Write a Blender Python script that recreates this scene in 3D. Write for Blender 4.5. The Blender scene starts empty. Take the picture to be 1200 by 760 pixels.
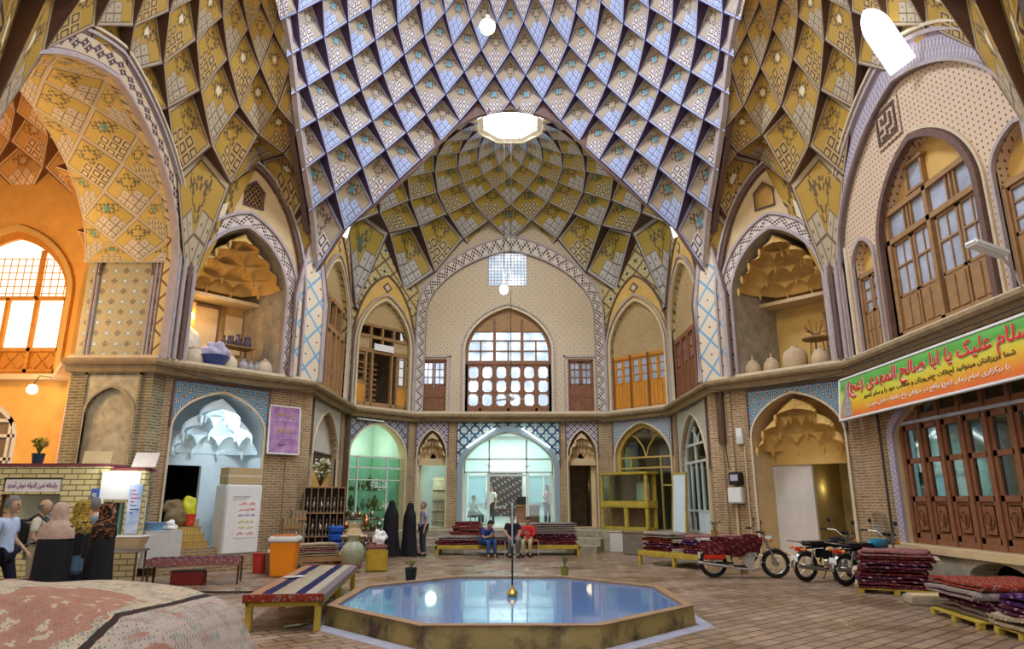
import bpy, bmesh, math, random
from mathutils import Vector, Matrix, noise
from math import sin, cos, pi, sqrt, atan2, radians as R
random.seed(7)
SC = bpy.context.scene
COL = SC.collection
# ---------------------------------------------------------------- camera, world, big lights
cam = bpy.data.cameras.new('camera'); cam.lens = 24.0; cam.sensor_width = 36.0
cam.shift_x = 2/1200; cam.clip_end = 300
co = bpy.data.objects.new('camera', cam); COL.objects.link(co)
co.location = (0, 0, 1.6); co.rotation_euler = (pi/2 + math.atan(206/800), 0, 0)
SC.camera = co
SC.view_settings.view_transform = 'Standard'; SC.view_settings.look = 'None'
SC.view_settings.gamma = 1; SC.view_settings.use_curve_mapping = False
SC.view_settings.exposure = 0.3
SC.cycles.max_bounces = 7; SC.cycles.diffuse_bounces = 4; SC.cycles.glossy_bounces = 3
SC.cycles.transmission_bounces = 5; SC.cycles.transparent_max_bounces = 8
SC.cycles.use_denoising = True; SC.cycles.sample_clamp_indirect = 4.0
SC.cycles.caustics_reflective = False; SC.cycles.caustics_refractive = False
w = bpy.data.worlds.new('sky'); SC.world = w; w.use_nodes = True
bg = w.node_tree.nodes['Background']; bg.inputs[0].default_value = (0.93, 0.96, 1.0, 1); bg.inputs[1].default_value = 0.58

def lamp(kind, loc, power, color=(1, 1, 1), size=1.0, target=None, size_y=None, name='light', spread=None):
    l = bpy.data.lights.new(name, kind); l.energy = power; l.color = color
    if kind == 'AREA':
        l.size = size
        if size_y: l.shape = 'RECTANGLE'; l.size_y = size_y
        if spread: l.spread = spread
    elif kind in ('POINT', 'SPOT'): l.shadow_soft_size = size
    o = bpy.data.objects.new(name, l); COL.objects.link(o); o.location = loc
    if target is not None:
        d = Vector(target) - Vector(loc); o.rotation_euler = d.to_track_quat('-Z', 'Y').to_euler()
    return o
WARM = (1, .70, .36); COOL = (.72, .84, 1.0)
# added near-bay key, then daylight falling through the dome oculus and the small oculus of the far bay
lamp('AREA', (0, 5.0, 12.5), 380, (1, .86, .66), 2.6, (0, 11, 2), name='near_bay_daylight')  # added warm frontal key high in the near bay, out of view
lamp('AREA', (0, 12.8, 17.2), 1300, (.70, .80, 1.0), 3.0, (0, 11.2, 0), name='dome_daylight')
lamp('AREA', (0, 20.3, 13.62), 260, (.85, .92, 1.0), 1.5, (0, 20.6, 0), name='bay_daylight')
# ---------------------------------------------------------------- helpers
def tag(o, label=None, cat=None, group=None, kind=None):
    if label: o['label'] = label
    if cat: o['category'] = cat
    if group: o['group'] = group
    if kind: o['kind'] = kind
    return o
def obj(name, bm, mat=None, parent=None, mtx=None, smooth=False):
    bmesh.ops.recalc_face_normals(bm, faces=bm.faces)
    me = bpy.data.meshes.new(name); bm.to_mesh(me); bm.free()
    if mat:
        for m_ in (mat if isinstance(mat, (list, tuple)) else [mat]): me.materials.append(m_)
    if smooth:
        for p in me.polygons: p.use_smooth = True
        try: me.set_sharp_from_angle(angle=R(40))
        except Exception: pass
    o = bpy.data.objects.new(name, me); COL.objects.link(o)
    if parent: o.parent = parent
    if mtx is not None: o.matrix_local = mtx
    return o
def struct(name, bm, mat, mtx=None, smooth=False):
    return tag(obj(name, bm, mat, None, mtx, smooth), kind='structure')
def thing(name, label, cat, loc=(0, 0, 0), rz=0, group=None, mtx=None):
    o = bpy.data.objects.new(name, None); COL.objects.link(o)
    o.empty_display_size = .1
    if mtx is not None: o.matrix_local = mtx
    else: o.location = loc; o.rotation_euler = (0, 0, rz)
    return tag(o, label, cat, group)
KIDS = {}
def copy_tree(o, parent=None):
    c = o.copy(); COL.objects.link(c)
    if parent: c.parent = parent
    for ch in [k for k in COL.objects if k.parent == o]: copy_tree(ch, c)
    return c
def dup(o, loc, rz=0, label=None, scale=None):
    c = copy_tree(o); c.location = loc; c.rotation_euler = (0, 0, rz)
    if scale: c.scale = (scale,)*3 if not isinstance(scale, (tuple, list)) else scale
    if label: c['label'] = label
    return c
def BM(): return bmesh.new()
def box(bm, x0, x1, y0, y1, z0, z1, mi=0, mtx=None):
    vs = [bm.verts.new(p) for p in ((x0,y0,z0),(x1,y0,z0),(x1,y1,z0),(x0,y1,z0),(x0,y0,z1),(x1,y0,z1),(x1,y1,z1),(x0,y1,z1))]
    if mtx is not None:
        for v in vs: v.co = mtx @ v.co
    for f in ((0,3,2,1),(4,5,6,7),(0,1,5,4),(1,2,6,5),(2,3,7,6),(3,0,4,7)):
        bm.faces.new([vs[i] for i in f]).material_index = mi
    return vs
def bbox(bm, x0, x1, y0, y1, z0, z1, b=.01, mi=0, mtx=None):
    t = bmesh.new(); box(t, x0, x1, y0, y1, z0, z1, mi)
    bmesh.ops.bevel(t, geom=t.edges[:], offset=b, segments=2, affect='EDGES')
    if mtx is not None: bmesh.ops.transform(t, matrix=mtx, verts=t.verts)
    merge(bm, t)
def merge(bm, t):
    me = bpy.data.meshes.new('tmp'); t.to_mesh(me); t.free(); bm.from_mesh(me); bpy.data.meshes.remove(me)
def lathe(bm, prof, c=(0, 0, 0), n=20, mi=0, mtx=None, sx=1, sy=1):
    rings = []
    for r, z in prof:
        ring = []
        for i in range(n):
            a = 2*pi*i/n; p = Vector((c[0]+r*cos(a)*sx, c[1]+r*sin(a)*sy, c[2]+z))
            ring.append(bm.verts.new(mtx @ p if mtx is not None else p))
        rings.append(ring)
    for a, b in zip(rings, rings[1:]):
        for i in range(n):
            bm.faces.new((a[i], a[(i+1) % n], b[(i+1) % n], b[i])).material_index = mi
    if prof[0][0] > 1e-4: bm.faces.new(rings[0][::-1]).material_index = mi
    if prof[-1][0] > 1e-4: bm.faces.new(rings[-1]).material_index = mi
    bmesh.ops.remove_doubles(bm, verts=[v for r_ in (rings[0], rings[-1]) for v in r_], dist=1e-5)
def tube(bm, pts, r, n=8, mi=0, close=False, cap=True):
    pts = [Vector(p) for p in pts]; m = len(pts); rings = []
    rr = r if isinstance(r, (list, tuple)) else [r]*m
    up = Vector((0, 0, 1))
    for i, p in enumerate(pts):
        if close: t = pts[(i+1) % m]-pts[i-1]
        else: t = pts[min(i+1, m-1)]-pts[max(i-1, 0)]
        t.normalize()
        s = t.cross(up)
        if s.length < .05: s = t.cross(Vector((1, 0, 0)))
        s.normalize(); q = s.cross(t)
        rings.append([bm.verts.new(p+(s*cos(2*pi*k/n)+q*sin(2*pi*k/n))*rr[i]) for k in range(n)])
    for i in range(m if close else m-1):
        a, b = rings[i], rings[(i+1) % m]
        for k in range(n): bm.faces.new((a[k], a[(k+1) % n], b[(k+1) % n], b[k])).material_index = mi
    if cap and not close:
        bm.faces.new(rings[0][::-1]).material_index = mi; bm.faces.new(rings[-1]).material_index = mi
def torus(bm, c, R_, r, axis='y', n=28, m=8, mtx=None):
    pts = []
    for i in range(n):
        a = 2*pi*i/n
        pts.append((c[0]+R_*cos(a), c[1], c[2]+R_*sin(a)) if axis == 'y' else ((c[0]+R_*cos(a), c[1]+R_*sin(a), c[2]) if axis == 'z' else (c[0], c[1]+R_*cos(a), c[2]+R_*sin(a))))
    tube(bm, pts, r, m, close=True)
def sphere(bm, c, r, n=12, sc=(1, 1, 1), mtx=None):
    t = bmesh.new(); bmesh.ops.create_uvsphere(t, u_segments=n, v_segments=max(6, n*2//3), radius=r)
    for v in t.verts: v.co = Vector((v.co.x*sc[0]+c[0], v.co.y*sc[1]+c[1], v.co.z*sc[2]+c[2]))
    if mtx is not None: bmesh.ops.transform(t, matrix=mtx, verts=t.verts)
    merge(bm, t)
def prism(bm, outer, holes=(), y0=0, y1=.1, mi=0, back=True):
    """polygon in local x-z with holes, extruded along y"""
    t = bmesh.new(); es = []
    for loop in [outer]+list(holes):
        vs = [t.verts.new((x, y0, z)) for x, z in loop]
        for i in range(len(vs)):
            es.append(t.edges.new((vs[i], vs[(i+1) % len(vs)])))
    bmesh.ops.triangle_fill(t, use_beauty=True, use_dissolve=False, edges=es)
    fs = t.faces[:]
    if abs(y1-y0) > 1e-6:
        r_ = bmesh.ops.extrude_face_region(t, geom=fs)
        for v in [g for g in r_['geom'] if isinstance(g, bmesh.types.BMVert)]: v.co.y = y1
    for f in t.faces: f.material_index = mi
    merge(bm, t)
def rect(x0, x1, z0, z1): return [(x0, z0), (x1, z0), (x1, z1), (x0, z1)]
def arch(xc, w_, z0, zs, za, n=10, pt=.2):
    """closed outline of a pointed arch opening, counter-clockwise"""
    h = w_/2; out = [(xc-h, z0), (xc+h, z0)]
    for i in range(2*n+1):
        a = pi*i/(2*n); u = cos(a)
        z = zs+(za-zs)*(sqrt(max(0, 1-u*u))*(1-pt)+pt*(1-abs(u)))
        out.append((xc+h*u, z))
    return out
def grow(xc, w_, z0, zs, za, d, n=10, pt=.2): return arch(xc, w_+2*d, z0, zs, za+d*1.15, n, pt)
def band(bm, a_in, a_out, y0, y1, mi=0, uv=None, closed_bottom=False):
    """ring between two arch outlines with the same point count; uv u = length, v = 0..1 across"""
    L = 0; n = len(a_in); idx = list(range(1, n))+[0]
    uvl = bm.loops.layers.uv.verify()
    P = [(a_in[i], a_out[i]) for i in idx]; prev = None
    for k, (p, q) in enumerate(P):
        if k: L += (Vector(((p[0]+q[0])/2, (p[1]+q[1])/2))-Vector(prev)).length
        prev = ((p[0]+q[0])/2, (p[1]+q[1])/2)
        cur = ([bm.verts.new((c_[0], y, c_[1])) for c_ in (p, q) for y in (y0, y1)], L)
        if k:
            A, la = old; B, lb = cur
            for q4, uvs in (((A[0], B[0], B[2], A[2]), ((la, 0), (lb, 0), (lb, 1), (la, 1))),
                            ((A[0], A[1], B[1], B[0]), ((la, 0), (la, 0), (lb, 0), (lb, 0))),
                            ((A[2], B[2], B[3], A[3]), ((la, 1), (lb, 1), (lb, 1), (la, 1)))):
                f = bm.faces.new(q4); f.material_index = mi
                for l, t in zip(f.loops, uvs): l[uvl].uv = t
        old = cur
def frame(P, Q, z=0):
    """local x along the wall from P to Q as seen from inside, y away from the viewer, z up"""
    P = Vector((P[0], P[1], z)); Q = Vector((Q[0], Q[1], z)); x = (Q-P).normalized(); zz = Vector((0, 0, 1)); y = zz.cross(x)
    return Matrix(((x.x, y.x, 0, P.x), (x.y, y.y, 0, P.y), (0, 0, 1, P.z), (0, 0, 0, 1)))
def TR(x, y, z, rz=0, s=1): return Matrix.Translation((x, y, z)) @ Matrix.Rotation(rz, 4, 'Z') @ Matrix.Scale(s, 4)
# ---------------------------------------------------------------- persian lettering
AR = {'ا':'FE8D FE8E','آ':'FE81 FE82','ب':'FE8F FE90 FE91 FE92','پ':'FB56 FB57 FB58 FB59','ت':'FE95 FE96 FE97 FE98','ج':'FE9D FE9E FE9F FEA0','چ':'FB7A FB7B FB7C FB7D','ح':'FEA1 FEA2 FEA3 FEA4','خ':'FEA5 FEA6 FEA7 FEA8','د':'FEA9 FEAA','ذ':'FEAB FEAC','ر':'FEAD FEAE','ز':'FEAF FEB0','س':'FEB1 FEB2 FEB3 FEB4','ش':'FEB5 FEB6 FEB7 FEB8','ص':'FEB9 FEBA FEBB FEBC','ط':'FEC1 FEC2 FEC3 FEC4','ع':'FEC9 FECA FECB FECC','غ':'FECD FECE FECF FED0','ف':'FED1 FED2 FED3 FED4','ق':'FED5 FED6 FED7 FED8','ک':'FB8E FB8F FB90 FB91','گ':'FB92 FB93 FB94 FB95','ل':'FEDD FEDE FEDF FEE0','م':'FEE1 FEE2 FEE3 FEE4','ن':'FEE5 FEE6 FEE7 FEE8','و':'FEED FEEE','ه':'FEE9 FEEA FEEB FEEC','ی':'FBFC FBFD FBFE FBFF'}
def shape_fa(t):
    out = []; n = len(t)
    for i, ch in enumerate(t):
        f = AR.get(ch)
        if not f: out.append({'(': ')', ')': '('}.get(ch, ch)); continue
        f = f.split()
        pj = i > 0 and t[i-1] in AR and len(AR[t[i-1]].split()) == 4
        nj = i+1 < n and t[i+1] in AR and len(f) == 4
        k = (3 if pj else 2) if nj else (1 if pj else 0)
        out.append(chr(int(f[k], 16)))
    return ''.join(reversed(out))
def text_bm(s, width=None, height=None, extrude=.002, offset=0.0, shear=0, fa=True):
    cu = bpy.data.curves.new('txt', 'FONT'); cu.body = shape_fa(s) if fa else s; cu.align_x = 'CENTER'; cu.align_y = 'CENTER'
    cu.extrude = extrude; cu.offset = offset; cu.resolution_u = 3; cu.shear = shear
    o = bpy.data.objects.new('txt', cu); COL.objects.link(o)
    dg = bpy.context.evaluated_depsgraph_get(); me = bpy.data.meshes.new_from_object(o.evaluated_get(dg))
    bm = bmesh.new(); bm.from_mesh(me); bpy.data.meshes.remove(me); bpy.data.objects.remove(o); bpy.data.curves.remove(cu)
    if not bm.verts: return bm
    xs = [v.co.x for v in bm.verts]; ys = [v.co.y for v in bm.verts]
    cx, cy = (min(xs)+max(xs))/2, (min(ys)+max(ys))/2; W_, H_ = max(xs)-min(xs), max(ys)-min(ys)
    sx = width/W_ if width else None; sy = height/H_ if height else sx
    if sx is None: sx = sy
    for v in bm.verts: v.co = Vector(((v.co.x-cx)*sx, -v.co.z, (v.co.y-cy)*sy))   # upright in x-z, faces -y
    return bm
def put_text(parent, s, x, y, z, w_, h, mat, name='lettering', fa=True, mtx=None, offset=0.0, extrude=.003):
    bm = text_bm(s, w_, h, extrude, offset, fa=fa)
    m = Matrix.Translation((x, y, z))
    return obj(name, bm, mat, parent, (mtx @ m) if mtx is not None else m)
# ---------------------------------------------------------------- shader expressions
class X:
    def __init__(s, g, k): s.g, s.k = g, k
    def _o(s, op, b=0.0, c=None, r=False):
        n = s.g.nodes.new('ShaderNodeMath'); n.operation = op
        a_, b_ = (b, s) if r else (s, b)
        for i, v in enumerate((a_, b_) if c is None else (a_, b_, c)):
            if isinstance(v, X): s.g.links.new(v.k, n.inputs[i])
            else: n.inputs[i].default_value = float(v)
        return X(s.g, n.outputs[0])
    def __add__(s, o): return s._o('ADD', o)
    __radd__ = __add__
    def __mul__(s, o): return s._o('MULTIPLY', o)
    __rmul__ = __mul__
    def __sub__(s, o): return s._o('SUBTRACT', o)
    def __rsub__(s, o): return s._o('SUBTRACT', o, r=True)
    def __truediv__(s, o): return s._o('DIVIDE', o)
    def lt(s, o): return s._o('LESS_THAN', o)
    def gt(s, o): return s._o('GREATER_THAN', o)
    def fr(s): return s._o('FRACT')
    def fl(s): return s._o('FLOOR')
    def ab(s): return s._o('ABSOLUTE')
    def mn(s, o): return s._o('MINIMUM', o)
    def mx(s, o): return s._o('MAXIMUM', o)
    def mod(s, o): return s._o('FLOORED_MODULO', o)
def rgba(c): return (*c, 1) if len(c) == 3 else c
class Mat:
    def __init__(s, name, rough=.8, metal=0.0, spec=.3):
        s.m = bpy.data.materials.new(name); s.m.use_nodes = True; s.g = s.m.node_tree
        s.b = s.g.nodes['Principled BSDF']; s.b.inputs['Roughness'].default_value = rough
        s.b.inputs['Metallic'].default_value = metal; s.b.inputs['Specular IOR Level'].default_value = spec
    def uv(s):
        n = s.g.nodes.new('ShaderNodeTexCoord'); q = s.g.nodes.new('ShaderNodeSeparateXYZ'); s.g.links.new(n.outputs['UV'], q.inputs[0])
        return X(s.g, q.outputs[0]), X(s.g, q.outputs[1])
    def ob(s):
        n = s.g.nodes.new('ShaderNodeTexCoord'); q = s.g.nodes.new('ShaderNodeSeparateXYZ'); s.g.links.new(n.outputs['Object'], q.inputs[0])
        s.oc = n.outputs['Object']
        return tuple(X(s.g, q.outputs[i]) for i in range(3))
    def attr(s, name):
        n = s.g.nodes.new('ShaderNodeAttribute'); n.attribute_name = name; return X(s.g, n.outputs['Fac'])
    def vec(s, x, y, z=0.0):
        n = s.g.nodes.new('ShaderNodeCombineXYZ')
        for i, v in enumerate((x, y, z)):
            if isinstance(v, X): s.g.links.new(v.k, n.inputs[i])
            else: n.inputs[i].default_value = v
        return n.outputs[0]
    def noise(s, scale=5, detail=4, vec=None, rough=.6, col=False):
        n = s.g.nodes.new('ShaderNodeTexNoise'); n.inputs['Scale'].default_value = scale; n.inputs['Detail'].default_value = detail; n.inputs['Roughness'].default_value = rough
        if vec is None: s.ob(); vec = s.oc
        s.g.links.new(vec, n.inputs['Vector'])
        return X(s.g, n.outputs['Fac'])
    def mix(s, f, a, b, mode='MIX'):
        n = s.g.nodes.new('ShaderNodeMix'); n.data_type = 'RGBA'; n.blend_type = mode
        for i, v in ((0, f), (6, a), (7, b)):
            if isinstance(v, X): s.g.links.new(v.k, n.inputs[i])
            elif isinstance(v, bpy.types.NodeSocket): s.g.links.new(v, n.inputs[i])
            elif i == 0: n.inputs[0].default_value = v
            else: n.inputs[i].default_value = rgba(v)
        return n.outputs[2]
    def ramp(s, f, stops):
        n = s.g.nodes.new('ShaderNodeValToRGB'); e = n.color_ramp.elements
        while len(e) < len(stops): e.new(.5)
        for k, (p, c) in zip(e, stops): k.position = p; k.color = rgba(c)
        s.g.links.new(f.k, n.inputs[0]); return n.outputs[0]
    def base(s, c):
        if isinstance(c, bpy.types.NodeSocket): s.g.links.new(c, s.b.inputs['Base Color'])
        else: s.b.inputs['Base Color'].default_value = rgba(c)
        return s
    def bump(s, h, strength=.3, dist=.02):
        n = s.g.nodes.new('ShaderNodeBump'); n.inputs['Strength'].default_value = strength; n.inputs['Distance'].default_value = dist
        s.g.links.new(h.k, n.inputs['Height']); s.g.links.new(n.outputs[0], s.b.inputs['Normal']); return s
    def emit(s, c, st): s.b.inputs['Emission Color'].default_value = rgba(c); s.b.inputs['Emission Strength'].default_value = st; return s
def flat(name, c, rough=.7, metal=0.0, var=.12, scale=6.0, bump=0.0):
    m = Mat(name, rough, metal)
    if var:
        f = m.noise(scale, 5)
        m.base(m.mix(f, tuple(max(0, k*(1-var*1.8)) for k in c), tuple(min(1, k*(1+var*1.4)) for k in c)))
        if bump: m.bump(f, bump, .02)
    else: m.base(c)
    return m.m
def brick_mat(name, c1, c2, mortar, bw=.26, bh=.065, ms=.008, dirt=.5, bump=.5, plane='xz', off=.5, patch=None):
    m = Mat(name, .9, 0, .15); x, y, z = m.ob()
    n = m.g.nodes.new('ShaderNodeTexBrick'); n.inputs['Scale'].default_value = 1
    n.inputs['Brick Width'].default_value = bw; n.inputs['Row Height'].default_value = bh; n.inputs['Mortar Size'].default_value = ms; n.offset = off
    n.inputs['Color1'].default_value = rgba(c1); n.inputs['Color2'].default_value = rgba(c2); n.inputs['Mortar'].default_value = rgba(mortar)
    v = m.vec(x+y, z) if plane == 'xz' else m.vec(x*.77+y*.64, y*.77-x*.64)
    m.g.links.new(v, n.inputs['Vector'])
    f = m.noise(1.1, 6); col = m.mix((f-.35)*2*dirt, n.outputs[0], tuple(k*.35 for k in c1), 'MIX')
    f2 = m.noise(9, 3, rough=.7); col = m.mix(f2*.5, col, tuple(min(1, k*1.5) for k in c2), 'MULTIPLY')
    if patch is not None: col = m.mix((m.noise(.8, 4)-.55)*6, col, patch)
    m.base(col); m.bump((1-X(m.g, n.outputs['Fac']))+f2*.4, bump, .012)
    return m.m
# ---------------------------------------------------------------- tile and plaster materials
def cell_mat(name, up, low, lowB, line, rib, dotc, accent):
    m = Mat(name, .55, 0, .35); u, v = m.uv(); cid = m.attr('cid'); par = m.attr('par')
    G = 4.6
    bu, bv = u*G, v*G; fu, fv = bu.fr()-.5, bv.fr()-.5; su = bu.fl()+bv.fl()
    pyr = su.lt(2.6+par*0.0)*(u.mn(v).gt(0.02))
    pyr = pyr.mx(su.lt(3.6)*((bu.fl()-bv.fl()).ab().lt(2.5)))
    d = fu.ab().mx(fv.ab())
    ringA = d.gt(.25)*d.lt(.40)*pyr
    ringB = d.gt(.44)*pyr
    dotB = d.lt(.07)*pyr
    def orn(cu_, cv_, n_, r_, seed):
        p, q = (u-cu_)*(n_*.52), (v-cv_)*(n_*.52)
        ck = ((p.fl()+q.fl()).mod(2)).gt(.5)
        dd = p.ab().mx(q.ab()); di = p.ab()+q.ab()
        ring = dd.lt(r_)*dd.gt(r_*.45)
        cross = di.lt(r_*1.25)
        sel = (cid*seed).fr().gt(.5)
        return (ring*sel+cross*(1-sel)).mn(1)*(ck*.8+.2*dd.lt(r_*.3)).mn(1), dd.lt(r_*.4)*(1-sel)
    o1, c1 = orn(.66, .66, 26, 2.6, 3.7); o2, c2 = orn(.84, .52, 30, 1.5, 7.3); o3, c3 = orn(.52, .84, 30, 1.5, 7.3)
    edge = u.mn(v).mn((1-u).mn(1-v))
    n1 = m.noise(2.2, 5); n2 = m.noise(14, 3)
    colU = m.mix(n1, up[0], up[1]); colU = m.mix((n2-.4)*1.2, colU, up[2])
    colL = m.mix(n2, low, tuple(min(1, k*1.15) for k in low))
    colLB = m.mix(n2, lowB, tuple(min(1, k*1.2) for k in lowB))
    lowc = m.mix(par, colL, colLB)
    col = m.mix(pyr, colU, lowc)
    col = m.mix(ringA*(1-par)*.9, col, line); col = m.mix((ringB*.75+dotB)*par, col, line)
    col = m.mix(o1.mx(o2).mx(o3)*.95, col, dotc); col = m.mix(c1, col, accent)
    col = m.mix(edge.lt(.05)*.9, col, lowB); col = m.mix(edge.gt(.045)*edge.lt(.065)*.8, col, line)
    # pale stepped outline around the pyramid
    ribf = u.lt(-.5); rc = m.mix(m.noise(6, 4), rib, tuple(k*1.5 for k in rib))
    col = m.mix(ribf, col, rc)
    m.base(col); m.bump(n2, .08, .01)
    return m.m
M = {}
M['cell_blue'] = cell_mat('cell_blue', ((.34,.27,.19),(.47,.35,.20),(.28,.26,.26)), (.58,.51,.46), (.36,.42,.60), (.035,.012,.035), (.07,.04,.085), (.02,.018,.025), (.08,.32,.42))
M['cell_gold'] = cell_mat('cell_gold', ((.40,.225,.025),(.52,.32,.05),(.34,.23,.07)), (.48,.32,.11), (.42,.34,.22), (.05,.022,.02), (.10,.05,.03), (.04,.03,.035), (.75,.66,.45))
M['cell_olive'] = cell_mat('cell_olive', ((.33,.215,.022),(.45,.30,.04),(.29,.22,.06)), (.46,.37,.20), (.42,.38,.36), (.045,.022,.025), (.075,.042,.036), (.03,.03,.035), (.06,.14,.12))

def tile_mat(name, base, line, s=.3, lw=.07, dotc=None, dot=.16, base2=None, use='xz', rough=.5, ck=0, ckc=None, mode='diag', line2=None):
    """tile lattice; use 'xz' reads the wall's own coordinates in metres, 'uv' the length/width of a band"""
    m = Mat(name, rough, 0, .35)
    if use == 'xz': x, y, z = m.ob(); x = x+y
    else: x, z = m.uv()
    a, b = ((x+z)*(1/s), (x-z)*(1/s)) if mode == 'diag' else (x*(1/s), z*(1/s))
    fa, fb = a.fr()-.5, b.fr()-.5; d = fa.ab().mx(fb.ab())
    n = m.noise(7, 4); c = m.mix(n, base, base2 or tuple(k*.8 for k in base))
    if ck: c = m.mix((((a*ck).fl()+(b*ck).fl()).mod(2)).gt(.5)*d.lt(.40), c, ckc)
    c = m.mix(d.gt(.5-lw), c, line)
    if line2: c = m.mix(d.gt(.5-lw*2.6)*d.lt(.5-lw*1.5), c, line2)
    if dotc: c = m.mix(d.lt(dot), c, dotc)
    m.base(c); m.bump(n, .08, .01); return m.m
M['lav_lattice'] = tile_mat('lav_lattice', (.76,.57,.25), (.42,.31,.26), .27, .075, (.16,.15,.26), .10, (.66,.50,.28), ck=4, ckc=(.54,.46,.38))
M['gold_lattice'] = tile_mat('gold_lattice', (.58,.38,.09), (.16,.08,.05), .62, .05, (.08,.10,.10), .10, (.66,.46,.16), ck=5, ckc=(.60,.48,.24))
M['spandrel_blue'] = tile_mat('spandrel_blue', (.55,.56,.56), (.16,.23,.34), .30, .05, (.62,.60,.55), .1, ck=4, ckc=(.07,.08,.14))
M['spandrel_chk'] = tile_mat('spandrel_chk', (.62,.62,.58), (.12,.30,.46), .27, .12, (.10,.04,.04), .07, ck=5, ckc=(.03,.04,.08))
M['spandrel_turq'] = tile_mat('spandrel_turq', (.16,.40,.52), (.02,.05,.14), .42, .10, (.6,.6,.5), .14, ck=3, ckc=(.62,.66,.62))
M['spandrel_violet'] = tile_mat('spandrel_violet', (.66,.60,.52), (.12,.08,.20), .25, .13, (.12,.1,.2), .16)
M['spandrel_navy'] = tile_mat('spandrel_navy', (.72,.70,.64), (.04,.05,.10), .36, .10, (.05,.06,.12), .14, line2=(.06,.07,.13))
M['spandrel_plain'] = tile_mat('spandrel_plain', (.58,.54,.44), (.36,.38,.40), .34, .05, (.3,.34,.38), .1)
M['olive_lattice'] = tile_mat('olive_lattice', (.46,.34,.07), (.14,.08,.08), .85, .05, (.05,.06,.07), .10, (.56,.42,.14), ck=5, ckc=(.56,.50,.34))
M['dot_wall'] = tile_mat('dot_wall', (.72,.54,.36), (.64,.46,.30), .125, .045, (.16,.10,.09), .17, (.66,.50,.36), mode='sq')
M['dot_wall2'] = tile_mat('dot_wall2', (.68,.52,.36), (.46,.36,.36), .24, .04, (.20,.14,.14), .14, (.60,.46,.34))
M['diamond_blue'] = tile_mat('diamond_blue', (.70,.54,.34), (.15,.34,.52), .80, .06, (.10,.05,.04), .05, (.62,.54,.46))
def band_mat(name, kind):
    m = Mat(name, .55, 0, .3); u, v = m.uv(); n = m.noise(9, 4)
    if kind == 'zig':      # brown stepped crosses down the middle of a pale band
        c = m.mix(n, (.66,.50,.28), (.52,.40,.28)); k = 20
        p = (u*2.5).fr()-.5; q = (v-.5)*1.35
        pi_, qi = (p*7+.5).fl().ab(), (q*9+.5).fl().ab()
        cross = ((pi_+qi).lt(3.5))*(1-(pi_+qi).lt(.5))*(q.ab().lt(.5)); cross = cross*(1-(pi_.gt(.5)*pi_.lt(1.5)*qi.gt(.5)*qi.lt(1.5)))
        c = m.mix(cross, c, (.07,.035,.05)); e = v.mn(1-v); c = m.mix(e.gt(.08)*e.lt(.13), c, (.20,.14,.2)); c = m.mix(e.lt(.05), c, (.42,.34,.44))
    elif kind == 'dots':   # checker dots zig-zagging along the band
        c = m.mix(n, (.70,.60,.48), (.56,.50,.50))
        p, q = u*14, v*6; ck = ((p.fl()+q.fl()).mod(2)).gt(.5)
        zz = ((u*2.3).fr()-.5).ab()*2; w_ = (v-.2-zz*.6).ab().lt(.27)
        c = m.mix(ck*w_, c, (.09,.045,.03)); e = v.mn(1-v); c = m.mix(e.lt(.07), c, (.34,.26,.34))
    elif kind == 'lav':    # narrow lavender lattice band
        c = m.mix(n, (.55,.48,.46), (.44,.40,.50)); p, q = (u*9+v*1.5).fr(), (u*9-v*1.5).fr()
        c = m.mix((p.lt(.18)).mx(q.lt(.18)), c, (.20,.15,.24)); e = v.mn(1-v); c = m.mix(e.lt(.12), c, (.40,.34,.46))
    elif kind == 'shop':   # blue and turquoise zig-zag around the shop arch
        c = m.mix(n, (.50,.62,.64), (.36,.5,.56)); zz = ((u*5).fr()-.5).ab()*2
        w_ = ((v*1.0-zz*.5-.1)*4).fr().lt(.42); c = m.mix(w_, c, (.03,.10,.20)); e = v.mn(1-v); c = m.mix(e.lt(.06), c, (.45,.36,.24))
    m.base(c); m.bump(n, .1, .01); return m.m
for k in ('zig', 'dots', 'lav', 'shop'): M['band_'+k] = band_mat('band_'+k, k)
def spot_mat():
    m = Mat('spot_tiles', .45, 0, .4); x, y, z = m.ob(); n = m.noise(9, 4)
    c = m.mix(n, (.36,.31,.16), (.50,.44,.26))
    def dia(s, ox, oz, r, ck_, colr, c):
        a, b = ((x+ox+z+oz)*(1/s)).fr()-.5, ((x+ox-z-oz)*(1/s)).fr()-.5
        d = a.ab().mx(b.ab()); ck2 = (((a*ck_+10.5).fl()+(b*ck_+10.5).fl()).mod(2)).gt(.5)
        return m.mix(d.lt(r)*ck2, c, colr)
    a, b = ((x+z)*(1/.1)).fr()-.5, ((x-z)*(1/.1)).fr()-.5
    c = m.mix(a.ab().mx(b.ab()).gt(.44)*.5, c, (.22,.2,.2))
    c = dia(.52, .1, 0, .17, 14, (.03,.03,.05), c); c = dia(.52, .36, 0, .17, 12, (.06,.36,.56), c); c = dia(.52, .1, .26, .10, 14, (.80,.76,.68), c)
    m.base(c); return m.m
M['spots'] = spot_mat()
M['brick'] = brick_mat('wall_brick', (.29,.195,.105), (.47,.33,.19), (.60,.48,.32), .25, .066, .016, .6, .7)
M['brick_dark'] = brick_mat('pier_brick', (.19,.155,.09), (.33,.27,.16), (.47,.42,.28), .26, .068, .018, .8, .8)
M['brick_kiosk'] = brick_mat('kiosk_brick', (.66,.56,.28), (.74,.65,.38), (.22,.18,.10), .27, .105, .011, .25, .4)
pv = bpy.data.materials.get('paving') if False else None
M['brick_fine'] = brick_mat('upper_brick', (.52,.38,.20), (.60,.45,.26), (.44,.34,.2), .22, .055, .008, .3)
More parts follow.
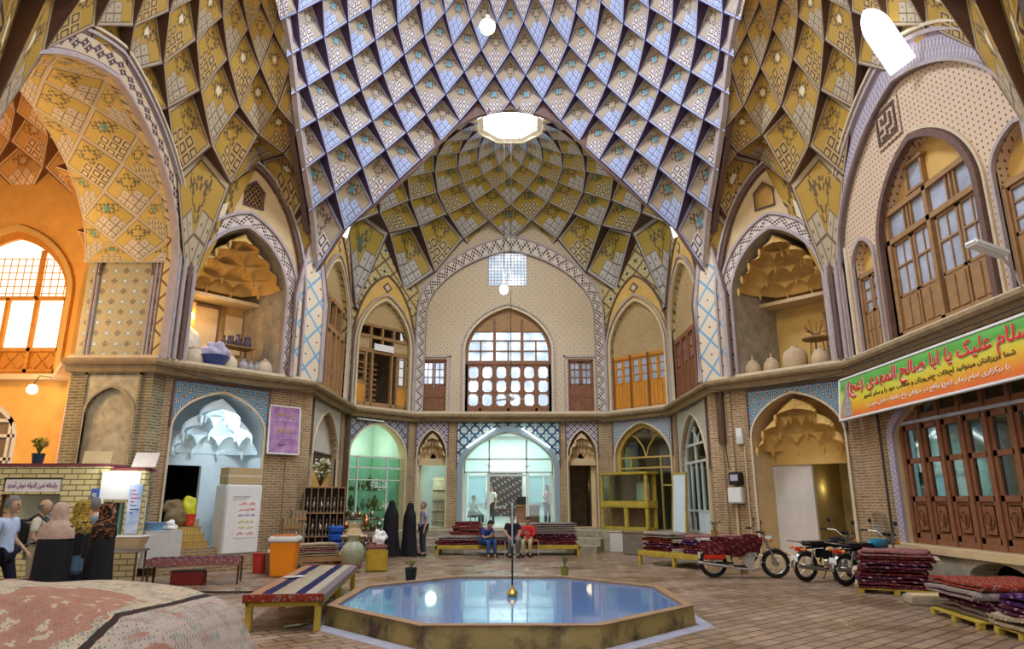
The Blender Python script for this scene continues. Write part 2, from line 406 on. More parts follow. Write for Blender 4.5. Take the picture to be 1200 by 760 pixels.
M['step_brick'] = brick_mat('step_brick', (.55,.38,.10), (.62,.45,.16), (.30,.2,.1), .07, .16, .008, .4)
M['paving'] = brick_mat('paving', (.30,.20,.13), (.46,.33,.22), (.06,.04,.028), .40, .20, .014, .95, .5, 'xy', .37)
_m = M['paving']; _g = _m.node_tree; _b = _g.nodes['Principled BSDF']; _n = _g.nodes.new('ShaderNodeTexNoise'); _n.inputs['Scale'].default_value = .7; _r = _g.nodes.new('ShaderNodeMapRange'); _r.inputs[1].default_value = .42; _r.inputs[2].default_value = .60; _r.inputs[3].default_value = .22; _r.inputs[4].default_value = .85
_c = _g.nodes.new('ShaderNodeTexCoord'); _g.links.new(_c.outputs['Object'], _n.inputs['Vector']); _g.links.new(_n.outputs['Fac'], _r.inputs[0]); _g.links.new(_r.outputs[0], _b.inputs['Roughness']); _b.inputs['Specular IOR Level'].default_value = .5
M['plaster'] = flat('plaster', (.66,.49,.27), .85, var=.16, scale=2.4, bump=.15)
M['plaster_y'] = flat('plaster_yellow', (.68,.43,.13), .85, var=.16, scale=2.0, bump=.15)
M['plaster_w'] = flat('plaster_white', (.66,.62,.56), .85, var=.12, scale=2.0, bump=.1)
M['plaster_pale'] = flat('plaster_pale_blue', (.62,.74,.80), .8, var=.10, scale=2.0, bump=.1)
M['panel_old'] = flat('panel_old', (.50,.45,.31), .9, var=.4, scale=5, bump=.5)
M['plaster_old'] = flat('plaster_old', (.40,.34,.24), .9, var=.42, scale=3.5, bump=.5)
M['orange_wall'] = flat('orange_plaster', (.78,.42,.10), .8, var=.2, scale=2.0)
M['lav'] = flat('lavender_moulding', (.44,.37,.36), .7, var=.18, scale=5)
M['brownm'] = flat('brown_moulding', (.17,.10,.08), .7, var=.3, scale=8, bump=.3)
M['cream'] = flat('cream_moulding', (.66,.55,.38), .75, var=.14, scale=5)
M['wood'] = flat('brown_wood', (.235,.095,.045), .5, var=.28, scale=7, bump=.1)
M['wood_tan'] = flat('tan_wood', (.36,.20,.085), .6, var=.25, scale=6, bump=.1)
M['wood_dark'] = flat('dark_wood', (.11,.06,.035), .6, var=.3, scale=6)
M['wood_orange'] = flat('orange_wood', (.62,.26,.035), .5, var=.2, scale=6)
M['timber'] = flat('old_timber', (.33,.24,.13), .85, var=.35, scale=5, bump=.4)
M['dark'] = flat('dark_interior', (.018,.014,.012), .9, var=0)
M['white'] = flat('white_paint', (.80,.80,.78), .5, var=.04)
M['white_metal'] = flat('white_frame', (.66,.70,.66), .45, var=.06)
def day_glass(name, a, b, lo, hi, sc):
    m = Mat(name, .25); f = m.noise(sc, 3); m.base((.5, .6, .7)); k = (f-.42)*5; k = k.mx(0).mn(1)
    m.g.links.new(m.mix(k, a, b), m.b.inputs['Emission Color']); m.g.links.new((k*(hi-lo)+lo).k, m.b.inputs['Emission Strength']); return m.m
M['glass_day'] = day_glass('daylight_glass', (.42,.56,.74), (.85,.93,1.0), .45, .95, 1.3)
M['glass_milk'] = day_glass('bright_milk_glass', (.50,.62,.80), (.95,.98,1.0), .5, 1.05, 1.5)
M['glass_sky'] = Mat('skylight_glass', .4).base((.8,.85,.9)).emit((.96,.98,1.0), 1.6).m
M['glass_cloudy'] = flat('cloudy_glass', (.44,.48,.58), .2, var=.4, scale=1.6)
def glass(name='clear_glass', tint=(.85,.95,.93), alpha=.22):
    m = bpy.data.materials.new(name); m.use_nodes = True; g = m.node_tree; out = g.nodes['Material Output']; g.nodes.remove(g.nodes['Principled BSDF'])
    t = g.nodes.new('ShaderNodeBsdfTransparent'); t.inputs[0].default_value = rgba(tint); gl = g.nodes.new('ShaderNodeBsdfGlossy'); gl.inputs['Roughness'].default_value = .05
    mx = g.nodes.new('ShaderNodeMixShader'); mx.inputs[0].default_value = alpha
    g.links.new(t.outputs[0], mx.inputs[1]); g.links.new(gl.outputs[0], mx.inputs[2]); g.links.new(mx.outputs[0], out.inputs[0]); return m
M['glass'] = glass(); M['glass_green'] = glass('green_glass', (.62,.86,.76), .14)
M['steel'] = flat('steel', (.6,.6,.6), .3, 1, var=.1); M['black'] = flat('black_paint', (.015,.015,.018), .45, var=0)
M['cable'] = flat('cable', (.06,.045,.035), .7, var=.2)
# ---------------------------------------------------------------- plan of the hall (metres, camera at the origin)
A = (3.7, 26.35); B = (5.75, 24.2); C_ = (5.75, 18.95); D = (8.25, 16.2); E_ = (8.25, 9.4); F_ = (5.75, 6.65)
def mir(p): return (-p[0], p[1])
LED = 4.8
def interp(r, T):
    for (a, za), (b, zb) in zip(T, T[1:]):
        if r <= b: return za+(zb-za)*(r-a)/(b-a)
    return T[-1][1]
GT = [(0,17.5),(2,17.2),(3.5,16.5),(4.5,15.7),(5.3,14.85),(5.8,14.15),(6.2,13.3),(6.4,12.8),(6.6,12.15),(6.8,11.5),(7.1,10.9),(7.5,10.2),(8.0,9.5),(8.6,8.0),(9.6,6)]
HT = [(0,13.75),(.85,13.7),(2,13.65),(3,13.5),(4,13.3),(5,12.9),(6,12.3),(6.5,11.6),(6.9,11.0),(7.2,10.2),(7.4,9.2),(7.7,8.0),(8.4,6.5)]
CY = 12.8; BY = 20.3
def gauss(x, y, p, h, w_): return h*math.exp(-((abs(x)-p[0])**2+(y-p[1])**2)/w_)
def z_main(x, y): return interp(math.hypot(1.05*x, y-CY), GT)
def z_side(x, y):
    s = math.hypot(1.49*max(0, abs(x)-5.7), y-CY)
    return interp(math.hypot(6, s), GT)+.2-.28*max(0, abs(x)-5.7)-gauss(x, y, D, 3.2, .6)-gauss(x, y, E_, 3.2, .6)+gauss(x, y, (7.05, 17.65), 1.35, .9)-gauss(x, y, C_, 1.2, .4)
def z_bay(x, y): return interp(math.hypot(1.12*x, y-BY), HT)-gauss(x, y, B, 1.5, .5)-gauss(x, y, A, 1.4, .45)+gauss(x, y, (4.75, 25.3), 1.1, .7)
def vault(name, node, rings, N, mat, clips, depth=.3, jr=None, gap=.05):
    bm = bmesh.new(); uvl = bm.loops.layers.uv.verify(); cid = bm.faces.layers.float.new('cid'); par = bm.faces.layers.float.new('par')
    random.seed(3); ctr = Vector((0, 15, 4))
    for k in range(1, len(rings)-1):
        for j in range(N):
            if jr and not jr(j): pass
            a = (j+.5*((k-1) % 2))*2*pi/N; h = pi/N
            T, Rr, Bt, L = node(rings[k-1], a), node(rings[k], a+h), node(rings[k+1], a), node(rings[k], a-h)
            c = (T+Rr+Bt+L)/4; n = (Rr-L).cross(T-Bt).normalized()
            if n.dot(c-ctr) < 0: n = -n
            sz = min((Rr-L).length, (T-Bt).length)
            ins = {0: (Bt, .03, .0), 1: (Rr, gap, .06), 2: (T, .10, 1.0), 3: (L, gap, .06)}
            outer = [Bt, Rr, T, L]; inner = [p+(c-p)*i_+n*(sz*depth*d_) for p, i_, d_ in ins.values()]
            vo = [bm.verts.new(p) for p in outer]; vi = [bm.verts.new(p) for p in inner]
            f = bm.faces.new(vi); f[cid] = random.random(); f[par] = float(k % 2)
            for l, t in zip(f.loops, ((0, 0), (1, 0), (1, 1), (0, 1))): l[uvl].uv = t
            for q in range(4):
                f = bm.faces.new((vo[q], vo[(q+1) % 4], vi[(q+1) % 4], vi[q]))
                for l in f.loops: l[uvl].uv = (-1, -1)
    bmesh.ops.remove_doubles(bm, verts=bm.verts, dist=.002)
    for co_, no in clips:
        bmesh.ops.bisect_plane(bm, geom=bm.verts[:]+bm.edges[:]+bm.faces[:], plane_co=co_, plane_no=no, clear_outer=True)
    return struct(name, bm, mat)
def nd_main(r, a): x, y = r*sin(a)/1.05, CY+r*cos(a); return Vector((x, y, interp(r, GT)))
def nd_bay(r, a):
    x, y = r*sin(a)/1.12, BY+r*cos(a); return Vector((x, y, z_bay(x, y)))
def nd_side(sg):
    def f(s, a):
        X_, Y = s*sin(a)/1.49, s*cos(a); x = 5.7+X_; y = CY+Y
        zz = z_side(x, y) if X_ >= 0 else z_side(5.7, y)
        return Vector((sg*x, y, zz))
    return f
MR = [1.3, 2.0, 2.75, 3.5, 4.15, 4.75, 5.3, 5.7, 6.05, 6.33, 6.55, 6.75, 7.05, 7.5, 8.05, 8.7]
vault('ceiling_dome', nd_main, MR, 36, M['cell_blue'], [((5.72,0,0),(1,0,0)),((-5.72,0,0),(-1,0,0)),((0,18.97,0),(0,1,0)),((0,6.63,0),(0,-1,0))], .40)
BR = [.95, 1.3, 1.9, 2.65, 3.35, 4.05, 4.85, 5.55, 6.25, 6.85, 7.3, 7.9, 8.6]
def ABn(sg):  # outward normal of the diagonal bay wall
    return ((sg*A[0], A[1], 0), (sg*(B[1]-A[1])*-1, (B[0]-A[0]), 0))
vault('ceiling_bay_crown', nd_bay, BR[:4], 18, M['cell_blue'], [((0,19.2,0),(0,-1,0))], .34)
vault('ceiling_far_bay', nd_bay, BR[2:], 18, M['cell_olive'], [((5.77,0,0),(1,0,0)),((-5.77,0,0),(-1,0,0)),((0,19.2,0),(0,-1,0)),((0,26.36,0),(0,1,0)),ABn(1),ABn(-1)], .34)
SR = [.5, 1.0, 1.55, 2.1, 2.65, 3.2, 3.75, 4.35, 5.0, 5.7, 6.5]
for sg, nm in ((-1, 'left'), (1, 'right')):
    dn = Vector((D[1]-C_[1], -(D[0]-C_[0]), 0)); dn = Vector((-dn.x*sg, -dn.y, 0))
    dn2 = Vector((dn.x, -dn.y, 0))
    vault('ceiling_%s_bay' % nm, nd_side(sg), SR, 16, M['cell_gold'], [((sg*5.72,0,0),(-sg,0,0)),((sg*8.27,0,0),(sg,0,0)),((sg*C_[0],C_[1],0),dn),((sg*F_[0],F_[1],0),dn2)], .24)
# ---------------------------------------------------------------- floor
bm = BM(); box(bm, -20, 20, -6, 32, -.3, 0); struct('floor', bm, M['paving'])
bm = BM()   # raised plinth along the far bay
pl = [(-3.6,26.35),(-5.72,24.2),(-5.72,22.9),(-4.2,23.0),(-3.2,24.2),(-1.9,24.6),(1.9,24.6),(2.6,24.2),(3.1,23.5),(4.3,22.9),(5.72,21.4),(5.72,24.2),(3.6,26.35)]
def slab(bm, pts, z0, z1):
    lo = [bm.verts.new((x, y, z0)) for x, y in pts]; hi = [bm.verts.new((x, y, z1)) for x, y in pts]
    bm.faces.new(hi); bm.faces.new(lo[::-1])
    for i in range(len(pts)): j = (i+1) % len(pts); bm.faces.new((lo[i], lo[j], hi[j], hi[i]))
slab(bm, pl, 0, .6); struct('floor_plinth', bm, M['plaster_old'])
bm = BM(); slab(bm, [(-3.0,24.2),(-1.8,24.6),(-1.6,23.8),(-3.3,23.2)], 0, .4); slab(bm, [(-3.3,23.2),(-1.6,23.8),(-1.5,23.3),(-3.5,22.7)], 0, .2)
slab(bm, [(2.0,24.5),(3.1,23.6),(2.9,23.0),(1.9,23.9)], 0, .4); slab(bm, [(1.9,23.9),(2.9,23.0),(2.7,22.4),(1.8,23.3)], 0, .2)
struct('trim_steps', bm, M['plaster_old'])
def arch_niche(fr, nm, xc, w_, z0, zs, za, depth, mat, back_mat, back_holes=(), splay=0.0, n=10, back=True, pt=.2):
    """reveal (intrados) and back wall behind an arched opening"""
    bm = BM(); a = arch(xc, w_-.014, z0+.006, zs, za-.008, n, pt); b = arch(xc, w_*(1-splay)-.014, z0, zs, za-splay*.6, n, pt)
    k = len(a)
    for i in range(k):
        j = (i+1) % k
        vs = [bm.verts.new(p) for p in ((a[i][0], 0, a[i][1]), (a[j][0], 0, a[j][1]), (b[j][0], depth, b[j][1]), (b[i][0], depth, b[i][1]))]
        bm.faces.new(vs)
    bmesh.ops.remove_doubles(bm, verts=bm.verts, dist=1e-4)
    struct('trim_reveal', bm, mat, fr)
    if back:
        bm = BM(); prism(bm, rect(xc-w_/2-.3, xc+w_/2+.3, z0-.05, za+.3), back_holes, depth, depth+.12)
        struct(nm, bm, back_mat, fr)
def spandrel(fr, x0, x1, z1, ar, mat, y=-.03, zb=None):
    """tiled field between a rectangle and an arch (ar = (xc,w,z0,zs,za))"""
    c = arch(*ar, 12)[2:]; zs = ar[3] if zb is None else zb
    pts = [(x1, zs), (x1, z1), (x0, z1), (x0, zs)]
    left = list(reversed(c))
    if zb is not None: left = [(ar[0]-ar[1]/2, zs)]+left+[(ar[0]+ar[1]/2, zs)]
    bm = BM(); prism(bm, pts+left if True else 0, (), y, y+.1); struct('trim_spandrel', bm, mat, fr)
    bm = BM(); t = .035
    for r_ in ((x0-t, x0+.01, zs, z1), (x1-.01, x1+t, zs, z1), (x0-t, x1+t, z1, z1+t)): box(bm, r_[0], r_[1], y-.03, y+.05, r_[2], r_[3])
    struct('trim_moulding', bm, M['brownm'], fr)
def arch_mould(fr, ar, d, y0=-.06, y1=.05, mat=None, n=10, name='trim_arch'):
    bm = BM(); band(bm, arch(*ar, n), grow(*ar, d, n), y0, y1); struct(name, bm, mat or M['cream'], fr)
def muqarnas(fr, xc, w_, zb, zs, za, depth, mat, tiers=3):
    """stacked rows of little scooped cells filling the head of a niche"""
    bm = BM(); hw = w_/2
    for t in range(tiers):
        f0, f1 = t/tiers, (t+1)/tiers
        n = [5, 4, 3, 2][t]
        zlo = zb+(za-zb)*f0*.95; zhi = zb+(za-zb)*min(1, f1*1.02)
        def prof(f, u):   # u -1..1 across, f 0..1 up: semi-dome
            rr = hw*(1-f**1.6)*.98; a = pi*(u+1)/2
            return Vector((xc-rr*cos(a), depth-(depth*.98)*(1-sin(a)*(1-f**1.5)), 0))
        for i in range(n):
            u0, u1 = -1+2*i/n, -1+2*(i+1)/n; um = (u0+u1)/2
            S = 6; rows = []
            for r_ in range(5):
                g = r_/4; row = []
                for s in range(S+1):
                    q = s/S; u = u0+(u1-u0)*q
                    scoop = (sin(pi*q)**.7)
                    f = f0+(f1-f0)*(g*(1-.0*scoop))
                    p0 = prof(f0, u) ; p1 = prof(f1, u)
                    k = g**2.2
                    p = p0*(1-k)+p1*k; p.y += .16*scoop*(1-g)*depth
                    z = zlo+(zhi-zlo)*(g**.7)*(.45+.55*scoop)
                    row.append(bm.verts.new((p.x, min(depth, max(-.01, p.y)), z)))
                rows.append(row)
            for a, b in zip(rows, rows[1:]):
                for s in range(S): bm.faces.new((a[s], a[s+1], b[s+1], b[s]))
            # shelf that closes the scoop to the next tier
            top = rows[-1]
            nx = [bm.verts.new((*(prof(f1, u0+(u1-u0)*s/S)).xy, zhi)) for s in range(S+1)]
            for v in nx: v.co.y = min(depth, max(-.01, v.co.y))
            for s in range(S): bm.faces.new((top[s], top[s+1], nx[s+1], nx[s]))
            # pendant foot
            pu = prof(f0, u0); lathe(bm, [(.0, -.14), (.03, -.10), (.045, 0), (.02, .10)], (pu.x, min(depth-.02, max(0, pu.y)), zlo), 6)
    bmesh.ops.remove_doubles(bm, verts=bm.verts, dist=1e-4)
    return struct('trim_muqarnas', bm, mat, fr, smooth=False)
def wall(nm, P, Q, z0, z1, holes, mat, thick=.25, ext=.0, top=None):
    L = (Vector(Q)-Vector(P)).length; fr = frame(P, Q)
    outer = rect(-ext, L+ext, z0, z1) if top is None else [(-ext, z0), (L+ext, z0)]+top(L)
    bm = BM(); prism(bm, outer, holes, 0, thick); struct(nm, bm, mat, fr); return fr, L
# ================= lower storey =================
Fl = {}
# far wall
n1 = (.72, 1.08, .62, 3.25, 4.2); n2 = (6.68-.0, 1.08, .62, 3.25, 4.2); n2 = (6.43, 1.08, .62, 3.25, 4.2); ce = (3.63, 3.5, .62, 2.75, 4.15)
fr, L = wall('wall_far', A if 0 else mir(A), A, .58, 4.72, [arch(*n1), arch(*ce, 14), arch(*n2)], M['brick']); FAA = fr
for n_ in (n1, n2):
    spandrel(fr, n_[0]-.6, n_[0]+.6, 4.5, n_, M['spandrel_violet'], zb=3.2)
    arch_mould(fr, n_, .05)
# left narrow niche: bright doorway; right: dark doorway
arch_niche(fr, 'wall_far_niche', *n1, .5, M['plaster_w'], M['plaster'], [rect(.28, 1.2, .64, 2.9)])
arch_niche(fr, 'wall_far_niche', *n2, .5, M['plaster'], M['plaster'], [rect(5.98, 6.80, .64, 2.9)])
muqarnas(fr, .72, 1.02, 3.15, 3.3, 4.1, .5, M['plaster'], 3); muqarnas(fr, 6.43, 1.02, 3.15, 3.3, 4.1, .5, M['plaster'], 3)
bm = BM(); box(bm, .2, 1.26, .25, .5, 2.9, 3.15); box(bm, 5.9, 6.97, .25, .5, 2.9, 3.15); struct('trim_lintel', bm, M['plaster'], fr)
def room(fr, x0, x1, z0, z1, y0, y1, mat, nm='wall_back_room', fmat=None):
    bm = BM()
    t = .06
    box(bm, x0-t, x0, y0, y1, z0, z1); box(bm, x1, x1+t, y0, y1, z0, z1); box(bm, x0-t, x1+t, y1, y1+t, z0, z1); box(bm, x0-t, x1+t, y0, y1+t, z1, z1+t)
    box(bm, x0-t, x1+t, y0, y1+t, z0-t, z0)
    return struct(nm, bm, mat, fr)
M['room_white'] = flat('shop_white', (.74, .80, .78), .8, var=.04)
M['room_green'] = flat('shop_green', (.60, .72, .62), .8, var=.1, scale=2)
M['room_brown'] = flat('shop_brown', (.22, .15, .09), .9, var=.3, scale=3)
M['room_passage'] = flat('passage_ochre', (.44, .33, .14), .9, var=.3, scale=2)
room(fr, .1, 1.5, .6, 3.0, .64, 2.4, M['room_white'])
bm = BM(); bbox(bm, .62, 1.2, 1.6, 1.7, .62, 2.5, .01); [bbox(bm, .60, 1.22, 1.5, 1.62, .8+i*.4, .84+i*.4, .005) for i in range(5)]; struct('wall_doorway_shelves', bm, M['plaster_old'], fr)
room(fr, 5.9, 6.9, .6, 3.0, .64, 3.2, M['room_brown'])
arch_niche(fr, 'wall_far_shop', *ce, .75, M['plaster_w'], M['room_white'], back=False)
room(fr, 1.3, 5.95, .6, 4.3, .78, 3.6, M['room_white'])
bm = BM(); cin = arch(3.63, 3.5, .62, 2.75, 4.15, 14); cout = arch(3.63, 3.86, .62, 2.8, 4.36, 14); band(bm, cin, cout, -.07, .02); struct('trim_shop_arch', bm, M['band_shop'], fr)
spandrel(fr, 1.68, 5.58, 4.5, (3.63, 3.86, .62, 2.8, 4.36), M['spandrel_turq'], y=-.04)
# diagonal walls of the far bay
def diag(P, Q, ar, spmat, nm, zb=.6):
    fr, L = wall(nm, P, Q, .3, 4.72, [arch(*ar)], M['brick']); spandrel(fr, ar[0]-ar[1]/2-.08, ar[0]+ar[1]/2+.08, 4.52, ar, spmat)
    arch_mould(fr, ar, .06); arch_niche(fr, nm, *ar, .35, M['plaster'], None, back=False); return fr
FBAl = diag(mir(B), mir(A), (1.37, 2.42, .62, 3.25, 4.33), M['spandrel_navy'], 'wall_far_left')
FABr = diag(A, B, (1.60, 2.42, .62, 3.15, 4.35), M['spandrel_blue'], 'wall_far_right')
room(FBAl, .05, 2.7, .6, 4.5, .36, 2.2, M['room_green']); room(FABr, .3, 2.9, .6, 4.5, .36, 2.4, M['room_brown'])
# side walls of the far bay
FCBl, _ = wall('wall_left_bay', mir(C_), mir(B), 0, 4.72, [arch(2.55, 2.9, .3, 2.9, 4.3)], M['brick'])
FBCr, _ = wall('wall_right_bay', B, C_, 0, 4.72, [arch(2.45, 3.2, .6, 2.5, 4.25)], M['brick'])
spandrel(FCBl, .9, 4.2, 4.5, (2.55, 2.9, .3, 2.9, 4.3), M['spandrel_plain']); spandrel(FBCr, .65, 4.25, 4.5, (2.45, 3.2, .6, 2.5, 4.25), M['spandrel_plain'])
arch_mould(FCBl, (2.55, 2.9, .3, 2.9, 4.3), .06); arch_mould(FBCr, (2.45, 3.2, .6, 2.5, 4.25), .06)
room(FCBl, 1.0, 4.1, 0, 4.5, .26, 1.6, M['plaster_w']); room(FBCr, .7, 4.2, .6, 4.5, .4, 2.4, M['room_brown'])
# chamfer walls of the central hall
al = (1.42, 2.34, .5, 3.3, 4.22); ar_ = (2.17, 2.38, .3, 3.2, 4.25)
FDCl, _ = wall('wall_left_corner', mir(D), mir(C_), 0, 4.72, [arch(*al)], M['brick'])
FCDr, _ = wall('wall_right_corner', C_, D, 0, 4.72, [arch(*ar_)], M['brick'])
for fr, a_, x0, x1 in ((FDCl, al, .2, 2.66), (FCDr, ar_, .94, 3.4)):
    spandrel(fr, x0, x1, 4.42, a_, M['spandrel_chk'] if 'spandrel_chk' in M else M['spandrel_blue']); arch_mould(fr, a_, .05)
arch_niche(FDCl, 'wall_left_niche', *al, .75, M['plaster_pale'], M['plaster_pale'], [rect(.55, 1.40, .62, 2.45)], .08)
muqarnas(FDCl, 1.42, 2.2, 2.75, 3.3, 4.1, .74, M['plaster_pale'], 3)
arch_niche(FCDr, 'wall_right_niche', *ar_, .75, M['plaster'], M['plaster_w'], [rect(2.12, 3.02, .55, 2.5)], .08)
muqarnas(FCDr, 2.17, 2.25, 2.85, 3.3, 4.12, .74, M['plaster_y'], 3)
bm = BM(); prism(bm, [(x, z) for x, z in arch(2.17, 2.3, 2.5, 3.2, 4.2)], (), .70, .74); struct('wall_niche_back', bm, M['plaster_y'], FCDr)
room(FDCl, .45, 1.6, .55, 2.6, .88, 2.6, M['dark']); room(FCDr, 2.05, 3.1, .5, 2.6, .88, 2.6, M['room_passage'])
bm = BM()
for i, (z, y) in enumerate(((.16, -.75), (.33, -.5), (.5, -.25))): box(bm, .0, 2.9, y, .9, z-.17, z)
struct('trim_steps', bm, M['brick'], FDCl)
bm = BM()
for i, (z, y) in enumerate(((.66, .0), (.82, .22), (.98, .45))): box(bm, .62, 1.42, y, .9, z-.16, z)
struct('trim_yellow_steps', bm, M['step_brick'], FDCl)
bm = BM(); box(bm, .8, 3.5, -.45, .85, 0, .28); struct('trim_threshold', bm, M['plaster'], FCDr)
# right side wall with the big timber shop front
sh = (5.2, 7.6, .75, 2.9, 4.0)
FDEr, _ = wall('wall_right', D, (8.25, 5.0), 0, 4.72, [arch(*sh, 14), arch(4.35, 1.5, .02, .35, .62)], M['brick'])
bm = BM(); band(bm, arch(*sh, 14), grow(*sh, .22, 14), -.06, .02); struct('trim_shop_arch', bm, M['band_lav'], FDEr)
arch_niche(FDEr, 'wall_right_shop', *sh, .25, M['plaster'], None, back=False, n=14)
bm = BM(); box(bm, .9, 9.6, -.30, .02, .62, .75); struct('trim_sill', bm, M['plaster'], FDEr)
bm = BM(); prism(bm, rect(.95, 9.6, 0, .62), [arch(4.35, 1.5, .02, .35, .60)], -.24, .02); struct('trim_plinth', bm, M['plaster_old'], FDEr)
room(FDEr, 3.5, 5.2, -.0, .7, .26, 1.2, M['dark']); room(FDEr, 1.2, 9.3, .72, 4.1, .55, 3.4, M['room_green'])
# left: frontal pier, inner jamb, far room of the left bay
JP, JQ = (-10.3, 15.8), (-8.36, 15.8)
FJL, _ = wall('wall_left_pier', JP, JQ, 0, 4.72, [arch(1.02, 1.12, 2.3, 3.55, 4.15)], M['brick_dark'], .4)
arch_mould(FJL, (1.02, 1.12, 2.3, 3.55, 4.15), .05, -.04, .05, M['plaster_old'])
bm = BM(); prism(bm, rect(.42, 1.62, 2.2, 4.45), [arch(1.02, 1.12, 2.3, 3.55, 4.15)], -.012, .0); struct('trim_panel', bm, M['panel_old'], FJL)
bm = BM(); prism(bm, rect(.4, 1.64, 2.2, 4.3), (), .10, .16); struct('wall_pier_panel', bm, M['panel_old'], FJL)
bm = BM()
for x in (.37, 1.64): box(bm, x, x+.05, -.05, 0, 2.2, 4.5)
box(bm, .37, 1.69, -.05, 0, 4.45, 4.5); struct('trim_moulding', bm, M['brick_dark'], FJL)
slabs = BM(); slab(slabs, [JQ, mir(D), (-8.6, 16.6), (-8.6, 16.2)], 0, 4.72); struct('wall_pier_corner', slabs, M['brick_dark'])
# ================= ledge between the storeys =================
LP = [(-10.35,15.75),(-8.34,15.75),(-8.2,16.1),(-5.68,18.86),(-5.68,24.15),(-3.68,26.28),(3.68,26.28),(5.68,24.15),(5.68,18.86),(8.2,16.1),(8.2,4.8)]
def sweep(pts, prof, closed=False):
    """prof: list of (offset to the right-hand side of travel, z)"""
    bm = BM(); P = [Vector(p) for p in pts]; rows = []
    for i, p in enumerate(P):
        a = (P[i]-P[i-1]).normalized() if i else (P[1]-P[0]).normalized(); b = (P[i+1]-P[i]).normalized() if i < len(P)-1 else a
        na, nb = Vector((a.y, -a.x)), Vector((b.y, -b.x)); n = (na+nb); n = n/max(.35, n.dot(na)) if n.length > .01 else na
        rows.append([bm.verts.new((p.x+n.x*o, p.y+n.y*o, z)) for o, z in prof])
    k = len(prof)
    for a, b in zip(rows, rows[1:]):
        for j in range(k): bm.faces.new((a[j], a[(j+1) % k], b[(j+1) % k], b[j]))
    bm.faces.new(rows[0]); bm.faces.new(rows[-1][::-1]); return bm
struct('trim_ledge', sweep(LP, [(-.3, 4.66), (.26, 4.66), (.30, 4.72), (.30, 4.79), (.22, 4.80), (-.3, 4.80)]), M['timber'])
struct('trim_ledge_beam', sweep(LP, [(-.1, 4.50), (.10, 4.50), (.13, 4.56), (.16, 4.66), (-.1, 4.66)]), M['timber'])
struct('trim_kerb', sweep(LP, [(-.2, 4.8), (.10, 4.8), (.10, 4.90), (-.2, 4.90)]), M['cream'])
# ================= upper storey =================
U0 = 4.82
wa = (3.62, 3.4, 4.92, 7.3, 9.05); d1 = (.70, 1.0); d2 = (6.46, 1.0)
fr, L = wall('wall_far_upper', mir(A), A, U0, 13.4, [arch(*wa, 14), rect(.2, 1.2, 4.94, 6.98), rect(5.96, 6.96, 4.94, 6.98), rect(2.78, 4.40, 9.98, 11.45)], M['lav_lattice'], .3)
bi = (3.7, 6.7, U0, 8.7, 11.45)
bm = BM(); band(bm, arch(*bi, 16), arch(3.7, 7.4, U0, 8.8, 12.15, 16), -.10, .0); struct('trim_far_arch', bm, M['band_dots'], fr)
for a_, d, y in ((bi, .05, -.15), ((3.7, 7.32, U0, 8.8, 12.06), .07, -.16)): arch_mould(fr, a_, d, y, 0, M['lav'], 16)
arch_mould(fr, wa, .07, -.08, .05, M['cream'], 14); arch_mould(fr, (3.62, 3.62, 4.92, 7.34, 9.2), .05, -.06, .02, M['lav'], 14)
bm = BM()
for x in (.1, 5.86):
    t = .07
    box(bm, x-t, x, -.05, .02, U0, 7.12); box(bm, x+1.2, x+1.2+t, -.05, .02, U0, 7.12); box(bm, x-t, x+1.2+t, -.05, .02, 7.05, 7.12)
struct('trim_moulding', bm, M['lav'], fr)
FAAu = fr
room(fr, .1, 7.3, U0, 9.2, 1.2, 1.6, M['plaster'])
def upper_arch(P, Q, nm, a_, top, wm, spm):
    fr, L = wall(nm, P, Q, U0, top, [arch(*a_, 12)], M['olive_lattice'], .3)
    big = (a_[0], a_[1]+.42, a_[2], a_[3]+.1, a_[4]+1.0); pf = BM(); band(pf, arch(*(a_[0], a_[1]+.1, a_[2], a_[3], a_[4]+.06), 12), arch(*big, 12), -.03, .02); struct('trim_field', pf, wm, fr)
    arch_mould(fr, big, .07, -.08, 0, M['brownm'], 12)
    pf = BM(); box(pf, -.16, .16, -.045, -.02, -.16, .16, mtx=Matrix.Translation((a_[0], 0, a_[4]+.55)) @ Matrix.Rotation(pi/4, 4, 'Y')); box(pf, -.09, .09, -.055, -.02, -.09, .09, 1, mtx=Matrix.Translation((a_[0], 0, a_[4]+.55)) @ Matrix.Rotation(pi/4, 4, 'Y')); struct('trim_square_tile', pf, [M['brownm'], M['cream']], fr)
    arch_mould(fr, a_, .08, -.10, .05, M['cream'], 12); g = (a_[0], a_[1]+.3, a_[2], a_[3]+.02, a_[4]+.2)
    arch_mould(fr, g, .07, -.12, 0, M['lav'], 12); return fr
UBAl = upper_arch(mir(B), mir(A), 'wall_far_left_upper', (1.42, 2.35, 4.92, 7.2, 9.0), 13.2, M['plaster_y'], None)
UABr = upper_arch(A, B, 'wall_far_right_upper', (1.58, 2.45, 4.92, 7.2, 9.0), 13.2, M['plaster_y'], None)
UCBl = upper_arch(mir(C_), mir(B), 'wall_left_bay_upper', (2.6, 3.6, 4.92, 7.3, 9.3), 12.2, M['plaster_y'], None)
UBCr = upper_arch(B, C_, 'wall_right_bay_upper', (2.4, 3.7, 4.92, 7.3, 9.35), 12.2, M['plaster_y'], None)
